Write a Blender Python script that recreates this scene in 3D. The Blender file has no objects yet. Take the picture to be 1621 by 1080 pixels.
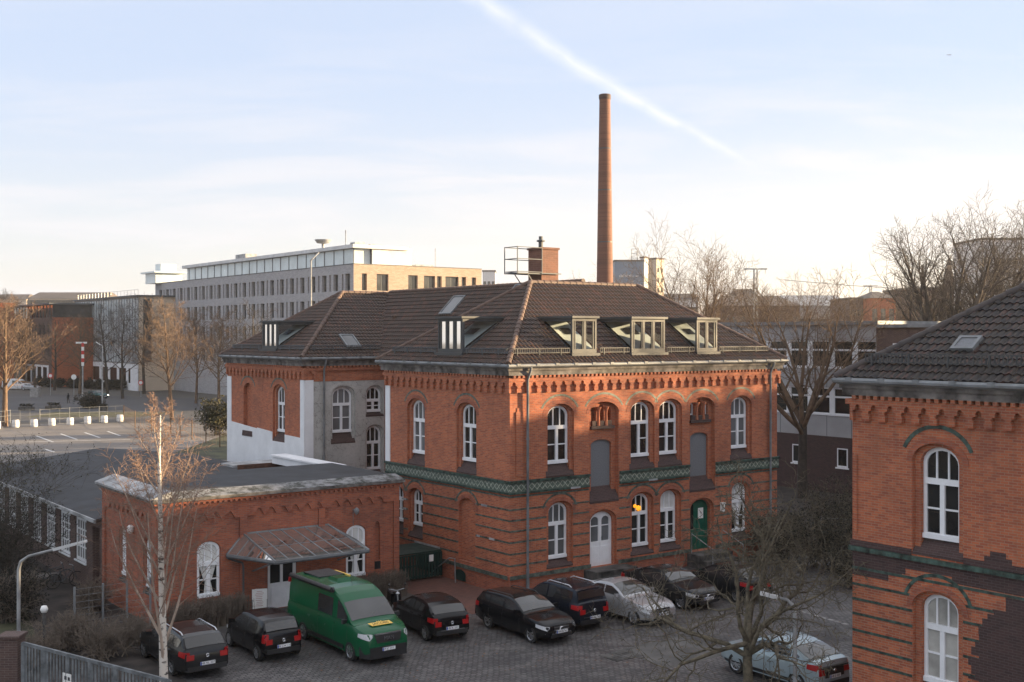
import bpy, bmesh, math, random
import numpy as np
from mathutils import Vector, Matrix
from mathutils.geometry import tessellate_polygon

SC = bpy.context.scene
COL = SC.collection
K = 1.15                      # model unit -> metres, applied to every top-level object at the end
H = 10.08                     # camera height in model units
R = math.radians
HAZE = .00015                  # scattering density of the winter air per metre

# ------------------------------------------------------------------ camera
cam_d = bpy.data.cameras.new('camera'); cam = bpy.data.objects.new('camera', cam_d); COL.objects.link(cam)
cam.location = (0, 0, H); cam.rotation_euler = (R(90), 0, 0)
cam_d.sensor_width = 36; cam_d.lens = 1840/1621*36
cam_d.shift_y = -9/1621
cam_d.clip_start = 0.5; cam_d.clip_end = 9000
SC.camera = cam

# ------------------------------------------------------------------ light
SUN_AZ = R(78.0)              # clockwise from +Y
SUN_EL = R(8.0)
SC.view_settings.view_transform = 'Standard'; SC.view_settings.look = 'None'
SC.view_settings.exposure = 1.95; SC.view_settings.gamma = 1
sl = bpy.data.lights.new('sun', 'SUN'); sl.energy = 5.0; sl.angle = R(0.5); sl.color = (1, .74, .43)
so = bpy.data.objects.new('sun', sl); COL.objects.link(so)
sdir = Vector((math.sin(SUN_AZ)*math.cos(SUN_EL), math.cos(SUN_AZ)*math.cos(SUN_EL), math.sin(SUN_EL)))
so.rotation_euler = sdir.to_track_quat('Z', 'Y').to_euler()
so.location = (60, 20, 60)

W = bpy.data.worlds.new('World'); SC.world = W; W.use_nodes = True
nt = W.node_tree; N = nt.nodes; L = nt.links
bg = N['Background']; bg.inputs['Strength'].default_value = 0.105
sky = N.new('ShaderNodeTexSky'); sky.sky_type = 'NISHITA'; sky.sun_disc = False
sky.sun_elevation = SUN_EL; sky.sun_rotation = SUN_AZ
sky.altitude = 0; sky.air_density = 1.0; sky.dust_density = 0.6; sky.ozone_density = 2.0
# thin winter cloud veil: everything below is a function of the sky direction only
tc = N.new('ShaderNodeTexCoord')
def nmath(op, a, b=None, clamp=False):
    n = N.new('ShaderNodeMath'); n.operation = op; n.use_clamp = clamp
    for i, x in enumerate((a, b)):
        if x is None: continue
        if hasattr(x, 'is_linked') or hasattr(x, 'links'): L.new(x, n.inputs[i])
        else: n.inputs[i].default_value = x
    return n.outputs[0]
def nmap(v, a, b, c, d):
    n = N.new('ShaderNodeMapRange'); n.clamp = True; n.interpolation_type = 'SMOOTHSTEP'
    L.new(v, n.inputs[0])
    for i, x in enumerate((a, b, c, d)): n.inputs[i+1].default_value = x
    return n.outputs[0]
sep = N.new('ShaderNodeSeparateXYZ'); L.new(tc.outputs['Generated'], sep.inputs[0])
sx, sy, sz = sep.outputs
tx = nmath('DIVIDE', sx, nmath('MAXIMUM', sy, .05))     # tangent azimuth
tz = nmath('DIVIDE', sz, nmath('MAXIMUM', sy, .05))     # tangent elevation
comb = N.new('ShaderNodeCombineXYZ')
L.new(nmath('MULTIPLY', tx, 1.6), comb.inputs[0]); L.new(nmath('MULTIPLY', tz, 13.0), comb.inputs[1])
nz = N.new('ShaderNodeTexNoise'); nz.inputs['Scale'].default_value = 2.2; nz.inputs['Detail'].default_value = 7
nz.inputs['Roughness'].default_value = .55; nz.inputs['Distortion'].default_value = .5
L.new(comb.outputs[0], nz.inputs['Vector'])
veil = nmap(nz.outputs[0], .42, .66, 0, 1)
low = nmap(tz, .05, .27, 1.0, .12)
cl = nmath('MULTIPLY', nmath('MULTIPLY', veil, low), .75)
# condensation trail
dx = nmath('SUBTRACT', tx, .068)
wob = N.new('ShaderNodeTexNoise'); wob.inputs['Scale'].default_value = 26; wob.inputs['Detail'].default_value = 5
L.new(tc.outputs['Generated'], wob.inputs['Vector'])
curve = nmath('ADD', nmath('MULTIPLY', dx, -.62), .226)
curve = nmath('ADD', curve, nmath('MULTIPLY', nmath('MULTIPLY', dx, dx), .42))
dist = nmath('ABSOLUTE', nmath('SUBTRACT', nmath('ADD', tz, nmath('MULTIPLY', nmath('SUBTRACT', wob.outputs[0], .5), .009)), curve))
wid = nmap(dx, -.12, .14, .016, .007)
tr = nmath('SUBTRACT', 1.0, nmath('DIVIDE', dist, wid), True)
tr = nmath('POWER', tr, 1.4)
tr = nmath('MULTIPLY', tr, nmap(dx, .10, .145, 1, 0))
tr = nmath('MULTIPLY', tr, nmap(sy, 0, .1, 0, 1))
trail = nmath('MULTIPLY', nmath('MULTIPLY', tr, nmap(wob.outputs[0], .25, .6, .10, 1)), .44)
def cmix(f, a_, b_):
    n = N.new('ShaderNodeMix'); n.data_type = 'RGBA'
    for i, x in ((0, f), (6, a_), (7, b_)):
        if isinstance(x, tuple): n.inputs[i].default_value = (*x, 1)
        elif isinstance(x, float): n.inputs[i].default_value = x
        else: L.new(x, n.inputs[i])
    return n.outputs[2]
right = nmap(tx, -.45, .5, 0, 1)
horizon = cmix(right, (2.28, 2.19, 2.2), (3.1, 2.68, 2.35))
zenith = (1.70, 1.92, 2.42)
hzn = cmix(nmap(sz, .0, .24, 0, 1), horizon, zenith)
hzn = cmix(nmap(sz, .33, .60, 0, 1), hzn, (2.9, 2.9, 3.05))     # bright overhead band added out of view to lift the ambient light
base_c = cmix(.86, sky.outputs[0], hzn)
cloudc = cmix(right, (2.4, 2.36, 2.45), (2.9, 2.65, 2.5))
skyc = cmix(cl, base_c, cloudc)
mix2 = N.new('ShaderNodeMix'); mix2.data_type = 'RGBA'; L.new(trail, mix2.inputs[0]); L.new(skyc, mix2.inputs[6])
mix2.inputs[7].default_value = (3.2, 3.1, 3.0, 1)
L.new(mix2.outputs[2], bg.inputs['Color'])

# ------------------------------------------------------------------ site grid
TH = math.atan2(.6, .8)
C0 = Vector((-0.086, 45.0, 0))
def g2w(u, v, z=0): return Vector((C0.x+.8*u-.6*v, C0.y+.6*u+.8*v, z))
def w2g(x, y):
    a, b = x-C0.x, y-C0.y
    return (.8*a+.6*b, -.6*a+.8*b)
def gp(px, py, z=0):          # ground point under a pixel of the photograph (used for measuring positions)
    d = (H-z)*1840/(py-531); return ((px-810.5)/1840*d, d)

# ------------------------------------------------------------------ materials
MATS = {}
def newmat(name):
    m = bpy.data.materials.new(name); m.use_nodes = True; MATS[name] = m
    t = m.node_tree; return m, t, t.nodes, t.links, t.nodes['Principled BSDF']
def mixn(t, f, a, b, mode='MIX'):
    n = t.nodes.new('ShaderNodeMix'); n.data_type = 'RGBA'; n.blend_type = mode
    for i, x in ((0, f), (6, a), (7, b)):
        if isinstance(x, (int, float)): n.inputs[i].default_value = x
        elif isinstance(x, tuple): n.inputs[i].default_value = (*x, 1) if len(x) == 3 else x
        else: t.links.new(x, n.inputs[i])
    return n.outputs[2]
def noise(t, scale, detail=4, coord='Object', rough=.55, vec=None, dist=0):
    n = t.nodes.new('ShaderNodeTexNoise'); n.inputs['Scale'].default_value = scale
    n.inputs['Detail'].default_value = detail; n.inputs['Roughness'].default_value = rough; n.inputs['Distortion'].default_value = dist
    if vec is None:
        c = t.nodes.new('ShaderNodeTexCoord'); vec = c.outputs[coord]
    t.links.new(vec, n.inputs['Vector']); return n.outputs[0]
def ramp(t, v, a, b, c=0., d=1.):
    n = t.nodes.new('ShaderNodeMapRange'); t.links.new(v, n.inputs[0])
    for i, x in enumerate((a, b, c, d)): n.inputs[i+1].default_value = x
    return n.outputs[0]
def bump(t, b, h, s=.3, d=.02):
    n = t.nodes.new('ShaderNodeBump'); n.inputs['Strength'].default_value = s; n.inputs['Distance'].default_value = d
    t.links.new(h, n.inputs['Height']); t.links.new(n.outputs[0], b.inputs['Normal'])
def plain(name, c, rough=.6, metal=0, var=.18, scale=3., coat=0, spec=.5):
    m, t, n, l, b = newmat(name)
    v = noise(t, scale, 5)
    c2 = tuple(x*(1-var*1.6) for x in c); c1 = tuple(min(1, x*(1+var)) for x in c)
    l.new(mixn(t, ramp(t, v, .3, .7), c2, c1), b.inputs['Base Color'])
    l.new(ramp(t, v, .3, .7, max(0, rough-.08), min(1, rough+.08)), b.inputs['Roughness'])
    b.inputs['Metallic'].default_value = metal; b.inputs['Coat Weight'].default_value = coat
    b.inputs['Coat Roughness'].default_value = .04; b.inputs['Specular IOR Level'].default_value = spec
    return m
def uvn(t):
    n = t.nodes.new('ShaderNodeUVMap'); n.uv_map = 'UVMap'; return n.outputs[0]
def brick(name, c1, c2, mortar, bw=.21, rh=.066, ms=.0075, weather=.35, dirt=(.06, .04, .035)):
    m, t, n, l, b = newmat(name)
    uv = uvn(t)
    br = n.new('ShaderNodeTexBrick'); l.new(uv, br.inputs['Vector'])
    br.inputs['Scale'].default_value = 1; br.inputs['Brick Width'].default_value = bw; br.inputs['Row Height'].default_value = rh
    br.inputs['Mortar Size'].default_value = ms; br.inputs['Mortar Smooth'].default_value = .3; br.inputs['Bias'].default_value = -.1
    br.inputs['Color1'].default_value = (*c1, 1); br.inputs['Color2'].default_value = (*c2, 1); br.inputs['Mortar'].default_value = (*mortar, 1)
    big = noise(t, .55, 6, vec=uv); fine = noise(t, 5.5, 4, vec=uv, rough=.7)
    st = n.new('ShaderNodeMapping'); st.inputs['Scale'].default_value = (3.0, .35, 1); l.new(uv, st.inputs[0])
    streak = noise(t, 1.3, 5, vec=st.outputs[0])
    c = mixn(t, ramp(t, fine, .25, .75, .0, .5), br.outputs['Color'], mixn(t, 1.0, br.outputs['Color'], (.62, .5, .48), 'MULTIPLY'))
    c = mixn(t, ramp(t, big, .5, .78, 0, weather), c, dirt)
    c = mixn(t, ramp(t, streak, .55, .8, 0, weather*.8), c, dirt)
    pale = noise(t, 1.9, 6, vec=uv, rough=.7)
    c = mixn(t, ramp(t, pale, .58, .8, 0, weather), c, tuple(min(1, x*1.15+.07) for x in c1))
    l.new(c, b.inputs['Base Color']); b.inputs['Roughness'].default_value = .85
    inv = n.new('ShaderNodeMath'); inv.operation = 'SUBTRACT'; inv.inputs[0].default_value = 1; l.new(br.outputs['Fac'], inv.inputs[1])
    ad = n.new('ShaderNodeMath'); ad.operation = 'ADD'; l.new(inv.outputs[0], ad.inputs[0]); l.new(fine, ad.inputs[1])
    bump(t, b, ad.outputs[0], .5, .012)
    return m
brick('brick_red', (.52, .150, .064), (.31, .080, .044), (.37, .25, .17), weather=.46)
brick('brick_red_old', (.43, .120, .056), (.25, .067, .040), (.26, .17, .13), weather=.5)
brick('brick_brown', (.075, .040, .038), (.045, .026, .026), (.10, .08, .075), weather=.3)
brick('brick_dull', (.12, .075, .062), (.085, .055, .05), (.16, .13, .12), weather=.3)
brick('brick_grey', (.43, .435, .45), (.33, .335, .35), (.38, .38, .39), bw=.5, rh=.16, ms=.015, weather=.15, dirt=(.2, .18, .17))
brick('brick_tan', (.44, .35, .28), (.34, .26, .20), (.3, .25, .2), bw=.5, rh=.16, ms=.015, weather=.15, dirt=(.2, .15, .12))  # warm copy of the grey brick, sunlight tint put into the colour
brick('brick_orange', (.42, .12, .05), (.32, .085, .035), (.3, .16, .1), bw=.4, rh=.12, weather=.3)
brick('chimney_brick', (.22, .100, .068), (.15, .070, .050), (.22, .13, .1), bw=.3, rh=.1, weather=.4)
plain('green_brick', (.045, .082, .068), .4, var=.6, scale=6)
plain('green_grey_brick', (.095, .115, .095), .5, var=.5, scale=5)
plain('white_frame', (.80, .81, .83), .4, var=.05)
plain('white_paint', (.76, .77, .79), .6, var=.06, scale=1.2)
plain('zinc', (.20, .212, .222), .6, .15, var=.25, scale=2)
plain('zinc_dark', (.085, .095, .105), .6, .15, var=.2)
plain('gate_grey', (.17, .185, .195), .6, .1, var=.35, scale=4)
plain('dormer_grey', (.06, .063, .066), .6, .1, var=.15)
plain('guard_grey', (.065, .068, .07), .6, .2, var=.2)
plain('steel', (.35, .36, .37), .45, .8)
plain('lead_grey', (.34, .345, .35), .7, 0, var=.35, scale=1.4)
plain('lead_grey_mossy', (.25, .25, .25), .8, 0, var=.85, scale=2.6)
plain('panel_grey', (.17, .18, .195), .7, var=.15, scale=20)
plain('stone_dark', (.085, .08, .075), .85, var=.6, scale=2.5)
plain('cornice_dark', (.15, .135, .125), .85, var=.65, scale=2.2)
plain('door_green', (.012, .10, .065), .35)
plain('lattice_green', (.007, .032, .026), .5)
plain('bitumen', (.040, .042, .048), .9, var=.35, scale=1.1)
plain('black_plastic', (.018, .018, .02), .5)
plain('tyre', (.015, .015, .015), .85)
plain('alloy', (.55, .56, .58), .3, .9)
plain('chrome', (.75, .76, .78), .15, 1)
plain('concrete_white', (.62, .62, .62), .8, var=.12, scale=1)
plain('concrete', (.30, .29, .28), .85, var=.2)
plain('facade_panel', (.36, .36, .37), .75, var=.1, scale=.6)
plain('tower_white', (.68, .66, .65), .8, var=.08, scale=.1)
plain('teal_glazing', (.62, .70, .72), .2, var=.12, scale=.3)
plain('facade_teal', (.40, .45, .47), .3, var=.35, scale=.25)  # pale diffuse teal stands in for sky reflected in the glass front
plain('facade_sun_cream', (.62, .50, .38), .8, var=.08, scale=.3)  # cream stands in for sunlight on the glass block's end wall
plain('tower_beige', (.55, .45, .36), .8, var=.08, scale=.1)
plain('billboard_blue', (.16, .21, .28), .6, var=.1, scale=.5)
plain('roof_far', (.12, .10, .09), .85, var=.2, scale=.1)
plain('bark_dark', (.050, .041, .034), .9, var=.4)
plain('bark_moss', (.125, .105, .072), .9, var=.45, scale=6)
plain('bark_brown', (.15, .098, .062), .9, var=.35)
plain('bark_grey', (.12, .095, .075), .9, var=.35)
plain('twig_pale', (.40, .31, .25), .8, var=.25)
plain('bark_russet', (.155, .10, .066), .9, var=.35)
plain('twig_red', (.22, .138, .10), .85, var=.2)
plain('twig_dry', (.15, .12, .095), .9, var=.3)
plain('leaf_dry', (.22, .095, .03), .8, var=.5, scale=1)
plain('leaf_dark', (.011, .013, .008), .8, var=.5, scale=1)
plain('leaf_olive', (.055, .050, .019), .8, var=.5, scale=1)
plain('yard_pad', (.105, .10, .095), .85, var=.3, scale=1.5)
plain('grass', (.055, .056, .026), .95, var=.5, scale=.7)
plain('soil', (.042, .034, .030), .95, var=.55, scale=1.3)
plain('cloth_dark', (.02, .02, .024), .9)
plain('skin', (.45, .28, .2), .6)
plain('sign_white', (.78, .77, .74), .6, var=.04)
plain('sign_red', (.55, .03, .03), .5)
plain('sign_yellow', (.80, .52, .10), .5, var=.05)
plain('lettering', (.10, .045, .02), .6)
plain('letter_white', (.78, .78, .78), .4)
plain('letter_dark', (.03, .03, .035), .6)
plain('letter_red', (.35, .06, .04), .6)
plain('plate_white', (.75, .76, .78), .4, var=.03)
plain('plate_blue', (.03, .08, .5), .4)
plain('curtain', (.62, .62, .60), .8, var=.1)
plain('blind', (.38, .37, .34), .7, var=.3, scale=1.2)
plain('interior_wall', (.75, .75, .70), .8, var=.05)
plain('orange_stuff', (.6, .22, .03), .7)
plain('brown_wood', (.10, .045, .028), .7, var=.3)
plain('kerb_stone', (.26, .255, .25), .8, var=.3)
plain('marking', (.55, .55, .54), .7, var=.2)
plain('globe_white', (.8, .8, .78), .3, var=.03)

def stucco():
    m, t, n, l, b = newmat('stucco_grey')
    uv = uvn(t)
    a = noise(t, .9, 6, vec=uv, rough=.65); f = noise(t, 9, 5, vec=uv, rough=.7)
    vo = n.new('ShaderNodeTexVoronoi'); vo.feature = 'DISTANCE_TO_EDGE'; vo.inputs['Scale'].default_value = 2.1
    mp = n.new('ShaderNodeMapping'); l.new(uv, mp.inputs[0])
    nd = n.new('ShaderNodeTexNoise'); nd.inputs['Scale'].default_value = 1.7; nd.inputs['Detail'].default_value = 5; l.new(uv, nd.inputs['Vector'])
    va = n.new('ShaderNodeVectorMath'); va.operation = 'ADD'; l.new(uv, va.inputs[0]); l.new(nd.outputs[1], va.inputs[1]); l.new(va.outputs[0], vo.inputs['Vector'])
    c = mixn(t, ramp(t, a, .3, .75), (.50, .49, .465), (.34, .335, .32))
    c = mixn(t, ramp(t, f, .5, .8, 0, .6), c, (.22, .21, .2))
    vine = n.new('ShaderNodeMath'); vine.operation = 'MULTIPLY'
    l.new(ramp(t, vo.outputs[0], .0, .03, 1, 0), vine.inputs[0]); l.new(ramp(t, a, .42, .55, 0, .8), vine.inputs[1])
    c = mixn(t, vine.outputs[0], c, (.12, .11, .1))
    l.new(c, b.inputs['Base Color']); b.inputs['Roughness'].default_value = .9
    bump(t, b, f, .3, .02)
stucco()
def lattice_band():
    m, t, n, l, b = newmat('tile_frieze')
    uv = uvn(t); s = n.new('ShaderNodeSeparateXYZ'); l.new(uv, s.inputs[0])
    def mth(op, a, c=None):
        k = n.new('ShaderNodeMath'); k.operation = op
        for i, x in enumerate((a, c)):
            if x is None: continue
            if isinstance(x, (int, float)): k.inputs[i].default_value = x
            else: l.new(x, k.inputs[i])
        return k.outputs[0]
    p = .26
    def diag(sign):
        q = mth('ADD', s.outputs[0], mth('MULTIPLY', s.outputs[1], sign))
        fr = mth('FRACT', mth('DIVIDE', q, p)); return mth('ABSOLUTE', mth('SUBTRACT', fr, .5))
    d = mth('MINIMUM', diag(1.0), diag(-1.0))
    f = noise(t, 7, 4, vec=uv)
    line = mth('MULTIPLY', ramp(t, d, .05, .12, 1, 0), ramp(t, f, .3, .6, .25, 1))
    zin = mth('MULTIPLY', ramp(t, s.outputs[1], 4.0, 4.04), ramp(t, s.outputs[1], 4.27, 4.31, 1, 0))
    c = mixn(t, ramp(t, f, .3, .7), (.035, .062, .048), (.15, .19, .155))
    c = mixn(t, mth('MULTIPLY', line, zin), c, (.42, .45, .38))
    l.new(c, b.inputs['Base Color']); b.inputs['Roughness'].default_value = .35
    bump(t, b, line, .3, .02)
lattice_band()
def tilemat(name, c1, c2, c3, tw=.2, th=.3):
    m, t, n, l, b = newmat(name)
    uv = uvn(t); s = n.new('ShaderNodeSeparateXYZ'); l.new(uv, s.inputs[0])
    def fl(o, k):
        d = n.new('ShaderNodeMath'); d.operation = 'DIVIDE'; l.new(o, d.inputs[0]); d.inputs[1].default_value = k
        e = n.new('ShaderNodeMath'); e.operation = 'FLOOR'; l.new(d.outputs[0], e.inputs[0]); return e.outputs[0]
    c = n.new('ShaderNodeCombineXYZ'); l.new(fl(s.outputs[0], tw), c.inputs[0]); l.new(fl(s.outputs[1], th), c.inputs[1])
    wn = n.new('ShaderNodeTexWhiteNoise'); wn.noise_dimensions = '2D'; l.new(c.outputs[0], wn.inputs['Vector'])
    big = noise(t, .5, 5, vec=uv)
    col = mixn(t, ramp(t, wn.outputs[0], .1, .9), c1, c2)
    col = mixn(t, ramp(t, wn.outputs[0], .80, .92, 0, .85), col, c3)
    col = mixn(t, ramp(t, big, .5, .75, 0, .55), col, tuple(x*.45 for x in c1))
    moss = noise(t, 2.6, 6, vec=uv, rough=.7)
    col = mixn(t, ramp(t, moss, .60, .78, 0, .5), col, (.050, .052, .04))
    l.new(col, b.inputs['Base Color']); b.inputs['Roughness'].default_value = .62
    bump(t, b, noise(t, 14, 4, vec=uv), .3, .01)
tilemat('roof_tile', (.028, .0155, .012), (.046, .025, .018), (.095, .036, .022))
tilemat('roof_tile_black', (.014, .0125, .013), (.027, .021, .020), (.065, .029, .023))
plain('ridge_tile', (.12, .075, .058), .7, var=.3, scale=4)
plain('ridge_tile_dark', (.06, .048, .046), .7, var=.3, scale=4)

def glass(name, tint=.02, rough=.03, refl=1.0):
    m, t, n, l, b = newmat(name)
    w = noise(t, .35, 2)
    l.new(mixn(t, ramp(t, w, .35, .65), (tint*.5,)*3, (tint*1.6, tint*1.7, tint*1.8)), b.inputs['Base Color'])
    b.inputs['Roughness'].default_value = rough; b.inputs['IOR'].default_value = 1.5; b.inputs['Specular IOR Level'].default_value = .5*refl
    bump(t, b, noise(t, 1.1, 2), .06, .02)
glass('facade_glass_light', .30, .06, 1.6); glass('window_glass', .018); glass('window_glass_pale', .10); glass('car_glass', .035, .04, 1.8); glass('facade_glass', .05, .05, 1.6)
def clear_glass(name, tr=(.75, .8, .82), k=.35, dirt=0.):
    m, t, n, l, b = newmat(name)
    out = n['Material Output']; tr_ = n.new('ShaderNodeBsdfTransparent'); tr_.inputs[0].default_value = (*tr, 1)
    gl = n.new('ShaderNodeBsdfGlossy'); gl.inputs['Roughness'].default_value = .04; gl.inputs[0].default_value = (.9, .9, .9, 1)
    fr = n.new('ShaderNodeFresnel'); fr.inputs[0].default_value = 1.5
    ad = n.new('ShaderNodeMath'); ad.operation = 'MULTIPLY_ADD'; l.new(fr.outputs[0], ad.inputs[0]); ad.inputs[1].default_value = 1.6; ad.inputs[2].default_value = k*.1
    ad.use_clamp = True
    mx = n.new('ShaderNodeMixShader'); l.new(ad.outputs[0], mx.inputs[0]); l.new(tr_.outputs[0], mx.inputs[1]); l.new(gl.outputs[0], mx.inputs[2])
    if dirt:
        df = n.new('ShaderNodeBsdfDiffuse'); df.inputs[0].default_value = (.17, .165, .155, 1); m2 = n.new('ShaderNodeMixShader')
        l.new(ramp(t, noise(t, 1.4, 5), .3, .7, dirt-.2, dirt+.2), m2.inputs[0]); l.new(mx.outputs[0], m2.inputs[1]); l.new(df.outputs[0], m2.inputs[2]); mx = m2
    l.new(mx.outputs[0], out.inputs[0]); n.remove(b)
clear_glass('clear_glass'); clear_glass('canopy_glass', (.50, .50, .48), .6, .38); clear_glass('tinted_clear', (.38, .42, .42), .5)
def emit(name, c, s):
    m, t, n, l, b = newmat(name); b.inputs['Base Color'].default_value = (*c, 1)
    b.inputs['Emission Color'].default_value = (*c, 1); b.inputs['Emission Strength'].default_value = s
emit('lamp_warm', (1, .38, .02), .30); emit('headlamp_on', (1, .9, .7), 12)
def paint(name, c, metal=0., rough=.16):
    m, t, n, l, b = newmat(name)
    f = noise(t, 1.6, 4)
    l.new(mixn(t, ramp(t, f, .35, .7, 0, .35), c, tuple(x*.7+.012 for x in c)), b.inputs['Base Color'])
    l.new(ramp(t, f, .3, .7, rough-.05, rough+.12), b.inputs['Roughness'])
    b.inputs['Metallic'].default_value = metal
    b.inputs['Coat Weight'].default_value = .12; b.inputs['Coat Roughness'].default_value = .03; b.inputs['Specular IOR Level'].default_value = .3
paint('paint_black', (.004, .0045, .006)); paint('paint_blackred', (.010, .005, .005)); paint('paint_darkgrey', (.020, .021, .023), .3)
paint('paint_navy', (.010, .014, .023), .3); paint('paint_silver', (.42, .42, .43), .4); paint('paint_green', (.004, .088, .035))
paint('paint_iceblue', (.38, .46, .49), .3); paint('paint_white', (.7, .7, .7)); paint('paint_teal', (.04, .10, .10), .3)
def lens(name, c, r=.12):
    m, t, n, l, b = newmat(name); f = noise(t, 16, 2)
    l.new(mixn(t, f, tuple(x*.6 for x in c), c), b.inputs['Base Color']); b.inputs['Roughness'].default_value = r; b.inputs['Specular IOR Level'].default_value = .3
    b.inputs['Coat Weight'].default_value = 0
lens('lens_red', (.42, .008, .010), .3); lens('lens_clear', (.62, .63, .65))
def cobble():
    m, t, n, l, b = newmat('cobbles')
    uv = uvn(t)
    nd = n.new('ShaderNodeTexNoise'); nd.inputs['Scale'].default_value = .5; nd.inputs['Detail'].default_value = 2; l.new(uv, nd.inputs['Vector'])
    sc = n.new('ShaderNodeVectorMath'); sc.operation = 'SCALE'; sc.inputs['Scale'].default_value = .25; l.new(nd.outputs[1], sc.inputs[0])
    va = n.new('ShaderNodeVectorMath'); va.operation = 'ADD'; l.new(uv, va.inputs[0]); l.new(sc.outputs[0], va.inputs[1])
    br = n.new('ShaderNodeTexBrick'); l.new(va.outputs[0], br.inputs['Vector'])
    br.inputs['Scale'].default_value = 1; br.inputs['Brick Width'].default_value = .21; br.inputs['Row Height'].default_value = .135
    br.inputs['Mortar Size'].default_value = .022; br.inputs['Mortar Smooth'].default_value = .5
    br.inputs['Color1'].default_value = (.17, .162, .16, 1); br.inputs['Color2'].default_value = (.065, .060, .062, 1); br.inputs['Mortar'].default_value = (.018, .017, .017, 1)
    big = noise(t, .23, 6, vec=uv, rough=.65); f = noise(t, 7, 3, vec=uv)
    med = noise(t, 1.1, 6, vec=uv, rough=.7)
    c = mixn(t, ramp(t, big, .38, .62, 0, .72), br.outputs[0], (.035, .034, .036))
    c = mixn(t, ramp(t, med, .52, .74, 0, .55), c, (.19, .18, .17)); c = mixn(t, ramp(t, med, .48, .3, 0, .6), c, (.03, .028, .028))
    c = mixn(t, ramp(t, f, .55, .8, 0, .4), c, (.17, .165, .16))
    l.new(c, b.inputs['Base Color']); l.new(ramp(t, big, .35, .65, .42, .8), b.inputs['Roughness'])
    inv = n.new('ShaderNodeMath'); inv.operation = 'SUBTRACT'; inv.inputs[0].default_value = 1; l.new(br.outputs['Fac'], inv.inputs[1])
    bump(t, b, inv.outputs[0], .8, .03)
cobble()
def asphalt(name, c, k=1.):
    m, t, n, l, b = newmat(name)
    a = noise(t, .12, 7, rough=.65); f = noise(t, 3, 5, rough=.7)
    col = mixn(t, ramp(t, a, .3, .7), tuple(x*.7 for x in c), tuple(x*1.25 for x in c))
    col = mixn(t, ramp(t, f, .45, .75, 0, .4), col, tuple(x*.6 for x in c))
    l.new(col, b.inputs['Base Color']); b.inputs['Roughness'].default_value = .85; bump(t, b, f, .3, .02)
asphalt('asphalt', (.062, .062, .066)); asphalt('asphalt_pale', (.16, .145, .135)); asphalt('ground_mix', (.075, .07, .062))
brick('red_paving', (.17, .072, .052), (.11, .05, .04), (.07, .05, .045), bw=.2, rh=.1, weather=.4)
def birchbark():
    m, t, n, l, b = newmat('birch_bark')
    c = n.new('ShaderNodeTexCoord'); mp = n.new('ShaderNodeMapping'); mp.inputs['Scale'].default_value = (4, 4, 9); l.new(c.outputs['Object'], mp.inputs[0])
    f = noise(t, 1.2, 5, vec=mp.outputs[0]); l.new(mixn(t, ramp(t, f, .54, .64), (.66, .60, .53), (.06, .05, .045)), b.inputs['Base Color']); b.inputs['Roughness'].default_value = .7
birchbark()
def weathered(name, c, d, sc):
    m, t, n, l, b = newmat(name)
    f = noise(t, sc, 7, rough=.7); l.new(mixn(t, ramp(t, f, .42, .6), c, d), b.inputs['Base Color']); b.inputs['Roughness'].default_value = .85; bump(t, b, f, .4, .03)
weathered('mossy_edge', (.24, .24, .245), (.035, .037, .03), 2.4)

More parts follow.
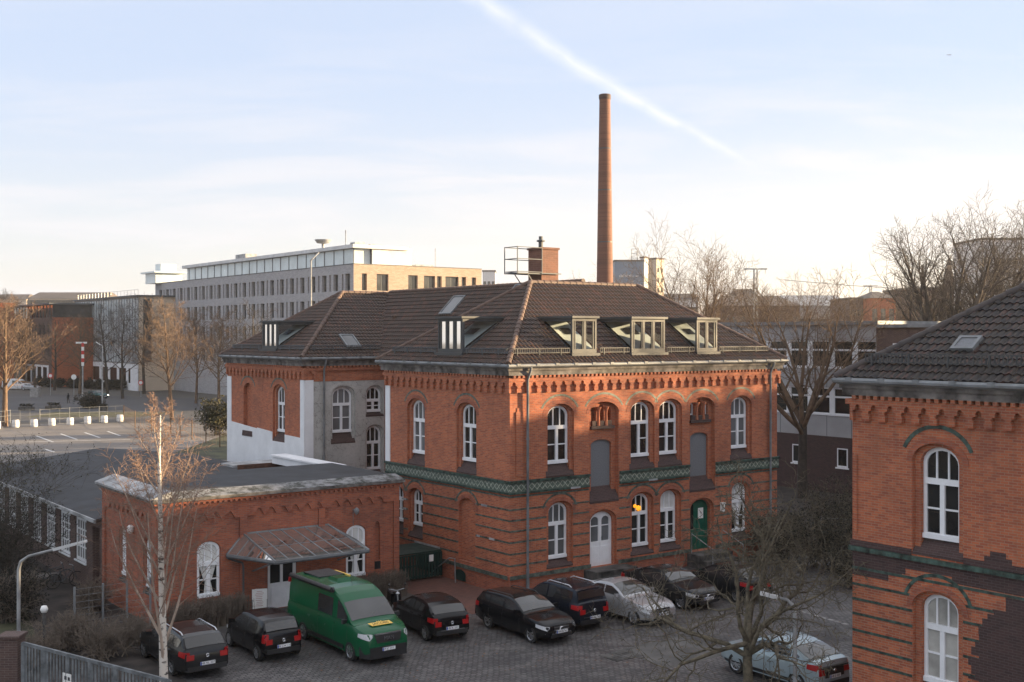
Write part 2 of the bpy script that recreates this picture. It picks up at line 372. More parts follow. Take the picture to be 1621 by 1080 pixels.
# ------------------------------------------------------------------ mesh builder (grid coordinates u, v, z unless base is None)
class MB:
    def __init__(s): s.v = []; s.f = []; s.mi = []
    def face(s, pts, n=None, m=0):
        pts = [tuple(p) for p in pts]
        if n is not None:
            nx = ny = nz_ = 0
            for i in range(len(pts)):
                a, b = pts[i], pts[(i+1) % len(pts)]
                nx += (a[1]-b[1])*(a[2]+b[2]); ny += (a[2]-b[2])*(a[0]+b[0]); nz_ += (a[0]-b[0])*(a[1]+b[1])
            if nx*n[0]+ny*n[1]+nz_*n[2] < 0: pts.reverse()
        k = len(s.v); s.v += pts; s.f.append(tuple(range(k, k+len(pts)))); s.mi.append(m)
    def box(s, a, b, m=0):
        x0, y0, z0 = (min(a[i], b[i]) for i in range(3)); x1, y1, z1 = (max(a[i], b[i]) for i in range(3))
        s.hexa([(x0, y0, z0), (x1, y0, z0), (x1, y1, z0), (x0, y1, z0), (x0, y0, z1), (x1, y0, z1), (x1, y1, z1), (x0, y1, z1)], m)
    def hexa(s, p, m=0):
        k = len(s.v); s.v += [tuple(q) for q in p]
        for f in ((3, 2, 1, 0), (4, 5, 6, 7), (0, 1, 5, 4), (1, 2, 6, 5), (2, 3, 7, 6), (3, 0, 4, 7)):
            s.f.append(tuple(k+i for i in f)); s.mi.append(m)
    def bar(s, a, b, w, h, m=0, up=(0, 0, 1)):
        a, b = Vector(a), Vector(b); d = (b-a).normalized(); up = Vector(up)
        if abs(d.dot(up)) > .98: up = Vector((1, 0, 0))
        x = d.cross(up).normalized()*w/2; y = x.cross(d).normalized()*h/2
        s.hexa([a-x-y, a+x-y, b+x-y, b-x-y, a-x+y, a+x+y, b+x+y, b-x+y], m)
    def tube(s, path, rad, n=6, m=0, cap=True):
        P = [Vector(p) for p in path]; Rr = rad if isinstance(rad, (list, tuple)) else [rad]*len(P)
        k0 = len(s.v); up = None
        for i, p in enumerate(P):
            d = (P[min(i+1, len(P)-1)]-P[max(i-1, 0)])
            d = d.normalized() if d.length > 1e-9 else Vector((0, 0, 1))
            if up is None:
                up = d.cross(Vector((.3, .9, .2))).normalized()
            else:
                up = (up-d*up.dot(d)); up = up.normalized() if up.length > 1e-6 else d.orthogonal().normalized()
            w = d.cross(up)
            for j in range(n):
                a = 2*math.pi*j/n; q = p+(up*math.cos(a)+w*math.sin(a))*Rr[i]; s.v.append((q.x, q.y, q.z))
        for i in range(len(P)-1):
            for j in range(n):
                a = k0+i*n+j; b = k0+i*n+(j+1) % n
                s.f.append((a, b, b+n, a+n)); s.mi.append(m)
        if cap and n > 2:
            s.f.append(tuple(k0+j for j in reversed(range(n)))); s.mi.append(m)
            e = k0+(len(P)-1)*n; s.f.append(tuple(e+j for j in range(n))); s.mi.append(m)
    def lathe(s, c, prof, n=16, m=0, axis='z', cap=True):
        k = len(s.v)
        for r, z in prof:
            for j in range(n):
                a = 2*math.pi*j/n; x, y = r*math.cos(a), r*math.sin(a)
                s.v.append((c[0]+x, c[1]+y, c[2]+z) if axis == 'z' else (c[0]+x, c[1]+z, c[2]+y))
        for i in range(len(prof)-1):
            for j in range(n):
                a = k+i*n+j; b = k+i*n+(j+1) % n; s.f.append((a, b, b+n, a+n)); s.mi.append(m)
        if not cap: return
        s.f.append(tuple(k+j for j in reversed(range(n)))); s.mi.append(m)
        e = k+(len(prof)-1)*n; s.f.append(tuple(e+j for j in range(n))); s.mi.append(m)
    def build(s, name, mats, parent=None, base=(0, 0), smooth=None, uv=True):
        me = bpy.data.meshes.new(name)
        if parent is not None and parent.name in BASE: base = BASE[parent.name]
        V = np.array(s.v, dtype=np.float32).reshape(-1, 3)
        Vl = V.copy()
        if base is not None: Vl[:, 0] -= base[0]; Vl[:, 1] -= base[1]
        cnt = np.array([len(f) for f in s.f], dtype=np.int32); li = np.fromiter((i for f in s.f for i in f), dtype=np.int32)
        me.vertices.add(len(V)); me.vertices.foreach_set('co', Vl.ravel())
        me.loops.add(len(li)); me.loops.foreach_set('vertex_index', li)
        st = np.zeros(len(cnt), dtype=np.int32); st[1:] = np.cumsum(cnt)[:-1]
        me.polygons.add(len(cnt)); me.polygons.foreach_set('loop_start', st)
        if not isinstance(mats, (list, tuple)): mats = [mats]
        for m in mats: me.materials.append(MATS[m])
        me.polygons.foreach_set('material_index', np.array(s.mi, dtype=np.int32))
        me.update(calc_edges=True)
        if uv:
            nn = np.zeros(len(cnt)*3, dtype=np.float32); me.polygons.foreach_get('normal', nn); nn = nn.reshape(-1, 3)
            t = np.stack([-nn[:, 1], nn[:, 0], np.zeros(len(nn))], 1); ln = np.linalg.norm(t, axis=1)
            flat = ln < .12; t[flat] = (1, 0, 0); ln[flat] = 1; t /= ln[:, None]
            b = np.cross(nn, t); b[flat] = (0, 1, 0)
            fi = np.repeat(np.arange(len(cnt)), cnt); P = V[li]
            u = (P*t[fi]).sum(1); w = (P*b[fi]).sum(1)
            lay = me.uv_layers.new(name='UVMap'); lay.data.foreach_set('uv', np.stack([u, w], 1).astype(np.float32).ravel())
        me.validate()
        o = bpy.data.objects.new(name, me); COL.objects.link(o)
        me.polygons.foreach_set('use_smooth', np.zeros(len(me.polygons), dtype=bool))
        if smooth is not None:
            me.polygons.foreach_set('use_smooth', np.ones(len(me.polygons), dtype=bool))
            if smooth < 179: me.set_sharp_from_angle(angle=R(smooth))
        BASE[o.name] = base
        if parent is not None: o.parent = parent
        elif base is not None:
            o.location = g2w(*base); o.rotation_euler = (0, 0, TH)
        return o
BASE = {}
def tag(o, label, cat, group=None):
    o['label'] = label; o['category'] = cat
    if group: o['group'] = group
    return o
def thing(name, label, cat, base=(0, 0), group=None):       # root on the site grid
    o = bpy.data.objects.new(name, None); COL.objects.link(o); o.empty_display_size = .5
    o.location = g2w(*base); o.rotation_euler = (0, 0, TH); BASE[o.name] = base
    return tag(o, label, cat, group)
def wthing(name, label, cat, loc, rz=0, group=None, sc=1.):  # root in world coordinates, parts in its own local space
    o = bpy.data.objects.new(name, None); COL.objects.link(o); o.empty_display_size = .5
    o.location = (loc[0], loc[1], loc[2] if len(loc) > 2 else 0); o.rotation_euler = (0, 0, rz); o.scale = (sc,)*3; BASE[o.name] = None
    return tag(o, label, cat, group)
def structure(o): o['kind'] = 'structure'; return o
def copy_tree(o, parent=None):
    c = o.copy(); COL.objects.link(c); c.parent = parent
    for ch in list(o.children): copy_tree(ch, c)
    return c
def text(body, size, mat, parent, M, ext=.004, name='lettering', align='CENTER'):
    cu = bpy.data.curves.new(name, 'FONT'); cu.body = body; cu.size = size; cu.extrude = ext; cu.align_x = align; cu.align_y = 'CENTER'
    to = bpy.data.objects.new(name+'_curve', cu); COL.objects.link(to)
    dg = bpy.context.evaluated_depsgraph_get(); me = bpy.data.meshes.new_from_object(to.evaluated_get(dg))
    bpy.data.objects.remove(to); bpy.data.curves.remove(cu)
    me.materials.clear(); me.materials.append(MATS[mat])
    o = bpy.data.objects.new(name, me); COL.objects.link(o); o.parent = parent; o.matrix_local = M
    return o

# wall frame: s along the wall, z up, d inwards
class Fr:
    def __init__(s, O, T, Nn): s.O = Vector(O); s.T = Vector(T); s.N = Vector(Nn)
    def p(s, a, z, d=0): return s.O+s.T*a+Vector((0, 0, z))-s.N*d
def arch(cx, w, z0, zt, rise, n=10):
    a = w/2; pts = [(cx-a, z0), (cx+a, z0)]
    for i in range(n+1):
        t = math.pi*i/n; pts.append((cx+a*math.cos(t), zt-rise+rise*math.sin(t)))
    return pts
def poly(mb, fr, outer, holes=(), d=0, m=0):
    loops = [[Vector((x, y, 0)) for x, y in outer]]+[[Vector((x, y, 0)) for x, y in h] for h in holes]
    flat = [q for l in loops for q in l]
    for tri in tessellate_polygon(loops):
        mb.face([fr.p(flat[i].x, flat[i].y, d) for i in tri], fr.N, m)
def rim(mb, fr, pts, d0, d1, m=0, inward=True):
    c = (sum(p[0] for p in pts)/len(pts), sum(p[1] for p in pts)/len(pts))
    for i in range(len(pts)):
        a, b = pts[i], pts[(i+1) % len(pts)]
        mid = fr.p((a[0]+b[0])/2, (a[1]+b[1])/2); cc = fr.p(*c); n = (cc-mid) if inward else (mid-cc)
        mb.face([fr.p(*a, d0), fr.p(*b, d0), fr.p(*b, d1), fr.p(*a, d1)], n, m)
def slab(mb, fr, pts, d0, d1, holes=(), m=0):               # solid plate between depths d0 (outer) and d1
    poly(mb, fr, pts, holes, d0, m); rim(mb, fr, pts, d0, d1, m, False)
    for h in holes: rim(mb, fr, h, d0, d1, m, True)
def wbox(mb, fr, s0, s1, z0, z1, d0, d1, m=0):
    mb.hexa([fr.p(s0, z0, d0), fr.p(s1, z0, d0), fr.p(s1, z0, d1), fr.p(s0, z0, d1), fr.p(s0, z1, d0), fr.p(s1, z1, d0), fr.p(s1, z1, d1), fr.p(s0, z1, d1)], m)
def stepped_hole(mb, fr, cx, w, z0, zt, rise, zb=None, m=0, e=.17, d1=.10, d2=.30):
    A = arch(cx, w+2*e, z0-.02 if zb is None else zb, zt+e*.75, rise+e*.45); B = arch(cx, w, A[0][1]+.012, zt, rise)
    rim(mb, fr, A, 0, d1, m); poly(mb, fr, A, [B], d1, m); rim(mb, fr, B, d1, d2, m)
    return A
def arched_window(par, fr, cx, w, z0, zt, rise, d=.22, glassm='window_glass', sill=None, sill_m='brick_brown', e=.17, curtain=None, open_leaf=False, transom=.62, name='window', label=None):
    t = .095; mb = MB()
    out = arch(cx, w-.004, z0, zt, rise); inn = arch(cx, w-2*t, z0+t*1.3, zt-t, max(.06, rise-t*.6))
    slab(mb, fr, out, d, d+.09, [inn])
    zm = z0+(zt-z0)*transom
    wbox(mb, fr, cx-w/2+t*.6, cx+w/2-t*.6, zm-.075, zm+.075, d-.025, d+.06)
    wbox(mb, fr, cx-.065, cx+.065, z0+t, zm-.075, d-.012, d+.06)
    for k in (-1, 1): wbox(mb, fr, cx+k*w*.155-.022, cx+k*w*.155+.022, zm+.075, zt-t*.85-(0.02), d+.012, d+.06)
    zh = z0+(zm-z0)*.52
    for k in (-1, 1):
        if open_leaf and k < 0: continue
        wbox(mb, fr, cx+k*.065, cx+k*(w/2-t), zh-.022, zh+.022, d+.012, d+.06)
    wbox(mb, fr, cx-w/2+.002, cx+w/2-.002, z0-.02, z0+.10, d-.05, d)
    o = mb.build(name, 'white_frame', par)
    if label: o['label'] = label
    g = MB(); poly(g, fr, inn, (), d+.05)
    g.build('pane', glassm, o)
    if curtain:
        c = MB()
        zz = z0+t*1.3
        if curtain == 'tied':
            for k in (-1, 1):
                xe = cx+k*(w/2-t); c.face([fr.p(cx-k*.02, zm, d+.047), fr.p(xe, zm, d+.047), fr.p(cx+k*.14, (zz+zm)/2-.1, d+.047), fr.p(cx+k*.02, (zz+zm)/2-.1, d+.047)])
            c.face([fr.p(cx-.1, (zz+zm)/2-.1, d+.046), fr.p(cx+.1, (zz+zm)/2-.1, d+.046), fr.p(cx+.2, zz, d+.046), fr.p(cx-.14, zz, d+.046)])
            poly(c, fr, arch(cx, w-2*t, zm+.05, zt-t, max(.06, rise-t*.6)), (), d+.046)
        elif curtain == 'top': poly(c, fr, arch(cx, w-2*t, zm+.05, zt-t, max(.06, rise-t*.6)), (), d+.046)
        c.build('curtain', 'curtain', o)
    if open_leaf:
        q = MB(); a = fr.p(cx-.02, z0+t, d+.02); b = fr.p(cx+.22, z0+t, d+.42)
        hgt = Vector((0, 0, zm-z0-t-.08))
        for p0, p1 in ((a, b), (a+hgt, b+hgt), (a+hgt*.52, b+hgt*.52)): q.bar(p0, p1, .05, .05)
        for p0 in (a, b): q.bar(p0, p0+hgt, .05, .05)
        q.build('open_casement', 'white_frame', o)
    if sill is not None:
        k = MB(); hw = w/2+e-.004
        k.hexa([fr.p(cx-hw, sill, -.012), fr.p(cx+hw, sill, -.012), fr.p(cx+hw, sill, d+.07), fr.p(cx-hw, sill, d+.07),
                fr.p(cx-hw, sill+.06, -.012), fr.p(cx+hw, sill+.06, -.012), fr.p(cx+hw, z0-.015, d+.07), fr.p(cx-hw, z0-.015, d+.07)])
        k.build('window_sill', sill_m, o)
    return o
def arc_strip(mb, fr, cx, a, b, zc, t, d, a0=25, a1=155, n=14, m=0):
    for i in range(n):
        t0, t1 = (R(a0+(a1-a0)*(i+k)/n) for k in (0, 1))
        q = []
        for dd in (d, .0):
            for tt, rr in ((t0, 0), (t1, 0), (t1, t), (t0, t)): q.append(fr.p(cx+(a+rr)*math.cos(tt), zc+(b+rr)*math.sin(tt), dd))
        mb.hexa(q, m)
def trefoil_strip(mb, fr, s0, s1, z0, z1, n, proud=.12, m=0):
    p = (s1-s0)/n; up = [(s0, z1), (s0, z0)]
    for i in range(n):
        c = s0+p*(i+.5); k = p/.5
        for x, z in ((-.14, 0), (-.14, .14), (-.175, .2), (-.145, .27), (-.075, .275), (-.085, .34), (-.05, .40), (0, .42)): up.append((c+x*k, z0+z))
        for x, z in ((.05, .40), (.085, .34), (.075, .275), (.145, .27), (.175, .2), (.14, .14), (.14, 0)): up.append((c+x*k, z0+z))
    up += [(s1, z0), (s1, z1)]
    slab(mb, fr, up, -proud, 0, (), m)
def ringbelt(mb, u0, v0, u1, v1, z0, z1, off, m=0, sides='flbr', thick=None):
    t = thick or off
    if 'f' in sides: mb.box((u0-off, v0-off, z0), (u1+off, v0-off+t, z1), m)
    if 'b' in sides: mb.box((u0-off, v1+off-t, z0), (u1+off, v1+off, z1), m)
    if 'l' in sides: mb.box((u0-off, v0-off+t, z0), (u0-off+t, v1+off-t, z1), m)
    if 'r' in sides: mb.box((u1+off-t, v0-off+t, z0), (u1+off, v1+off-t, z1), m)
def tiled(mb, O, sd, td, n, tmax, lo, hi, tw=.2, th=.3, amp=.042, lip=.040, m=0):
    O, sd, td, n = Vector(O), Vector(sd).normalized(), Vector(td).normalized(), Vector(n).normalized()
    rows = int(math.ceil(tmax/th)); q = 4
    prof = [(0, 0), (.3, .2), (.55, 1), (.8, .85)]
    rng = random.Random(5)
    for r in range(rows):
        t0 = r*th; t1 = min(tmax, t0+th+.03)
        l0, h0 = lo(t0), hi(t0); l1, h1 = lo(t1), hi(t1)
        a, b = min(l0, l1), max(h0, h1)
        if b-a < .05: continue
        k0 = math.floor(a/tw); k1 = math.ceil(b/tw); idx = []
        base = len(mb.v)
        for k in range(k0, k1+1):
            js = rng.uniform(-.004, .006)
            for f, hh in prof:
                s = (k+f)*tw
                s_lo = min(max(s, l0), h0); s_hi = min(max(s, l1), h1)
                for s_, t_, h_ in ((s_lo, t0, -.01), (s_lo, t0, hh*amp+lip+js), (s_hi, t1, hh*amp+.004)):
                    p = O+sd*s_+td*t_+n*h_; mb.v.append((p.x, p.y, p.z))
        cnt = (k1-k0+1)*len(prof)
        for i in range(cnt-1):
            A = base+i*3; B = A+3
            mb.f.append((A, B, B+1, A+1)); mb.mi.append(m); mb.f.append((A+1, B+1, B+2, A+2)); mb.mi.append(m)
def ridge(mb, a, b, r=.11, step=.36, m=0):
    a, b = Vector(a), Vector(b); Ln = (b-a).length; n = int(Ln/step); d = (b-a)/n
    for i in range(n):
        p0 = a+d*i-d*.06; p1 = a+d*(i+1)
        mb.tube([p0, p1], [r*1.12, r*.92], 8, m)
def guard(par, a, b, nrm, h=.2, m='guard_grey', name='snow_guard'):
    a, b = Vector(a), Vector(b); mb = MB(); L_ = (b-a).length; n = int(L_/.11)
    up = Vector((0, 0, h))
    for f in (0.12, 1): mb.bar(a+up*f, b+up*f, .03, .03)
    for i in range(n+1):
        p = a.lerp(b, i/n); mb.bar(p+up*.1, p+up, .028, .02)
    for i in range(int(L_/1.1)+1):
        p = a.lerp(b, min(1, (i*1.1+.2)/L_)); mb.bar(p-Vector((0, 0, .08)), p+up, .05, .04)
    return mb.build(name, m, par)
# ------------------------------------------------------------------ ground
def sheet(name, pts, z, mat, world=True):
    mb = MB(); mb.face([(p[0], p[1], z) for p in pts], (0, 0, 1))
    o = mb.build(name, mat, None, base=None); return structure(o)
sheet('ground', [(-1300, -300), (1300, -300), (1300, 2000), (-1300, 2000)], 0, 'ground_mix')
gq = lambda l: [tuple(g2w(u, v))[:2] for u, v in l]
def gridsheet(name, l, z, mat):
    mb = MB(); mb.face([(u, v, z) for u, v in l], (0, 0, 1)); return structure(mb.build(name, mat))
gridsheet('courtyard', [(-14.2, -26), (30, -26), (30, .0), (-2.6, .0), (-2.6, 1.8), (-14.2, 1.8)], .004, 'cobbles')
gridsheet('passage_paving', [(-2.9, -1.6), (.0, -1.6), (.0, 9), (-2.9, 9)], .008, 'red_paving')
gridsheet('garden_soil', [(-34, -22), (-14.2, -22), (-14.2, 1.8), (-12.75, 3.2), (-12.75, 31), (-34, 31)], .004, 'soil')
gridsheet('garden_lawn', [(-24, 1), (-17, 1), (-15, 12), (-15, 24), (-24, 24)], .008, 'grass')
gridsheet('gap_shade_ground', [(15.7, -3.5), (40, -3.5), (40, 20), (15.7, 20)], .008, 'soil')  # dark ground colour stands in for deep shade in the gap
gridsheet('concrete_pad', [(-2.0, -10.8), (.9, -10.8), (.9, -8.3), (-2.0, -8.3)], .008, 'yard_pad')
sheet('parking_lot', [(-90, 92), (-8, 92), (-8, 112), (-30, 135), (-62, 131), (-90, 130)], .004, 'asphalt_pale')
sheet('road', [(-140, 150), (-40, 133), (-18, 128), (-10, 150), (-34, 178), (-70, 196), (-160, 215)], .006, 'asphalt')
sheet('verge', [(-60, 143), (-46, 143), (-44, 152), (-60, 153)], .012, 'grass')
sheet('lawn_strip', [(-29, 96), (-18, 92), (-18, 112), (-29, 118)], .010, 'grass')
# painted parking lines and a dashed kerb line in the yard
mb = MB()
for px0, py0, px1, py1 in ((57, 690, 84, 700), (96, 687, 122, 696), (134, 685, 158, 693), (170, 683, 190, 690), (40, 700, 206, 696), (70, 711, 86, 716)):
    a, b = gp(px0, py0), gp(px1, py1); d = (Vector((*b, 0))-Vector((*a, 0))).normalized(); nrm = Vector((-d.y, d.x, 0))*.11
    mb.face([(a[0]+nrm.x, a[1]+nrm.y, .010), (b[0]+nrm.x, b[1]+nrm.y, .010), (b[0]-nrm.x, b[1]-nrm.y, .010), (a[0]-nrm.x, a[1]-nrm.y, .010)], (0, 0, 1))
structure(mb.build('parking_markings', 'marking', None, base=None))
mb = MB()
a, b = Vector((*gp(1248, 962), 0)), Vector((*gp(1345, 990), 0))
for i in range(9):
    p0, p1 = a.lerp(b, i/9), a.lerp(b, (i+.72)/9); d = (p1-p0).normalized(); n_ = Vector((-d.y, d.x, 0))*.08
    mb.face([(p0.x+n_.x, p0.y+n_.y, .008), (p1.x+n_.x, p1.y+n_.y, .008), (p1.x-n_.x, p1.y-n_.y, .008), (p0.x-n_.x, p0.y-n_.y, .008)], (0, 0, 1))
structure(mb.build('kerb_line', 'kerb_stone', None, base=None))
a = w2g(*gp(985, 1038)); mb = MB(); mb.box((a[0]-.62, a[1]-.42, .004), (a[0]+.62, a[1]+.42, .016))
for i in range(7): mb.box((a[0]-.56+i*.17, a[1]-.36, .016), (a[0]-.47+i*.17, a[1]+.36, .022))
tag(mb.build('drain_cover', 'stone_dark', None, base=a), 'dark iron drain cover set in the cobbles in front of the silver car', 'drain cover')

# ------------------------------------------------------------------ main brick building
BR = ['brick_red']
PROUD = .006
def stripes(par, fr, s0, s1, zs, blocks, name='glazed_brick_band', m='green_grey_brick', h=.068, proud=.009):
    for z in zs:
        cuts = sorted((c-w, c+w) for c, w, zb, zt in blocks if zb-.05 < z < zt+.05); x = s0
        for a, b in cuts+[(s1, s1)]:
            if a-x > .05: q = MB(); wbox(q, fr, x, min(a, s1), z-h/2, z+h/2, -proud, 0); q.build(name, m, par)
            x = max(x, b)
def hip_roof(par, u0, v0, u1, v1, ze, zr, inset, tiles='', mat='roof_tile', rmat='ridge_tile', name='roof'):
    vm = (v0+v1)/2; A, B = (u0+inset, vm, zr), (u1-inset, vm, zr)
    c = [(u0, v0, ze), (u1, v0, ze), (u1, v1, ze), (u0, v1, ze)]
    mb = MB()
    e = -.02
    mb.face([c[0], c[1], B, A], (0, -1, 1)); mb.face([c[1], c[2], B], (1, 0, 1)); mb.face([c[2], c[3], A, B], (0, 1, 1)); mb.face([c[3], c[0], A], (-1, 0, 1))
    mb.face([(x, y, z-.06) for x, y, z in c], (0, 0, -1))
    for i in range(4): a, b = c[i], c[(i+1) % 4]; mb.face([a, b, (b[0], b[1], b[2]-.06), (a[0], a[1], a[2]-.06)])
    hh = zr-ze
    if 'f' in tiles:
        w = vm-v0; Ls = math.hypot(w, hh); k = inset/Ls
        tiled(mb, (u0, v0, ze), (1, 0, 0), (0, w, hh), (0, -hh, w), Ls, lambda t: t*k, lambda t: (u1-u0)-t*k)
    if 'l' in tiles:
        w = inset; Ls = math.hypot(w, hh); k = (vm-v0)/Ls
        tiled(mb, (u0, v1, ze), (0, -1, 0), (w, 0, hh), (-hh, 0, w), Ls, lambda t: t*k, lambda t: (v1-v0)-t*k)
    r = mb.build(name, mat, par, smooth=40)
    rb = MB(); ridge(rb, A, B)
    for q, e_ in ((c[0], A), (c[1], B), (c[2], B), (c[3], A)): ridge(rb, Vector(q)+Vector((0, 0, .03)), Vector(e_)+Vector((0, 0, .03)))
    rb.build('ridge_tiles', rmat, r, smooth=50)
    return r
def cornice(par, u0, v0, u1, v1, sides='flbr'):
    mb = MB(); ringbelt(mb, u0, v0, u1, v1, 8.28, 8.42, .13, sides=sides, thick=.2)
    for k in range(int((u1-u0)/.22)): mb.box((u0+.05+k*.22, v0-.19, 8.42), (u0+.16+k*.22, v0-.05, 8.52))
    for k in range(int((v1-v0)/.22)): mb.box((u0-.19, v0+.05+k*.22, 8.42), (u0-.05, v0+.16+k*.22, 8.52))
    mb.build('brick_cornice', 'brick_red', par)
    mb = MB(); ringbelt(mb, u0, v0, u1, v1, 8.52, 8.70, .19, sides=sides, thick=.23); ringbelt(mb, u0, v0, u1, v1, 8.70, 8.80, .24, sides=sides, thick=.28)
    mb.build('eaves_cornice', 'cornice_dark', par)
    mb = MB(); ringbelt(mb, u0, v0, u1, v1, 8.80, 8.83, .28, sides=sides, thick=.32)
    ring = [(u0-.34, v0-.34), (u1+.34, v0-.34), (u1+.34, v1+.34), (u0-.34, v1+.34)]
    for i in range(4):
        a, b = ring[i], ring[(i+1) % 4]; mb.tube([(*a, 8.90), (*b, 8.90)], .075, 8)
        n_ = int(math.dist(a, b)/.95)
        for k in range(n_):
            f = (k+.5)/n_; x, y = a[0]+(b[0]-a[0])*f, a[1]+(b[1]-a[1])*f; mb.box((x-.085, y-.085, 8.89), (x+.085, y+.085, 8.985))
    return mb.build('gutter', 'zinc', par)
def downpipe(par, u, v, z0, z1, out, mat='zinc', elbow=True):
    mb = MB(); p = [(u, v, z0), (u, v, z1-.5)]
    if elbow: p += [(u+out[0]*.2, v+out[1]*.2, z1-.12), (u+out[0]*.21, v+out[1]*.21, z1)]
    mb.tube(p, .055, 8)
    for z in (z0+.9, z0+2.6, z0+4.3, z0+6): 
        if z < z1-.6: mb.lathe((u, v, z), [(.07, 0), (.07, .06)], 8)
    mb.tube([(u, v, z0), (u, v, z0+.95)], .068, 8)
    return mb.build('downpipe', mat, par, smooth=60)
def dormer(par, fr, s0, s1, d0, zb, zt, dtop, npan, cheek=-1, wood='dormer_grey'):
    # fr: wall frame whose d axis runs into the roof
    t = .07; mb = MB()
    wbox(mb, fr, s0, s0+t*1.3, zb, zt, d0, d0+.1); wbox(mb, fr, s1-t*1.3, s1, zb, zt, d0, d0+.1)
    wbox(mb, fr, s0+t*1.3, s1-t*1.3, zb, zb+.16, d0, d0+.1); wbox(mb, fr, s0+t*1.3, s1-t*1.3, zt-.12, zt, d0, d0+.1)
    w = (s1-s0-2.6*t)/npan
    for i in range(1, npan): wbox(mb, fr, s0+t*1.3+w*i-.045, s0+t*1.3+w*i+.045, zb+.16, zt-.12, d0+.005, d0+.09)
    for i in range(npan):
        a = s0+t*1.3+w*i
        for x in (a+.045, a+w-.1): wbox(mb, fr, x, x+.055, zb+.16, zt-.12, d0+.02, d0+.075)
    wbox(mb, fr, s0-.08, s1+.08, zt, zt+.09, d0-.1, dtop+.25)           # flat metal roof
    wbox(mb, fr, s0-.1, s1+.1, zb-.12, zb-.003, d0-.12, d0+.05)          # apron
    for x in (s0, s1-.07):                                            # sloping cheek frames lying on the roof
        mb.bar(fr.p(x+.035, zb+.02, d0+.1), fr.p(x+.035, zt-.04, dtop), .07, .16)
        wbox(mb, fr, x, x+.07, zt-.12, zt-.002, d0+.1, dtop-.05)
    o = mb.build('dormer', wood, par)
    g = MB(); g.face([fr.p(s0+t, zb+.16, d0+.055), fr.p(s1-t, zb+.16, d0+.055), fr.p(s1-t, zt-.12, d0+.055), fr.p(s0+t, zt-.12, d0+.055)])
    g.build('dormer_glazing', 'clear_glass', o)
    for x in (s0+.03, s1-.03):
        g = MB(); g.face([fr.p(x, zb+.1, d0+.1), fr.p(x, zt-.12, d0+.1), fr.p(x, zt-.12, dtop-.12)]); g.build('cheek_glazing', 'clear_glass', o)
    i_ = MB()                                                         # plastered inside: sloping back and floor
    i_.face([fr.p(s0+.1, zb+.30, d0+.25), fr.p(s1-.1, zb+.30, d0+.25), fr.p(s1-.1, zt-.06, dtop-.25), fr.p(s0+.1, zt-.06, dtop-.25)]); i_.face([fr.p(s0+.1, zb+.13, d0+.11), fr.p(s1-.1, zb+.13, d0+.11), fr.p(s1-.1, zb+.30, d0+.25), fr.p(s0+.1, zb+.30, d0+.25)])
    i_.build('dormer_lining', 'interior_wall', o)
    b_ = MB(); m0, m1 = s0+(s1-s0)*.32, s0+(s1-s0)*.72
    f0, f1 = .42, .66
    def sl_(x, f): a = fr.p(x, zb+.30, d0+.25); b = fr.p(x, zt-.06, dtop-.25); return a.lerp(b, f)+fr.N*.02+Vector((0, 0, .02))
    b_.face([sl_(m0, f0), sl_(m1, f0), sl_(m1, f1), sl_(m0, f1)]); b_.build('roof_hatch', 'black_plastic', o)
    return o
def skylight(par, O, sd, td, s, t, w, h, mat='window_glass_pale'):
    O, sd, td = Vector(O), Vector(sd).normalized(), Vector(td).normalized(); n = sd.cross(td)
    if n.z < 0: n = -n
    def P(a, b, c): return O+sd*(s+a)+td*(t+b)+n*c
    mb = MB()
    for a0, a1, b0, b1 in ((0, w, 0, .08), (0, w, h-.08, h), (0, .08, .08, h-.08), (w-.08, w, .08, h-.08)):
        mb.hexa([P(a0, b0, 0), P(a1, b0, 0), P(a1, b1, 0), P(a0, b1, 0), P(a0, b0, .14), P(a1, b0, .14), P(a1, b1, .14), P(a0, b1, .14)])
    o = mb.build('skylight', 'zinc', par); g = MB(); g.face([P(.05, .05, .11), P(w-.05, .05, .11), P(w-.05, h-.05, .11), P(.05, h-.05, .11)]); g.build('pane', mat, o)
    return o

M = thing('brick_building', 'big red brick building with tiled hip roof and glass dormers in the middle', 'building', (0, 0))
FF = Fr((0, 0, 0), (1, 0, 0), (0, -1, 0)); FL = Fr((0, 0, 0), (0, 1, 0), (-1, 0, 0))
UP = [(2.51, 1.12), (6.99, 1.12), (8.64, 1.12), (13.13, 1.12)]
DN = [(2.5, 1.02), (7.0, 1.02), (8.65, 1.0), (13.12, 1.0)]
BAY = [(4.86, 1.60), (10.62, 1.60)]
wl = MB(); holes = []
ZU = (4.96, 7.27); ZD = (1.16, 3.38)
for c, w in UP: holes.append(stepped_hole(wl, FF, c, w, *ZU, .40, zb=4.46))
for c, w in DN: holes.append(stepped_hole(wl, FF, c, w, *ZD, .37, zb=.80))
DOORS = [(4.80, 1.26, .58, 2.82), (10.60, 1.26, .6, 2.82)]
for c, w, a, b in DOORS: holes.append(stepped_hole(wl, FF, c, w, a, b, .42, e=.12))
bays = []
for c, w in BAY:
    A = arch(c, w, 3.22, 7.52, .55); holes.append(A); rim(wl, FF, A, 0, .2)
    P_ = arch(c, 1.12, 3.22, 5.78, .22)
    niches = [arch(c+dx, .26, 6.36, 7.12+(.1 if dx == 0 else 0), .13) for dx in (-.42, .0, .42)]
    poly(wl, FF, A, [P_]+niches, .2); rim(wl, FF, P_, .2, .32)
    for q in niches: rim(wl, FF, q, .2, .42); poly(wl, FF, q, (), .42)
poly(wl, FF, [(0, 0), (15.6, 0), (15.6, 8.6), (0, 8.6)], holes)
wl.build('wall', BR, M)
for i, (c, w) in enumerate(UP):
    arched_window(M, FF, c, w, *ZU, .40, sill=4.44, open_leaf=(i == 1), glassm='window_glass' if i != 3 else 'window_glass_pale')
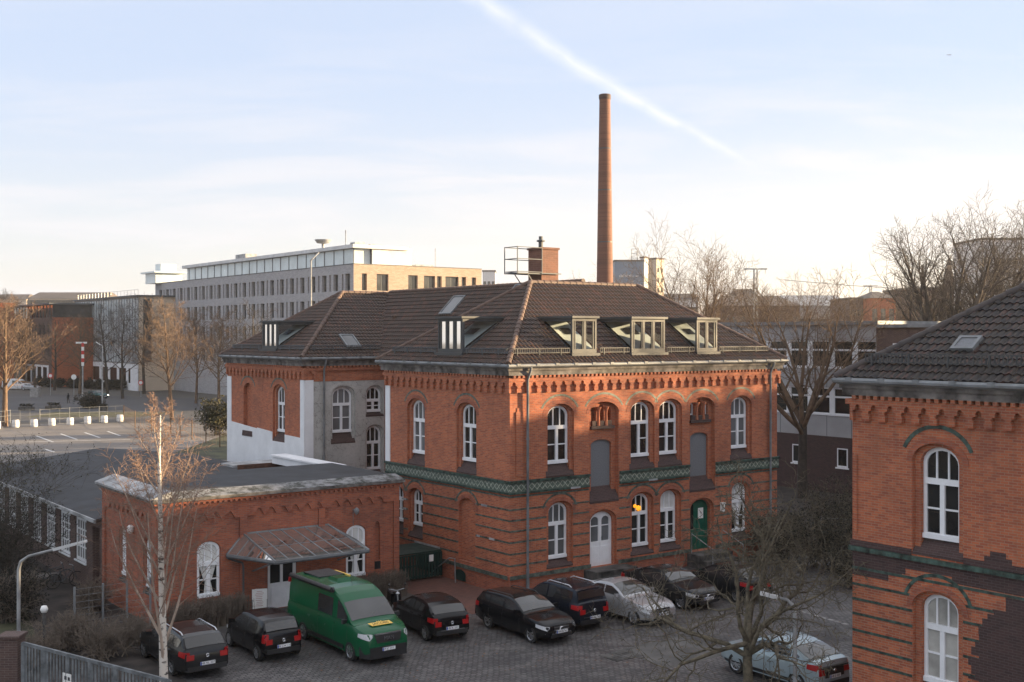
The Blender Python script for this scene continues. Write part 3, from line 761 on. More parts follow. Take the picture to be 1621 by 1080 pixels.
for i, (c, w) in enumerate(DN):
    arched_window(M, FF, c, w, *ZD, .37, sill=.80, glassm='window_glass_pale' if i == 0 else 'window_glass', curtain=(None, None, 'top', 'tied')[i])
lb = MB(); lb.lathe(tuple(FF.p(6.80, 2.84, .245)), [(.0, -.08), (.06, -.06), (.08, 0), (.06, .06), (.0, .08)], 10); lb.lathe(tuple(FF.p(7.0, 2.74, .245)), [(.0, -.12), (.1, -.08), (.12, 0), (.1, .08), (.0, .12)], 10)
lb.build('lit_lamp', 'lamp_warm', M, smooth=80)
for i, (c, w) in enumerate(BAY):
    p = MB(); poly(p, FF, arch(c, 1.12, 3.8, 5.78, .22), (), .30); p.build('boarded_panel', 'panel_grey', M)
    s = MB(); s.hexa([FF.p(c-.795, 3.2, -.02), FF.p(c+.795, 3.2, -.02), FF.p(c+.795, 3.2, .31), FF.p(c-.795, 3.2, .31), FF.p(c-.795, 3.3, -.02), FF.p(c+.795, 3.3, -.02), FF.p(c+.795, 3.86, .31), FF.p(c-.795, 3.86, .31)])
    s.build('brick_slope', 'brick_brown', M)
    s = MB(); wbox(s, FF, c-.64, c+.64, 6.22, 6.34, .06, .30)
    for dx in (-.42, 0, .42): wbox(s, FF, c+dx-.12, c+dx+.12, 6.345, 6.55, .12, .41)
    s.build('niche_sill', 'brick_brown', M)
    s = MB()
    for dx in (-.21, .21):
        s.lathe(tuple(FF.p(c+dx, 6.35, .12)), [(.07, 0), (.06, .06), (.055, .6), (.11, .72), (.13, .78)], 8)
    s.build('colonnette', 'brick_red', M, smooth=50)
    if i == 1:
        for dx in (-.42, .42):
            s = MB(); slab(s, FF, arch(c+dx, .24, 6.56, 7.10, .12), .3, .34, [arch(c+dx, .14, 6.62, 7.04, .07)]); o = s.build('slit_window', 'white_frame', M)
            s = MB(); poly(s, FF, arch(c+dx, .14, 6.62, 7.04, .07), (), .33); s.build('pane', 'window_glass', o)
# doors
c, w, a, b = DOORS[0]; s = MB(); slab(s, FF, arch(c, w-.01, a, b, .42), .2, .28, [arch(c-.29, .42, a+1.0, b-.22, .16), arch(c+.29, .42, a+1.0, b-.22, .16)])
wbox(s, FF, c-.5, c+.5, a+.1, a+.8, .185, .2); wbox(s, FF, c-.02, c+.02, a+.03, a+.97, .18, .2)
for k in (-1, 1): wbox(s, FF, c+k*.29-.2, c+k*.29+.2, a+1.62, a+1.66, .215, .25)
o = s.build('door', 'white_frame', M); o['label'] = 'white double door with arched glazing'
s = MB(); poly(s, FF, arch(c-.29, .44, a+.98, b-.2, .16), (), .25); poly(s, FF, arch(c+.29, .44, a+.98, b-.2, .16), (), .25); s.build('pane', 'window_glass_pale', o)
s = MB(); s.bar(FF.p(c+.07, a+1.05, .15), FF.p(c+.07, a+1.2, .15), .03, .03); s.build('handle', 'zinc_dark', o)
c, w, a, b = DOORS[1]; s = MB(); poly(s, FF, arch(c, w-.01, a, b, .42), (), .27)
for k in range(-3, 4): wbox(s, FF, c+k*.17-.075, c+k*.17+.075, a+.02, 2.3, .245, .27)
o = s.build('door', 'door_green', M); o['label'] = 'green arched board door with a white notice'
s = MB(); wbox(s, FF, c+.0, c+.32, a+1.35, a+1.82, .235, .245); s.build('notice', 'sign_white', o)
s = MB(); wbox(s, FF, c-.62, c-.3, a+.9, 2.6, .238, .25); s.build('glazing', 'window_glass', o)
for x, y in ((3.7, 5.9), (9.6, 11.6)):
    s = MB(); wbox(s, FF, x, y, .0, .57, -.9, -.01); wbox(s, FF, x, y, 0, .36, -1.25, -.9); wbox(s, FF, x, y, 0, .18, -1.6, -1.25); s.build('door_steps', 'stone_dark', M)
for x in (9.65, 11.55):
    s = MB(); s.tube([FF.p(x, .6, -.3), FF.p(x, 1.45, -.3), FF.p(x, .95, -1.55), FF.p(x, .15, -1.55)], .022, 6); s.build('handrail', 'steel', M)
s = MB(); wbox(s, FF, 11.75, 11.92, 2.2, 2.55, -.14, -.01); wbox(s, FF, 11.72, 11.95, 2.55, 2.6, -.17, -.01); s.build('wall_lamp', 'globe_white', M)
# ornament on the front
def ornaments(par, fr, s0, s1, segs, blocks, ups, dns, zs):
    s = MB()
    for a, b in segs:
        wbox(s, fr, a, b, 3.98, 4.33, -.06, 0)
    s.build('ornamental_tile_band', 'tile_frieze', par)
    s = MB()
    for a, b in segs: wbox(s, fr, a, b, 4.33, 4.43, -.12, 0); wbox(s, fr, a, b, 3.90, 3.98, -.09, 0)
    s.build('band_moulding', 'green_brick', par)
    stripes(par, fr, s0, s1, zs, blocks)
    for c, w in dns: s = MB(); arc_strip(s, fr, c, w/2+.36, .37+.36, 3.38-.37-.02, .085, -.012, 18, 162); s.build('glazed_brick_arch', 'green_grey_brick', par)
    for c, w in ups: s = MB(); arc_strip(s, fr, c, w/2+.40, .42+.36, 6.87, .09, -.004, 22, 158); s.build('hood_mould', 'green_grey_brick', par)
    for c, w in ups: s = MB(); arc_strip(s, fr, c, w/2+.172, .48, 6.87, .16, -.007, 0, 180); s.build('brick_arch', 'brick_red_old', par)
    for c, w in dns: s = MB(); arc_strip(s, fr, c, w/2+.172, .45, 3.01, .15, -.007, 0, 180); s.build('brick_arch', 'brick_red_old', par)
ZS = [3.80, 3.30, 2.88, 2.46, 2.03, 1.58, 1.13]
blocks = [(c, w/2+.18, .8, 3.55) for c, w in DN]+[(c, w/2+.13, .5, 2.95) for c, w, a, b in DOORS]+[(c, .83, 2.9, 4.5) for c, w in BAY]
ornaments(M, FF, .0, 15.6, [(-.06, 4.02), (5.70, 9.78), (11.46, 15.66)], blocks, UP+[(c, w-.3) for c, w in BAY], DN, ZS)
s = MB(); trefoil_strip(s, FF, -.12, 15.72, 7.84, 8.28, 32, .11); s.build('trefoil_frieze', 'brick_red', M)
def plinth(par, fr, s0, s1, gaps):
    s = MB(); x = s0
    for a, b in gaps+[(s1, s1)]:
        if a > x: wbox(s, fr, x, a, .56, .74, -.10, 0); wbox(s, fr, x, a, .0, .56, -.07, 0)
        x = b
    s.build('plinth', 'brick_red_old', par)
    s = MB(); x = s0
    for a, b in gaps+[(s1, s1)]:
        if a > x: wbox(s, fr, x, a, .60, .76, -.115, -.101)
        x = b
    s.build('plinth_band', 'green_grey_brick', par)
plinth(M, FF, -.07, 15.6, [(4.05, 5.55), (9.85, 11.35)])
for x in (.62, .98): pass
for x in (.28, 15.0): s = MB(); wbox(s, FF, x, x+.34, 4.6, 7.1, -.05, 0); wbox(s, FF, x+.06, x+.28, 7.1, 7.25, -.03, 0); s.build('corner_pilaster', 'brick_red', M)
# left face
wl = MB(); holes = []
UL = [(6.80, 1.10), (2.95, 1.10)]
for c, w in UL: holes.append(stepped_hole(wl, FL, c, w, *ZU, .40, zb=4.46))
LL = [(6.85, .86), (8.40, .80)]
for c, w in LL: holes.append(stepped_hole(wl, FL, c, w, 1.82, 3.40, .33, zb=1.3))
A = arch(2.92, 1.2, .86, 3.46, .42); holes.append(A); rim(wl, FL, A, 0, .14); poly(wl, FL, A, (), .14)
poly(wl, FL, [(0, 0), (9.3, 0), (9.3, 8.6), (0, 8.6)], holes)
wl.build('wall', BR, M)
for i, (c, w) in enumerate(UL): arched_window(M, FL, c, w, *ZU, .40, sill=4.44, glassm='window_glass_pale' if i == 0 else 'window_glass')
for c, w in LL: arched_window(M, FL, c, w, 1.82, 3.40, .33, sill=1.28, glassm='window_glass')
blocks = [(c, w/2+.18, 1.3, 3.6) for c, w in LL]+[(2.92, .62, .8, 3.5)]
ornaments(M, FL, 0, 9.3, [(0, 9.3)], blocks, UL, [(6.85, .86), (8.40, .8), (2.92, .9)], ZS)
s = MB(); trefoil_strip(s, FL, .0, 9.3, 7.84, 8.28, 19, .11); s.build('trefoil_frieze', 'brick_red', M)
plinth(M, FL, 0, 9.3, [])
s = MB(); wbox(s, FL, 8.95, 9.34, 4.05, 7.82, -.035, .0); wbox(s, Fr((0, 9.3, 0), (1, 0, 0), (0, 1, 0)), -.03, .4, 0, 7.82, -.03, 0); s.build('white_quoin', 'white_paint', M)
# cellar openings
s = MB(); q = arch(3.3, .8, .05, .5, .2); slab(s, FL, q, -.09, .0); s.build('cellar_hatch', 'lattice_green', M)
s = MB()
for z, a, b in ((3.3, 1.5, 1.9), (2.03, 1.0, 1.35), (2.03, 2.0, 2.2), (2.88, 7.6, 7.95), (2.46, 7.6, 7.95), (1.13, 4.9, 6.9), (.68, 5.4, 7.6)):
    wbox(s, FL, a, b, z-.042, z+.042, -.02-(.11 if z < .8 else 0), -.01)
for a, b in ((3.0, 3.5), (7.3, 7.8)): wbox(s, FF, a, b, 3.9, 3.98, -.1, -.085)
s.build('lime_patch', 'lead_grey', M)
# remaining walls of the H plan
s = MB()
s.box((.3, 9.0, 0), (4.9, 9.3, 8.6)); s.box((4.7, 9.3, 0), (4.95, 17.4, 8.6)); s.box((10.7, 9.3, 0), (10.95, 17.4, 8.6)); s.box((15.35, .3, 0), (15.6, 9.3, 8.6)); s.box((10.7, 9.05, 0), (15.3, 9.3, 8.6))
s.box((10.7, 17.4, 0), (15.6, 17.65, 8.6)); s.box((15.35, 17.7, 0), (15.6, 27, 8.6)); s.box((0.3, 26.75, 0), (15.3, 27, 8.6))
s.build('rear_walls', 'brick_red_old', M)
s = MB(); s.box((.4, .45, 8.55), (15.2, 9.0, 8.6)); s.box((.4, .45, 4.2), (15.2, 9.0, 4.3)); s.build('attic_floor', 'concrete', M)
cornice(M, 0, 0, 15.6, 9.3)
hip_roof(M, -.30, -.30, 15.90, 9.60, 8.96, 12.43, 4.93, 'fl')
SL = (12.43-8.96)/5.07
# roof furniture
for a, b in ((.25, 3.1), (4.75, 6.35), (8.6, 10.25), (11.85, 15.1)):
    guard(M, (a, .12, 9.36), (b, .12, 9.36), None)
for a, b in ((9.0, 5.4), (3.3, .3)): guard(M, (.12, a, 9.36), (.12, b, 9.36), None, m='zinc_dark')
dormer(M, FF, 3.25, 4.55, .12, 9.36, 10.78, 2.3, 2); dormer(M, FF, 6.5, 8.45, .12, 9.36, 10.78, 2.3, 3); dormer(M, FF, 10.4, 11.7, .12, 9.36, 10.78, 2.3, 2)
dormer(M, FL, 3.4, 5.25, .12, 9.36, 10.78, 2.3, 3)
downpipe(M, .78, -.13, 0, 8.85, (0, -1)); downpipe(M, 15.0, -.13, 0, 8.85, (0, -1))
# left wing with grey stucco front
O2 = 17.4
FG = Fr((0, O2, 0), (1, 0, 0), (0, -1, 0)); FW = Fr((0, O2, 0), (0, 1, 0), (-1, 0, 0))
wl = MB(); h = [stepped_hole(wl, FG, 2.22, 1.16, 5.06, 7.38, .42, zb=4.5, e=.13), stepped_hole(wl, FG, 4.1, .9, 6.05, 7.38, .4, zb=5.8, e=.1), stepped_hole(wl, FG, 4.1, .9, 3.0, 5.3, .4, zb=2.7, e=.1)]
poly(wl, FG, [(0, 0), (5, 0), (5, 7.72), (0, 7.72)], h); wl.build('stucco_wall', 'stucco_grey', M)
s = MB(); wbox(s, FG, 0, 5, 7.72, 8.6, -.02, .2); s.build('wall', 'brick_red', M)
arched_window(M, FG, 2.22, 1.16, 5.06, 7.38, .42, sill=4.48, e=.13, glassm='window_glass_pale')
arched_window(M, FG, 4.1, .9, 6.05, 7.38, .4, sill=5.8, e=.1, transom=.45); arched_window(M, FG, 4.1, .9, 3.0, 5.3, .4, sill=2.7, e=.1)
s = MB(); trefoil_strip(s, FG, -.1, .62, 7.84, 8.28, 1, .1); s.build('trefoil_frieze', 'brick_red', M)
s = MB(); wbox(s, FG, -.03, .5, 0, 7.8, -.035, 0); wbox(s, FW, -.03, .42, 0, 7.8, -.03, 0); s.build('white_quoin', 'white_paint', M)
wl = MB(); A = arch(6.85, 1.15, 5.0, 7.45, .42); B = [stepped_hole(wl, FW, 2.95, 1.08, 5.0, 7.38, .40, zb=4.5), A]
rim(wl, FW, A, 0, .2); poly(wl, FW, A, (), .2)
poly(wl, FW, [(0, 0), (9.6, 0), (9.6, 8.6), (0, 8.6)], B); wl.build('wall', 'brick_red', M)
arched_window(M, FW, 2.95, 1.08, 5.0, 7.38, .40, sill=4.48)
s = MB(); slab(s, FW, [(.42, 0), (9.63, 0), (9.63, 7.75), (9.05, 7.75), (9.05, 5.2), (5.6, 5.0), (5.6, 5.05), (3.7, 4.95), (3.7, 4.47), (2.2, 4.47), (2.2, 4.9), (.42, 4.85)], -.03, 0); s.build('limewash', 'white_paint', M)
s = MB(); s.hexa([FW.p(6.2, 4.5, -.06), FW.p(7.5, 4.5, -.06), FW.p(7.5, 4.5, 0.), FW.p(6.2, 4.5, 0.), FW.p(6.2, 4.6, -.06), FW.p(7.5, 4.6, -.06), FW.p(7.5, 5.0, 0.), FW.p(6.2, 5.0, 0.)]); s.build('blind_sill', 'brick_brown', M)
s = MB(); trefoil_strip(s, FW, 0, 9.6, 7.84, 8.28, 20, .11); s.build('trefoil_frieze', 'brick_red', M)
for c in (2.95, 6.85): s = MB(); arc_strip(s, FW, c, .98, .80, 6.97, .09, -.012, 22, 158); s.build('hood_mould', 'green_grey_brick', M)
cornice(M, 0, O2, 15.6, 27.0)
hip_roof(M, -.30, O2-.30, 15.90, 27.30, 8.96, 12.5, 5.1, 'fl')
guard(M, (.12, 26.6, 9.36), (.12, O2+5.4, 9.36), None, m='zinc_dark'); guard(M, (.12, O2+3.2, 9.36), (.12, O2+.3, 9.36), None, m='zinc_dark')
guard(M, (.4, O2+.12, 9.36), (4.6, O2+.12, 9.36), None, m='zinc_dark')
dormer(M, FW, 3.4, 5.25, .12, 9.36, 10.78, 2.3, 3)
downpipe(M, 1.05, O2-.13, 3, 8.85, (0, -1))
# link roof between the wings
s = MB(); zr = 12.55
a0, a1 = 2.0, 22.0
s.face([(4.2, a0+5, 8.96), (4.2, a1, 8.96), (7.8, a1, zr), (7.8, a0+3, zr)], (-1, 0, 1)); s.face([(11.4, a0+5, 8.96), (11.4, a1, 8.96), (7.8, a1, zr), (7.8, a0+3, zr)], (1, 0, 1))
Ls = math.hypot(3.6, zr-8.96)
tiled(s, (4.2, 22.4, 8.96), (0, -1, 0), (3.6, 0, zr-8.96), (-(zr-8.96), 0, 3.6), Ls, lambda t: 0, lambda t: 16.5)
r = s.build('link_roof', 'roof_tile', M, smooth=40); s = MB(); ridge(s, (7.8, 4.8, zr+.03), (7.8, 22, zr+.03)); s.build('ridge_tiles', 'ridge_tile', r, smooth=50)
skylight(M, (4.2, 17, 8.96), (0, -1, 0), (3.6, 0, zr-8.96), 2.4, 3.05, 1.1, 1.35); skylight(M, (4.2, 13, 8.96), (0, -1, 0), (3.6, 0, zr-8.96), 3.2, 4.25, 1.0, .8)
skylight(M, (-.30, O2-.30, 8.96), (1, 0, 0), (0, 5.1, 3.54), 2.9, .75, .85, 1.15)
s = MB(); s.tube([(6.2, 18.9, 10.4), (6.2, 18.9, 11.1)], .1, 8); s.lathe((6.2, 18.9, 11.1), [(.16, 0), (.16, .06), (.1, .12)], 8); s.build('vent_pipe', 'ridge_tile', M)
# chimney stack with a sweep's platform
cu, cv = 7.1, 7.0
s = MB(); s.box((cu, cv, 11), (cu+1.02, cv+1.02, 14.15)); s.box((cu-.05, cv-.05, 14.15), (cu+1.07, cv+1.07, 14.25)); ch = s.build('chimney_stack', 'chimney_brick', M)
s = MB(); s.lathe((cu+.35, cv+.5, 14.25), [(.11, 0), (.11, .28), (.2, .3), (.2, .36), (.09, .4), (.1, .55)], 10); s.build('chimney_pot', 'zinc_dark', ch)
s = MB()
P0, P1, Q0, Q1 = (cu-1.5, cv-.1), (cu-.05, cv-.1), (cu-1.5, cv+.9), (cu-.05, cv+.9)
for a, b in ((P0, P1), (P0, Q0), (Q0, Q1)):
    for z in (13.05, 13.65, 14.2): s.bar((*a, z), (*b, z), .035, .035)
for p in (P0, Q0, P1): s.bar((*p, 12.95), (*p, 14.22), .035, .035)
s.box((cu-1.5, cv-.1, 12.95), (cu-.05, cv+.9, 13.0)); s.bar((cu-.9, cv-.1, 12.95), (cu-.02, cv-.1, 11.9), .035, .035); s.bar((cu-.9, cv+.9, 12.95), (cu-.02, cv+.9, 11.9), .035, .035)
s.bar((cu-.1, cv-.12, 13.0), (cu+1.1, cv-.12, 13.0), .03, .05)
s.build('chimney_platform', 'zinc_dark', ch)

# ------------------------------------------------------------------ right brick building
UR, VR = -1.40, -16.95
Bd = thing('brick_building', 'red brick building cut by the right edge, with purple brickwork low on its wall', 'building', (UR, VR))
FR_ = Fr((UR, VR, 0), (0, -1, 0), (-1, 0, 0))
wl = MB(); cs = [2.5, 6.4]; hs = []
for c in cs: hs.append(stepped_hole(wl, FR_, c, 1.06, 5.04, 7.32, .4, zb=4.62)); hs.append(stepped_hole(wl, FR_, c, 1.02, 1.46, 3.68, .38, zb=.9))
poly(wl, FR_, [(0, 0), (9.3, 0), (9.3, 8.6), (0, 8.6)], hs); wl.build('wall', 'brick_red', Bd)
for i, c in enumerate(cs):
    arched_window(Bd, FR_, c, 1.06, 5.04, 7.32, .4, sill=4.60, sill_m='brick_brown'); arched_window(Bd, FR_, c, 1.02, 1.46, 3.68, .38, sill=.9, glassm='blind')
s = MB(); trefoil_strip(s, FR_, 0, 9.3, 7.86, 8.3, 19, .12); s.build('trefoil_frieze', 'brick_red', Bd)
for c in cs:
    s = MB(); arc_strip(s, FR_, c, .95, .86, 6.92, .10, -.014, 22, 158); s.build('hood_mould', 'green_brick', Bd)
    s = MB(); arc_strip(s, FR_, c, .90, .80, 3.32, .085, -.016, 15, 165); s.build('hood_mould', 'green_brick', Bd)
    s = MB(); arc_strip(s, FR_, c, .71, .50, 6.92, .15, -.022, 0, 180); s.build('brick_arch', 'brick_red_old', Bd)
    s = MB(); arc_strip(s, FR_, c, .70, .47, 3.30, .15, -.022, 0, 180); s.build('brick_arch', 'brick_red_old', Bd)
blocks = [(c, .70, 1, 3.7) for c in cs]
stripes(Bd, FR_, 0, 9.3, [3.99, 3.56, 3.17, 2.78, 2.35, 1.92, 1.53], blocks, m='green_brick')
s = MB(); wbox(s, FR_, -.08, 9.3, 4.44, 4.56, -.08, 0); wbox(s, Fr((UR, VR, 0), (1, 0, 0), (0, 1, 0)), 0, 15, 4.44, 4.56, -.08, 0); s.build('string_course', 'green_brick', Bd)
s = MB()
wbox(s, FR_, -.05, 1.78, 4.565, 4.72, -.03, 0); wbox(s, FR_, 3.22, 9.3, 4.565, 4.72, -.03, 0)
slab(s, FR_, [(3.75, 4.72), (4.45, 4.72), (4.45, 4.85), (4.3, 4.85), (4.3, 4.98), (3.9, 4.98), (3.9, 4.85), (3.75, 4.85)], -.005, 0)
slab(s, FR_, [(0, 4.05), (1.6, 4.05), (1.6, 4.2), (2.9, 4.2), (2.9, 4.05), (9.3, 4.05), (9.3, 4.44), (0, 4.44)], -.005, 0)
slab(s, FR_, [(0, 3.8), (1.1, 3.8), (1.1, 3.95), (1.5, 3.95), (1.5, 4.05), (0, 4.05)], -.005, 0)
s.build('purple_brickwork', 'brick_brown', Bd)
rng = random.Random(12); pts_ = [(5.6, 0), (5.6, 3.95)]; z = 3.95; x = 4.3
while z > .1:
    x = max(3.34, min(4.3, (4.3-.9*(3.95-z)/.9 if z > 3.0 else 3.42)+rng.choice((-.1, 0, 0, .1, .2)))); hgt = .066*rng.choice((1, 2, 3)); pts_ += [(x, z), (x, max(0, z-hgt))]; z -= hgt
s = MB(); slab(s, FR_, pts_, -.014, 0)
s.build('purple_brickwork', 'brick_brown', Bd)
s = MB(); wbox(s, FR_, .09, .16, 4.9, 6.95, -.04, 0); s.build('corner_pilaster', 'brick_red', Bd)
s = MB(); s.box((UR+.02, VR-.3, 0), (UR+15.6, VR-.0, 8.6)); s.box((UR+15.3, VR-9.3, 0), (UR+15.6, VR-.31, 8.6)); s.box((UR+.02, VR-9.3, 0), (UR+15.2, VR-9.0, 8.6)); s.build('rear_walls', 'brick_red_old', Bd)
cornice(Bd, UR, VR-9.3, UR+15.6, VR)
hip_roof(Bd, UR-.30, VR-9.60, UR+15.90, VR+.30, 8.96, 12.43, 4.93, 'l', 'roof_tile_black', 'ridge_tile_dark')
guard(Bd, (UR+.14, VR-.3, 9.36), (UR+.14, VR-9, 9.36), None, h=.24)
skylight(Bd, (UR-.30, VR+.30, 8.96), (0, -1, 0), (4.93, 0, 3.47), 2.75, 1.2, .62, .55, 'panel_grey')

# ------------------------------------------------------------------ low brick annex with glass canopy
AU, AV = -12.72, 3.26; AW, AD, AH = 9.68, 5.7, 4.42
An = thing('brick_annex', 'low flat roofed red brick annex with a hipped glass canopy over its white door', 'building', (AU, AV))
FA = Fr((0, AV, 0), (1, 0, 0), (0, -1, 0)); FB = Fr((AU, AV, 0), (0, 1, 0), (-1, 0, 0))
wl = MB(); hs = []
AWN = [(-10.85, .84), (-4.93, .84)]
for c, w in AWN: hs.append(stepped_hole(wl, FA, c, w, .84, 2.78, .3, e=.03, d1=.04, d2=.22))
hs.append([(-8.6, .05), (-7.42, .05), (-7.42, 2.15), (-8.6, 2.15)]); rim(wl, FA, hs[-1], 0, .2)
q = arch(-4.0, .26, 1.35, 2.85, .22, 4); hs.append(q); rim(wl, FA, q, 0, .12); poly(wl, FA, q, (), .12)
poly(wl, FA, [(AU, 0), (AU+AW, 0), (AU+AW, AH-.1), (AU, AH-.1)], hs)
hs = []
for c in (.95, 3.55): hs.append(stepped_hole(wl, FB, c, .66, 1.25, 3.0, .3, zb=1.0, e=.08, d1=.05))
poly(wl, FB, [(0, 0), (AD, 0), (AD, AH-.1), (0, AH-.1)], hs)
wl.box((AU+AW-.2, AV+.02, 0), (AU+AW, AV+AD, AH-.1)); wl.box((AU+.02, AV+AD-.2, 0), (AU+AW-.2, AV+AD, AH-.1))
wl.build('wall', 'brick_red_old', An)
for c, w in AWN: arched_window(An, FA, c, w, .84, 2.78, .3, d=.06, curtain='tied', e=.03, transom=.60)
for c in (.95, 3.55): arched_window(An, FB, c, .66, 1.25, 3.0, .3, d=.12, sill=1.0, e=.08, sill_m='stone_dark')
# corbel arches under the parapet: brick skin with round notches
def corbel_skin(fr, s0, s1, groups, ztop, zb, proud):
    s = MB(); up = [(s0, ztop), (s0, .0), (s0+.28, .0), (s0+.28, zb)]
    for c in groups:
        n = 6; up += [(c-.2, zb)]+[(c-.2+.4*(i/n), zb+.26*math.sin(math.pi*i/n)) for i in range(1, n)]+[(c+.2, zb)]
    up += [(s1-.28, zb), (s1-.28, 0), (s1, 0), (s1, ztop)]
    slab(s, fr, up, -proud, 0); s.build('corbel_frieze', 'brick_red_old', An)
corbel_skin(FA, AU, AU+3.3, [AU+.62+i*.5 for i in range(5)], AH-.12, 3.55, .07)
for a in (3.3, 6.42):
    s = MB(); zb = 3.58; up = [(AU+a, AH-.12), (AU+a, zb)]
    w_ = 3.12 if a < 4 else 3.26
    for i in range(6 if a < 4 else 5):
        c = AU+a+.45+i*.48; n = 6; up += [(c-.19, zb)]+[(c-.19+.38*(j/n), zb+.25*math.sin(math.pi*j/n)) for j in range(1, n)]+[(c+.19, zb)]
    up += [(AU+a+w_-.25, zb), (AU+a+w_-.25, 1.9 if a < 4 else 0), (AU+a+w_, 1.9 if a < 4 else 0), (AU+a+w_, AH-.12)]
    slab(s, FA, up, -.07, 0); s.build('corbel_frieze', 'brick_red_old', An)
corbel_skin(FB, -.07, AD, [.7+i*.5 for i in range(9)], AH-.12, 3.6, .07)
s = MB(); ringbelt(s, AU, AV, AU+AW, AV+AD, AH-.20, AH-.12, .13, sides='fl', thick=.2)
for k in range(int(AW/.2)): s.box((AU+k*.2, AV-.15, AH-.27), (AU+k*.2+.1, AV-.08, AH-.2))
s.build('brick_cornice', 'brick_red_old', An)
s = MB(); ringbelt(s, AU, AV, AU+AW, AV+AD, AH-.12, AH-.02, .2, sides='flbr', thick=.3); s.build('parapet', 'cornice_dark', An)
s = MB()
s.hexa([(AU-.19, AV-.19, AH-.02), (AU+AW+.19, AV-.19, AH-.02), (AU+AW+.19, AV+.55, AH-.02), (AU-.19, AV+.55, AH-.02), (AU-.19, AV-.19, AH), (AU+AW+.19, AV-.19, AH), (AU+AW+.19, AV+.55, AH+.16), (AU-.19, AV+.55, AH+.16)])
s.build('lead_flashing', 'mossy_edge', An)
s = MB(); s.box((AU+.3, AV+.55, AH-.1), (AU+AW+.15, AV+AD+.1, AH+.12)); s.build('flat_roof', 'bitumen', An)
s = MB(); s.hexa([(AU-.25, AV-.1, AH-.02), (AU+.5, AV-.1, AH-.02), (AU+.5, AV+AD+.3, AH-.02), (AU-.25, AV+AD+.3, AH-.02), (AU-.25, AV-.1, AH+.03), (AU+.5, AV-.1, AH+.26), (AU+.5, AV+AD+.3, AH+.3), (AU-.25, AV+AD+.3, AH+.06)]); s.build('lead_capping', 'lead_grey', An)
# door
c = -8.01; s = MB(); slab(s, FA, [(c-.58, .06), (c+.58, .06), (c+.58, 2.14), (c-.58, 2.14)], .08, .14, [[(c-.46, .98), (c-.05, .98), (c-.05, 2.02), (c-.46, 2.02)], [(c+.05, .98), (c+.46, .98), (c+.46, 2.02), (c+.05, 2.02)]])
wbox(s, FA, c-.42, c-.06, .2, .82, .065, .08); wbox(s, FA, c+.06, c+.42, .2, .82, .065, .08); o = s.build('door', 'white_frame', An)
s = MB(); s.face([FA.p(c-.5, .95, .12), FA.p(c+.5, .95, .12), FA.p(c+.5, 2.05, .12), FA.p(c-.5, 2.05, .12)]); s.build('pane', 'window_glass', o)
s = MB(); wbox(s, FA, c+.16, c+.4, 1.72, 1.9, .1, .115); s.build('notice', 'sign_white', o)
s = MB(); wbox(s, FA, c-.9, c+.9, 0, .05, -.9, -.005); s.build('door_step', 'stone_dark', An)
# canopy
y0 = -10.22; y1 = -4.9
TL, TR = FA.p(-9.55, 2.93, 0), FA.p(-6.15, 2.93, 0); BL, BRr = FA.p(-10.25, 2.28, 0), FA.p(-5.3, 2.28, 0)
FLc, FRc = FA.p(-9.3, 2.22, -2.15), FA.p(-5.6, 2.22, -2.15)
BL = FA.p(-10.2, 2.25, -.05); BRr = FA.p(-5.0, 2.25, -.05)
cp = MB()
E_ = dict(w=.05, h=.06)
for a, b in ((TL, TR), (TL, FLc), (TR, FRc), (BL, FLc), (BRr, FRc), (FLc, FRc), (TL, BL), (TR, BRr)): cp.bar(a, b, .055, .07)
n = 7
for i in range(1, n): cp.bar(TL.lerp(TR, i/n), FLc.lerp(FRc, i/n), .035, .045)
for i in range(1, 5): f = i/5; cp.bar(TL.lerp(FLc, f), BL.lerp(FLc, f), .03, .04); cp.bar(TR.lerp(FRc, f), BRr.lerp(FRc, f), .03, .04)
cp.bar(TL.lerp(FLc, .52), TR.lerp(FRc, .52), .02, .03)
for x in (-9.2, -5.75): cp.bar(FA.p(x, 1.55, -.03), FA.p(x, 2.16, -1.9), .04, .05)
cn = cp.build('canopy', 'zinc', An)
for nm, pts in (('canopy_glazing', (TL, TR, FRc, FLc)), ('canopy_glazing', (TL, FLc, BL)), ('canopy_glazing', (TR, FRc, BRr))):
    g = MB(); g.face([p+Vector((0, 0, .01)) for p in pts]); g.build(nm, 'canopy_glass', cn)
g = MB(); g.tube([BL+Vector((0, 0, -.06)), FLc+Vector((0, 0, -.06)), FRc+Vector((0, 0, -.06))], .045, 6); g.build('canopy_gutter', 'zinc_dark', cn)
g = MB(); g.tube([BL+Vector((0, -.08, -.1)), FA.p(-10.1, 2.1, -.1), FA.p(-9.62, 1.9, -.07), FA.p(-9.58, 1.75, -.07), FA.p(-9.58, .1, -.07)], .04, 6); g.build('downpipe', 'zinc_dark', An)
g = MB(); g.lathe(tuple(FA.p(-5.0, 3.38, -.16)), [(.03, -.16), (.1, -.06), (.11, .02), (.05, .1)], 10); g.bar(FA.p(-5.08, 3.4, 0), FA.p(-5.02, 3.42, -.14), .03, .03); g.bar(FA.p(-5.07, 2.8, -.01), FA.p(-5.07, 3.38, -.01), .015, .015); g.build('wall_lamp', 'zinc', An)
g = MB(); wbox(g, FA, -4.12, -3.86, 1.0, 1.3, -.02, 0); g.build('vent_grille', 'black_plastic', An)
g = MB(); g.lathe(tuple(FB.p(2.35, 3.1, -.12)), [(.05, -.14), (.12, -.06), (.12, .1), (.05, .16)], 10); g.build('wall_lamp', 'globe_white', An)

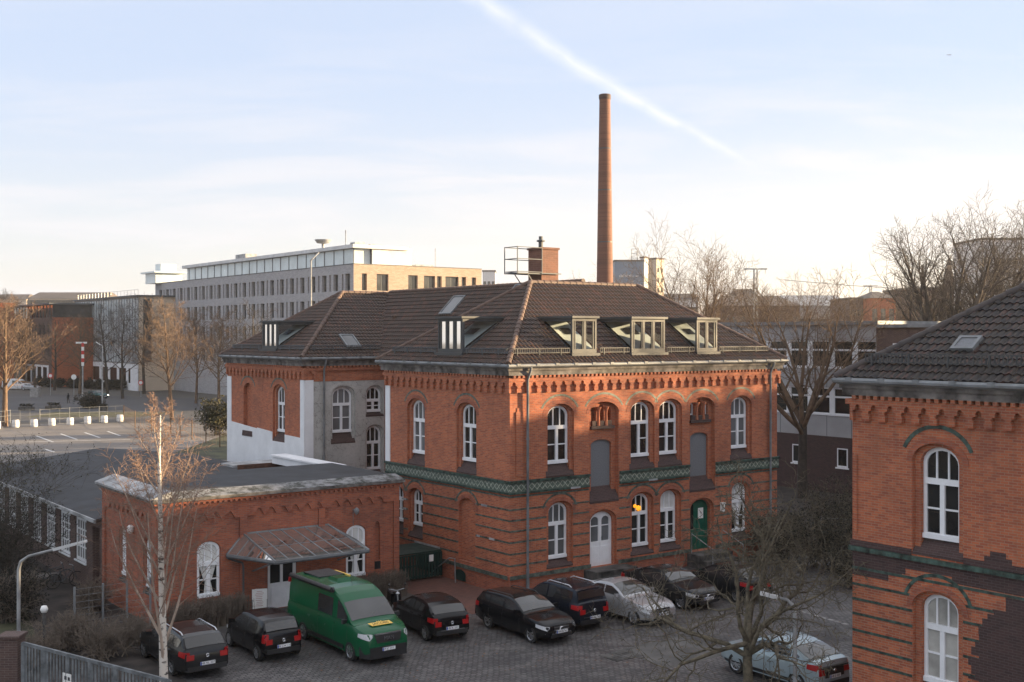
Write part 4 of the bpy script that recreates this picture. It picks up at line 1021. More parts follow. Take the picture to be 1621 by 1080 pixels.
# low shed with white windows left of the annex
Sh = thing('brick_shed', 'long low brown brick shed with a black roof and a row of white windows', 'building', (AU, AV+AD))
SV0, SV1 = AV+AD, 30.0; FS = Fr((AU, AV, 0), (0, 1, 0), (-1, 0, 0))
wl = MB(); hs = []
for k in range(8):
    c = 8.6+k*2.16; q = [(c-.72, .98), (c+.72, .98), (c+.72, 2.72), (c-.72, 2.72)]; hs.append(q); rim(wl, FS, q, 0, .14)
q = [(6.1, .1), (7.1, .1), (7.1, 2.6), (6.1, 2.6)]; hs.append(q); rim(wl, FS, q, 0, .25); poly(wl, FS, q, (), .25)
poly(wl, FS, [(AD+.02, 0), (SV1-AV, 0), (SV1-AV, 2.98), (AD+.02, 2.98)], hs)
wl.box((AU+.02, SV1-.2, 0), (-1.0, SV1, 2.98)); wl.box((-1.2, SV0, 0), (-1.0, SV1-.21, 2.98)); wl.build('wall', 'brick_dull', Sh)
for k in range(8):
    c = 8.6+k*2.16; s = MB(); q = [(c-.71, .98), (c+.71, .98), (c+.71, 2.71), (c-.71, 2.71)]; slab(s, FS, q, .04, .1, [[(c-.6, 1.1), (c+.6, 1.1), (c+.6, 2.6), (c-.6, 2.6)]])
    for f in (-.3, 0, .3): wbox(s, FS, c+f-.035, c+f+.035, 1.1, 2.6, .045, .09)
    for z in (1.55, 2.0, 2.25): wbox(s, FS, c-.6, c+.6, z-.03, z+.03, .05, .09)
    wbox(s, FS, c-.75, c+.75, .92, .98, -.06, .1)
    o = s.build('window', 'white_frame', Sh); s = MB(); s.face([FS.p(c-.6, 1.1, .08), FS.p(c+.6, 1.1, .08), FS.p(c+.6, 2.6, .08), FS.p(c-.6, 2.6, .08)]); s.build('pane', 'window_glass', o)
s = MB(); um = -6.2; zr_ = 3.75
for (ua, za, ub, zb) in ((AU-.25, 3.0, um, zr_), (um, zr_, -.9, 3.1)):
    s.hexa([(ua, SV0+.32, za-.08), (ub, SV0+.32, zb-.08), (ub, SV1+.2, zb-.08), (ua, SV1+.2, za-.08), (ua, SV0+.32, za), (ub, SV0+.32, zb), (ub, SV1+.2, zb), (ua, SV1+.2, za)])
s.build('roof', 'bitumen', Sh)
s = MB(); s.box((AU-.32, SV0+.1, 2.88), (AU-.26, SV1+.2, 3.02)); s.build('fascia', 'lead_grey', Sh)
for a, b, z in ((-4.6, 13, 3.55), (-3.2, 12, 3.4), (-8.5, 17, 3.5), (-7.4, 21, 3.65), (-2.6, 11, 3.3)):
    s = MB(); s.lathe((a, b, z-.25), [(.07, 0), (.07, .4), (.12, .42), (.12, .48)], 8); s.build('roof_vent', 'zinc', Sh)
# sunken light court between shed and left wing: brown boarded upstand
s = MB(); s.box((-1.0, 9.3, 0), (-.85, 17.3, 3.75)); s.box((-4.6, 15.0, 3.1), (-.85, 15.12, 4.02)); s.box((-4.6, 12.0, 3.1), (-4.48, 15.0, 3.7)); s.build('roof_upstand', 'brown_wood', Sh)
s = MB(); s.box((-4.8, 15.14, 3.9), (-.8, 16.6, 4.0)); s.build('roof_coping', 'lead_grey', Sh)
s = MB(); s.box((-2.9, 9.15, 4.0), (-2.3, 15, 4.35)); s.box((-3.0, 9.0, 4.35), (-2.2, 15, 4.42)); s.build('white_coping', 'white_paint', Sh)
# ------------------------------------------------------------------ background buildings
def grid_windows(par, fr, ss, zs, w, h, d, mat='facade_glass', frame='zinc_dark', name='window', mull=1):
    s = MB(); o0 = None
    t = .07; s.hexa([fr.p(-w/2, 0, d-.05), fr.p(w/2, 0, d-.05), fr.p(w/2, 0, d), fr.p(-w/2, 0, d), fr.p(-w/2, t, d-.05), fr.p(w/2, t, d-.05), fr.p(w/2, t, d), fr.p(-w/2, t, d)])
    wbox(s, fr, -w/2, -w/2+t, t, h, d-.05, d); wbox(s, fr, w/2-t, w/2, t, h, d-.05, d); wbox(s, fr, -w/2+t, w/2-t, h-t, h, d-.05, d)
    for k in range(1, mull+1): x = -w/2+w*k/(mull+1); wbox(s, fr, x-t*.6, x+t*.6, t, h-t, d-.05, d)
    s.face([fr.p(-w/2+t, t, d-.02), fr.p(w/2-t, t, d-.02), fr.p(w/2-t, h-t, d-.02), fr.p(-w/2+t, h-t, d-.02)], fr.N, 1)
    for a in ss:
        for z in zs:
            if o0 is None: o = o0 = s.build(name, [frame, mat], par)
            else: o = o0.copy(); COL.objects.link(o)
            o.parent = par; q = fr.T*a; o.location = (q.x, q.y, z)
    return o0
def holes_for(ss, zs, w, h): return [[(a-w/2, z), (a+w/2, z), (a+w/2, z+h), (a-w/2, z+h)] for a in ss for z in zs]
# grey brick office block
ou, ov = w2g(-21.8, 160.0)
Of = thing('office_building', 'long grey brick office block with rows of narrow windows and a glass top storey', 'building', (ou, ov))
f1 = Fr((ou, ov, 0), (0, 1, 0), (-1, 0, 0)); f2 = Fr((ou, ov, 0), (1, 0, 0), (0, -1, 0))
ZW = [16.3, 12.75, 9.2, 5.6]
rng = random.Random(3)
ss = [1.7+3.45*i for i in range(22)]; s = MB(); hs = holes_for(ss, ZW, 1.35, 2.35)
sl_ = [a+1.45+(.25 if i % 3 else 0) for i, a in enumerate(ss[:-1])]; hs2 = holes_for(sl_, ZW, .5, 2.35)
poly(s, f1, [(0, 0), (77, 0), (77, 19.9), (0, 19.9)], hs+hs2)
for q in hs+hs2: rim(s, f1, q, 0, .45)
s.build('wall', 'brick_grey', Of)
grid_windows(Of, f1, ss, ZW, 1.35, 2.35, .42)
s = MB()
for q in hs2: s.face([f1.p(x, z, .4) for x, z in q])
s.build('slot_panels', 'zinc_dark', Of)
s = MB(); ws = [1.7, 4.6, 9.6, 12.4, 14.1, 16.3, 18.4, 20.2]; wd = [.8, 1.9, 1.6, 1.9, .8, 2.3, .8, .8]; hs = []
for a, w in zip(ws, wd): hs += holes_for([a], ZW, w, 2.35)
poly(s, f2, [(0, 0), (21.6, 0), (21.6, 19.9), (0, 19.9)], hs)
for q in hs: rim(s, f2, q, 0, .45)
s.build('wall', 'brick_tan', Of)
for w in (.8, 1.6, 1.9, 2.3): grid_windows(Of, f2, [a for a, b in zip(ws, wd) if b == w], ZW, w, 2.35, .42, mull=0 if w < 1 else 1)
s = MB(); s.box((ou+.1, ov+.1, 19.2), (ou+21.5, ov+76.9, 19.85)); s.box((ou+21.4, ov+.2, 0), (ou+21.6, ov+77, 19.9)); s.box((ou+.2, ov+76.8, 0), (ou+21.4, ov+77, 19.9)); s.build('flat_roof', 'concrete', Of)
s = MB(); ringbelt(s, ou, ov, ou+21.6, ov+77, 19.9, 20.0, .06, thick=.5); s.build('parapet', 'zinc_dark', Of)
s = MB(); g0, g1, t0, t1 = ou+1.2, ou+9.6, ov+2.0, ov+64
s.box((g0-.7, t0-.9, 22.25), (g1, t1+.7, 22.75)); s.box((g0+2.6, t0-.5, 19.9), (g1-.2, t0-.3, 22.24)); s.box((g1-.2, t0-.5, 19.9), (g1, t1, 22.24)); s.box((g1, t0-.3, 19.9), (g1+.9, t0+4, 22.6)); s.build('penthouse', 'concrete_white', Of)
s = MB(); s.face([(g0, t0, 19.95), (g0, t1, 19.95), (g0, t1, 22.2), (g0, t0, 22.2)]); s.face([(g0, t0, 19.95), (g0+2.6, t0, 19.95), (g0+2.6, t0, 22.2), (g0, t0, 22.2)]); s.build('penthouse_glazing', 'teal_glazing', Of)
s = MB()
for k in range(22): s.box((g0-.08, t0+k*2.9, 19.95), (g0+.02, t0+k*2.9+.12, 22.2))
s.box((g0-.09, t0, 19.95), (g0+.01, t1, 20.05))
s.build('glazing_bars', 'zinc', Of)
s = MB(); s.lathe((ou+1.6, ov+12, 22.8), [(.2, 0), (.2, .7), (.9, .8), (1.25, 1.3), (1.1, 1.25), (.2, 1.0)], 14); o = s.build('satellite_dish', 'lead_grey', Of, smooth=60)
s = MB(); s.tube([(ou+2.6, ov+7, 22.7), (ou+2.6, ov+7, 25.2)], .07, 6); s.box((ou+3, ov+5, 22.7), (ou+4.6, ov+6.4, 23.4)); s.box((ou+4.8, ov+3.6, 22.7), (ou+6.6, ov+4.4, 23.1)); s.box((ou+1, ov+38, 22.7), (ou+3, ov+42, 23.5)); s.tube([(ou+16, ov+4, 19.9), (ou+16, ov+4, 23)], .05, 5); s.box((ou+12, ov+3, 19.9), (ou+15, ov+5, 20.4)); s.build('roof_plant', 'lead_grey', Of)
s = MB(); s.box((ou-1.2, ov+73.5, 19.9), (ou+4, ov+79, 21.8)); s.box((ou-1.8, ov+72.5, 21.8), (ou+4.5, ov+80, 22.1)); s.box((ou, ov+74, 22.1), (ou+3, ov+77, 23.6)); s.build('stair_head', 'teal_glazing', Of)
# glass fronted block at the street corner
gu, gv = w2g(-67.5, 210.0)
Gl = thing('glass_building', 'pale glass fronted office block with a white ground floor at the end of the street', 'building', (gu, gv))
f1 = Fr((gu, gv, 0), (0, 1, 0), (-1, 0, 0)); f2 = Fr((gu, gv, 0), (1, 0, 0), (0, -1, 0))
GW = 38.; s = MB(); s.box((gu+.05, gv+.05, 0), (gu+9, gv+GW, 17.1)); s.build('wall', 'facade_sun_cream', Gl)
s = MB(); wbox(s, f1, 0, GW, 5.0, 17.0, -.02, .05); s.build('glass_facade', 'facade_teal', Gl)
s = MB()
for k in range(int(GW/1.5)+1): wbox(s, f1, k*1.5-.05, k*1.5+.05, 5, 17, -.10, -.021)
for z in (5.0, 8.9, 12.9, 16.9): wbox(s, f1, -.1, GW, z-.10, z+.10, -.11, -.021)
s.build('facade_fins', 'zinc', Gl)
s = MB(); wbox(s, f1, 0, GW, 0, 1.3, -.1, .05); wbox(s, f1, 0, GW, 4.0, 4.85, -.1, .05)
for k in range(8): wbox(s, f1, k*5.2, k*5.2+(1.2 if k else 4), 1.3, 4.0, -.1, .05)
s.build('white_plinth', 'white_paint', Gl)
s = MB(); wbox(s, f1, 0, GW, 1.3, 4.0, -.03, .05); s.build('shop_window', 'window_glass', Gl)
s = MB(); wbox(s, f2, .9, 2.4, 5.2, 16.6, -.04, .06); s.build('end_glazing', 'facade_glass', Gl)
s = MB(); s.box((gu-.4, gv-.3, 17.1), (gu+9.2, gv+GW+.3, 17.4)); s.build('roof_slab', 'zinc_dark', Gl)
s = MB()
for k in range(20): s.tube([(gu+.3, gv+1+k*1.9, 17.4), (gu+.3, gv+1+k*1.9, 18.4)], .03, 4)
s.bar((gu+.3, gv+1, 18.4), (gu+.3, gv+37, 18.4), .05, .05); s.build('roof_railing', 'steel', Gl)
# red brick block further along the street
ru, rv = w2g(-89.5, 226.0)
Rb = thing('brick_block', 'dark red brick block with a recessed glass top floor behind the street trees', 'building', (ru, rv))
f1 = Fr((ru, rv, 0), (0, 1, 0), (-1, 0, 0)); f2 = Fr((ru, rv, 0), (1, 0, 0), (0, -1, 0))
s = MB(); ss = [2.5+3*i for i in range(12)]; zz = [10.2, 6.8]; hs = holes_for(ss, zz, 1.3, 2.0); poly(s, f1, [(0, 0), (38, 0), (38, 13.6), (0, 13.6)], hs)
for q in hs: rim(s, f1, q, 0, .3)
s.box((ru+.3, rv+.3, 13.2), (ru+9, rv+38, 13.6)); s.build('wall', 'brick_dull', Rb)  # duller brick puts the shade of the long face into its colour
s = MB(); s.box((ru+.02, rv, 0), (ru+9, rv+.3, 13.6)); s.build('end_wall', 'brick_orange', Rb)  # orange brick stands in for sunlight on this end
grid_windows(Rb, f1, ss, zz, 1.3, 2.0, .28)
s = MB(); s.box((ru+.6, rv+.8, 13.6), (ru+8.5, rv+37, 16.1)); s.build('top_storey', 'facade_glass', Rb)
s = MB()
for k in range(16): s.box((ru+.5, rv+1+k*2.3, 13.6), (ru+.6, rv+1.2+k*2.3, 16.1))
s.box((ru-.6, rv-.6, 16.1), (ru+9.2, rv+38.4, 16.4)); s.build('roof_slab', 'zinc_dark', Rb)
s = MB(); wbox(s, f1, 2, 30, 0, 4.2, -.1, .0)
s.build('white_base', 'white_paint', Rb)
s = MB()
for k in range(7): wbox(s, f1, 3+k*4, 5.6+k*4, .6, 3.8, -.12, -.101)
s.build('shop_window', 'window_glass', Rb)
# orange brick hall at the left edge
hu, hv = w2g(-103, 232.0)
s = MB(); s.box((hu-30, hv, 0), (hu+3.4, hv+24, 16.2)); s.box((hu-30.2, hv-.2, 16.2), (hu+3.6, hv+24.2, 16.6))
tag(s.build('brick_hall', 'brick_orange', None, base=(hu, hv)), 'plain orange brick hall lit by the sun at the left edge of the photo', 'building')
# far buildings along the skyline: x range in the photo and distance give real position and size
def far_block(name, label, px0, px1, ytop, d, mat, depth=None, roof=None, roofmat='roof_far', rise=0., win=None, cat='building', zb=0, inset=.0, rz=0):
    x0, x1 = (px0-810.5)/1840*d, (px1-810.5)/1840*d; z = H-(ytop-531)/1840*d; dp = depth or (x1-x0)*.6
    o = wthing(name, label, cat, ((x0+x1)/2, d, 0), rz); w = (x1-x0)/2; s = MB()
    s.box((-w, 0, zb), (w, dp, z)); s.build('wall', mat, o)
    if rise:
        s = MB(); e = .4; i = min(w*.9, inset*w); zt = z+rise
        s.hexa([(-w-e, -e, z), (w+e, -e, z), (w+e, dp+e, z), (-w-e, dp+e, z), (-w+i, dp*.45, zt), (w-i, dp*.45, zt), (w-i, dp*.55, zt), (-w+i, dp*.55, zt)]); s.build('roof', roofmat, o)
    else:
        s = MB(); s.box((-w-.2, -.2, z), (w+.2, dp+.2, z+.5)); s.build('roof', roofmat, o)
    if win:
        cols, zs, ww, hh = win; fr = Fr((0, 0, 0), (1, 0, 0), (0, -1, 0))
        ss = [-w+2*w*(k+.5)/cols for k in range(cols)]
        grid_windows(o, fr, ss, [q for q in zs if q < z-hh*.7], ww, hh, -.01, mull=0)
    return o
far_block('apartment_block', 'distant tan building with a long grey mansard roof on the left skyline', -60, 42, 474, 620, 'tower_beige', 20, rise=3, inset=.1, roofmat='roof_far')
far_block('apartment_block', 'distant long tan block with dormered grey roof beyond the red brick block', 44, 172, 473, 560, 'tower_beige', 20, rise=3.4, inset=.1, roofmat='roof_far', win=(24, [24.5], 2.4, 2.6))
far_block('apartment_block', 'pale high-rise slab peeping out right of the grey office block', 764, 784, 430, 420, 'tower_white', 14, win=(3, [8, 12, 16, 20, 24, 28], 1, 1.6))
far_block('apartment_block', 'low grey building with a pale front just right of the big roof', 1060, 1105, 474, 260, 'tower_white', 14, rise=1.5, win=(5, [12, 15], 1.3, 1.4))
far_block('house', 'far brown roofed building with a broad hip roof beyond the bare trees', 1142, 1266, 484, 300, 'brick_dull', 26, rise=3.0, inset=.3, win=(9, [10, 13], 1.4, 1.8))
far_block('house', 'small brown brick house with a stepped roof left of the mast', 1168, 1196, 468, 320, 'brick_dull', 12, rise=2)
far_block('apartment_block', 'long low blue-grey building on the right skyline', 1240, 1345, 484, 330, 'concrete', 18, rise=3.2, inset=.15, roofmat='lead_grey', win=(12, [13], 1.6, 1.8))
far_block('house', 'sunlit brown brick gatehouse with tall windows and a small pointed turret', 1378, 1418, 472, 290, 'brick_orange', 14, rise=1.8, inset=.75, win=(3, [13.5], 1.2, 3.2))
far_block('apartment_block', 'brown flat roofed block left of the sunlit gatehouse', 1345, 1378, 474, 296, 'brick_dull', 18, win=(4, [12, 15], 1.2, 1.6))
far_block('apartment_block', 'big dark block standing behind the large bare tree', 1442, 1550, 458, 300, 'brick_dull', 22, win=(12, [9, 13, 17], 1.6, 1.9))
far_block('tower_block', 'grey high-rise with a fine window grid at the right edge of the skyline', 1553, 1680, 380, 260, 'tower_white', 16, win=(13, [4.5+3.05*k for k in range(8)], 1.0, 1.5))
o = far_block('tower_block', 'tower block with a blue-grey advertising wall beside the factory chimney', 973, 1018, 414, 350, 'billboard_blue', 14)
s = MB(); w = 4.28
rng = random.Random(8)
for row, (z, hgt, a, b) in enumerate(((27.6, .9, -2.9, 3.0), (24.9, .8, -1.6, 3.6), (22.4, 1.1, -.6, 2.8))):     # illegible pale lettering
    x = a
    while x < b:
        ww = rng.uniform(.22, .5); s.box((x, -.12, z), (x+.11, -.005, z+hgt*rng.choice((1, .65)))); 
        if rng.random() < .7: s.box((x+.11, -.12, z+hgt*rng.choice((0, .5))), (x+ww, -.005, z+hgt*rng.choice((.12, .62))))
        x += ww+.16
s.build('pale_lettering', 'concrete_white', o)
s = MB()
for x in (1.1, 2.9):
    s.tube([(x, 3, 32), (x, 3, 36.4)], .12, 4)
for z in (33.5, 35, 36.3): s.bar((1.1, 3, z), (2.9, 3, z), .15, .15)
s.bar((1.1, 3, 33.5), (2.9, 3, 35), .1, .1); s.build('roof_mast', 'steel', o)
far_block('tower_block', 'slim pale stair tower right of the advertising wall', 1018, 1028, 409, 352, 'tower_white', 1.5, rz=.75)
far_block('tower_block', 'grey strip standing in for the shaded side between the two pale towers', 1028, 1037, 411, 354, 'concrete', 10)  # separate grey box puts the tower's shaded side into its colour
far_block('tower_block', 'sunlit beige tower right of the grey shaded strip', 1036, 1054, 411, 350, 'tower_beige', 1.5, rz=.75, win=(2, [5+3*k for k in range(9)], .9, 1.3))
# church spire
x = (1502-810.5)/1840*420; s = MB(); z0 = H+(531-452)/1840*420
s.lathe((x, 420, 0), [(3.2, 0), (3.2, z0), (2.3, z0+.1), (1.2, z0+5.5), (.1, z0+11)], 8); o = s.build('church_tower', 'brick_dull', None, base=None)
tag(o, 'slender pointed church spire seen through the large bare tree', 'church tower')
# factory chimney
cx_, cd = (957.5-810.5)/1840*112, 112.0
Ch = wthing('factory_chimney', 'very tall tapering brick factory chimney rising behind the roof ridge', 'chimney', (cx_, cd, 0))
zt = H+(531-150)/1840*cd
s = MB(); pr = [(1.02-(1.02-.52)*k/24, zt*k/24) for k in range(25)]; s.lathe((0, 0, 0), pr, 32); s.build('shaft', 'chimney_brick', Ch, smooth=40)
s = MB(); s.lathe((0, 0, zt-.5), [(.54, 0), (.58, .12), (.58, .46), (.5, .52)], 32); s.build('crown', 'brick_dull', Ch, smooth=40)
s = MB()
for z in (9, 14, 19, 24, 28): s.lathe((0, 0, z), [(1.02-.5*z/zt+.015, 0), (1.02-.5*z/zt+.015, .1)], 32)
s.build('iron_bands', 'zinc_dark', Ch, smooth=40)

# school block with panel facade on the right
su, sv = w2g(20.0, 75.0)
Sc = thing('school_building', 'grey panelled block with white ribbon windows over a dark brick base', 'building', (su, sv))
fs = Fr((su, sv, 0), (0, 1, 0), (-1, 0, 0)); a0, a1 = -4.2, 22.0
s = MB(); wbox(s, fs, a0, a1, 9.75, 10.75, 0, .3); wbox(s, fs, a0, a1, 6.72, 8.0, 0, .3); wbox(s, fs, a0, a1, 3.6, 5.0, 0, .3); s.box((su+.31, sv+a0, 3.6), (su+14, sv+a1, 10.7)); s.build('panel_wall', 'facade_panel', Sc)
s = MB()
for k in range(14): wbox(s, fs, a0+k*1.9, a0+k*1.9+.03, 9.76, 10.7, -.01, 0); wbox(s, fs, a0+k*1.9, a0+k*1.9+.03, 6.73, 7.98, -.01, 0); wbox(s, fs, a0+k*1.9, a0+k*1.9+.03, 3.62, 4.98, -.01, 0)
s.build('panel_joints', 'zinc_dark', Sc)
s = MB(); s.box((su-.25, sv+a0-.2, 10.75), (su+14, sv+a1, 10.98)); s.build('roof_edge', 'zinc', Sc)
s = MB(); s.box((su+.02, sv+a0, 0), (su+14, sv+a1, 3.59)); s.build('brick_base', 'brick_brown', Sc)
for zb, zt_ in ((8.0, 9.75), (5.0, 6.72)):
    for k in range(14):
        c = a0+.85+k*1.75
        if c > a1-.9: break
        s = MB(); slab(s, fs, [(c-.87, zb), (c+.87, zb), (c+.87, zt_), (c-.87, zt_)], .08, .2, [[(c-.68, zb+.1), (c+.68, zb+.1), (c+.68, zb+1.08), (c-.68, zb+1.08)], [(c-.68, zb+1.2), (c+.68, zb+1.2), (c+.68, zt_-.08), (c-.68, zt_-.08)]])
        wbox(s, fs, c-.86, c+.86, zb-.06, zb-.002, -.05, .2); o = s.build('window', 'white_frame', Sc)
        s = MB(); s.face([fs.p(c-.7, zb+.08, .15), fs.p(c+.7, zb+.08, .15), fs.p(c+.7, zt_-.05, .15), fs.p(c-.7, zt_-.05, .15)]); s.build('pane', 'window_glass', o)
for c in (2.0, -1.6, -4.0):
    s = MB(); slab(s, fs, [(c-.4, 1.7), (c+.4, 1.7), (c+.4, 2.9), (c-.4, 2.9)], -.02, .02, [[(c-.33, 1.8), (c+.33, 1.8), (c+.33, 2.83), (c-.33, 2.83)]]); wbox(s, fs, c-.5, c+.5, 1.6, 1.69, -.08, .0); o = s.build('window', 'white_frame', Sc)
    s = MB(); s.face([fs.p(c-.35, 1.75, .0), fs.p(c+.35, 1.75, .0), fs.p(c+.35, 2.85, .0), fs.p(c-.35, 2.85, .0)]); s.build('pane', 'window_glass', o)
Sd = thing('brick_extension', 'dark brown brick block adjoining the grey panelled school', 'building', (su, sv-4.4))
s = MB(); s.box((su-.4, sv-16, 0), (su+12, sv-4.4, 10.55)); s.build('wall', 'brick_dull', Sd)
s = MB(); s.box((su-.6, sv-16.2, 10.55), (su+12, sv-4.42, 10.75)); s.build('roof_edge', 'zinc', Sd)
s = MB(); wbox(s, Fr((su-.4, sv-4.4, 0), (0, 1, 0), (-1, 0, 0)), -2.6, -1.2, 7.9, 9.6, -.03, 0); o = s.build('window', 'white_frame', Sd)
s = MB(); wbox(s, Fr((su-.4, sv-4.4, 0), (0, 1, 0), (-1, 0, 0)), -2.5, -1.3, 8.0, 9.5, -.04, -.031); s.build('pane', 'window_glass', o)
# unseen street range added beyond the right edge to keep the yard in shade
s = MB(); ex, ey = 50.0, 50.0
OCC = [(46, 20, 14, 29.5, 15.0), (46, 50.2, 14, 20, 13.3), (45, 73, 15, 46, 14.2)]
for x, y, w, l, hgt in OCC:
    o = wthing('shade_terrace', 'tallest brick terrace added for shade beyond the right edge, nearest the camera' if y < 50 else ('lower brick terrace added for shade in the middle of the row beyond the right edge' if y < 60 else 'farthest brick terrace added for shade beyond the right edge'), 'building', (x, y, 0), 0)
    s = MB(); s.box((0, 0, 0), (w, l, hgt-3)); s.build('wall', 'brick_red_old', o)
    s = MB(); s.hexa([(-.3, -.3, hgt-3), (w+.3, -.3, hgt-3), (w+.3, l+.3, hgt-3), (-.3, l+.3, hgt-3), (w*.45, 2, hgt), (w*.55, 2, hgt), (w*.55, l-2, hgt), (w*.45, l-2, hgt)]); s.build('roof', 'roof_tile', o)
    for k in range(3):
        s = MB(); s.box((w*.5-.5, 6+k*13, hgt-1), (w*.5+.5, 7.4+k*13, hgt+1.0)); s.build('chimney', 'chimney_brick', o)

# ------------------------------------------------------------------ trees
def perp(d, a):
    x = d.orthogonal().normalized(); y = d.cross(x); return x*math.cos(a)+y*math.sin(a)
def grow(mb, rng, p, d, Ln, r, lev, P, leaf=None):
    n = P['seg'][lev]; pts = [p]; rad = [r]; dirs = [d]; q = p; dd = d; st = Ln/n
    for i in range(n):
        j = P['jit'][lev]
        dd = (dd+Vector((rng.gauss(0, j), rng.gauss(0, j), rng.gauss(0, j)+P['trop'][lev]))).normalized()
        q = q+dd*st; pts.append(q); dirs.append(dd); rad.append(max(P['rmin']*.6, r*(1-.8*(i+1)/n)))
    mb.tube(pts, rad, (7, 5, 4, 3, 3)[min(lev+P.get('sub', 0), 4)], m=1 if P.get('two') and lev >= 2 else 0, cap=False)
    if lev < P['max']:
        k = P['n'][lev]; az = rng.random()*6.28
        for j in range(k):
            t = P['t0'][lev]+(1-P['t0'][lev])*(j+rng.random())/k; f = t*n; i = min(n-1, int(f)); f -= i
            pos = pts[i].lerp(pts[i+1], f); dr = dirs[i+1]; az += 2.4+rng.uniform(-.5, .5)
            a = R(P['ang'][lev])*rng.uniform(.7, 1.3); nd = dr*math.cos(a)+perp(dr, az)*math.sin(a)
            rr = rad[i]+(rad[i+1]-rad[i])*f
            grow(mb, rng, pos, nd, Ln*P['ratio'][lev]*(1.15-(P.get('tp', .55) if lev == 0 else .55)*t)*rng.uniform(.7, 1.25), max(P['rmin'], rr*P['rr']), lev+1, P, leaf)
    elif leaf:
        for _ in range(leaf[1]):
            c = pts[rng.randrange(1, len(pts))]+Vector((rng.gauss(0, .06), rng.gauss(0, .06), rng.gauss(0, .06))); sz = leaf[2]*rng.uniform(.6, 1.3)
            a = Vector((rng.gauss(0, 1), rng.gauss(0, 1), rng.gauss(0, 1))).normalized(); b = perp(a, rng.random()*6)
            leaf[0].face([c, c+a*sz+b*sz*.4, c+a*sz*1.8, c+a*sz-b*sz*.4])
VASE = dict(seg=[6, 5, 4, 3], jit=[.07, .12, .16, .2], trop=[.10, .07, .05, .03], n=[10, 8, 7], t0=[.22, .15, .1], ang=[34, 40, 45], ratio=[.55, .5, .5], rr=.55, rmin=.012, max=3)
OVAL = dict(seg=[7, 5, 4, 3], jit=[.04, .1, .15, .2], trop=[.05, .05, .05, .04], n=[30, 10, 8], t0=[.12, .15, .15], ang=[50, 45, 48], ratio=[.62, .44, .5], tp=.85, rr=.42, rmin=.016, max=3)
BIRCH = dict(seg=[12, 7, 5, 4], jit=[.02, .05, .12, .14], trop=[.03, .05, -.02, -.10], two=1, n=[24, 12, 10], t0=[.13, .25, .1], ang=[32, 34, 46], ratio=[.50, .40, .5], tp=.98, rr=.42, rmin=.0065, max=3)
GNARL = dict(seg=[7, 6, 5, 4], jit=[.26, .34, .38, .40], trop=[.03, .05, .06, .05], n=[9, 6, 4], t0=[.2, .18, .12], ang=[50, 55, 55], ratio=[.52, .52, .55], rr=.58, rmin=.010, max=3)
BUSH = dict(seg=[4, 4, 3], jit=[.15, .2, .25], trop=[.05, .02, 0], n=[9, 6], t0=[.15, .1], ang=[38, 45], ratio=[.6, .55], rr=.6, rmin=.008, max=2, sub=1)
def tree(name, label, loc, kind, Hh, seed, bark='bark_grey', twig=None, group=None, cat='tree', trunk_r=.16, trunk_f=.25, limbs=6, spread=30, leaf=None, rz=0, lean=(0, 0), dens=None):
    rng = random.Random(seed); o = wthing(name, label, cat, loc, rz, group)
    tb, cb, lb_ = MB(), MB(), MB(); lf = (lb_, leaf[1], leaf[2]) if leaf else None
    if kind in ('vase', 'gnarl'):
        P = dict(VASE if kind == 'vase' else GNARL); P['n'] = dens or P['n']; h = Hh*trunk_f
        j = .02 if kind == 'vase' else .06
        top = Vector((lean[0], lean[1], h)); pts = [Vector((0, 0, -.1)), Vector((rng.gauss(0, j), rng.gauss(0, j), h*.35)), top*.7+Vector((rng.gauss(0, j), rng.gauss(0, j), 0)), top]
        tb.tube(pts, [trunk_r*1.35, trunk_r*1.02, trunk_r*.95, trunk_r*.9], 10)
        az = rng.random()*6
        for i in range(limbs):
            a = R(spread)*rng.uniform(.55, 1.25) if i else R(spread*.25); az += 2*math.pi/max(1, limbs-1)+rng.uniform(-.3, .3)
            d = Vector((math.sin(a)*math.cos(az), math.sin(a)*math.sin(az), math.cos(a)))
            hh = h*rng.uniform(.72, .99); base = pts[2].lerp(pts[3], max(0, (hh/h-.7)/.3)) if hh > .7*h else pts[1].lerp(pts[2], (hh/h-.35)/.35)
            grow(cb, rng, base, d, (Hh-h)*rng.uniform(.72, 1.0)*(1.0 if kind == 'vase' else 1.0), trunk_r*rng.uniform(.5, .72), 0, P, lf)
    else:
        P = dict(OVAL if kind == 'oval' else BIRCH); 
        if kind == 'oval':
            P['t0'] = [trunk_f, .15, .15]; P['n'] = dens or P['n']
        n = P['seg'][0]; grow(cb, rng, Vector((0, 0, 0)), Vector((lean[0], lean[1], 1)).normalized(), Hh, trunk_r, 0, P, lf)
        k = 7*(n+1); tv = cb.v[:k]; nf = 7*n
        tb.v = list(tv); tb.f = cb.f[:nf]; tb.mi = cb.mi[:nf]; cb.f = cb.f[nf:]; cb.mi = cb.mi[nf:]
    tb.build('trunk', bark, o, smooth=60, uv=False); cr = cb.build('crown', ['twig_pale', twig] if kind == 'birch' else (twig or bark), o, smooth=60, uv=False)
    if leaf: lb_.build('leaves', leaf[0], cr, uv=False)
    return o
tree('bare_tree', 'bare tree added to dapple the sunlight, beyond the right edge before the brick terraces', (41.5, 58.5, 0), 'vase', 15.8, 77, 'bark_dark', 'bark_grey', trunk_r=.3, trunk_f=.35, limbs=7, spread=40)  # unseen tree added to break up the edge of the sun patch
def lift(p, f): return (p[0], p[1], p[2] if len(p) > 2 else 0)
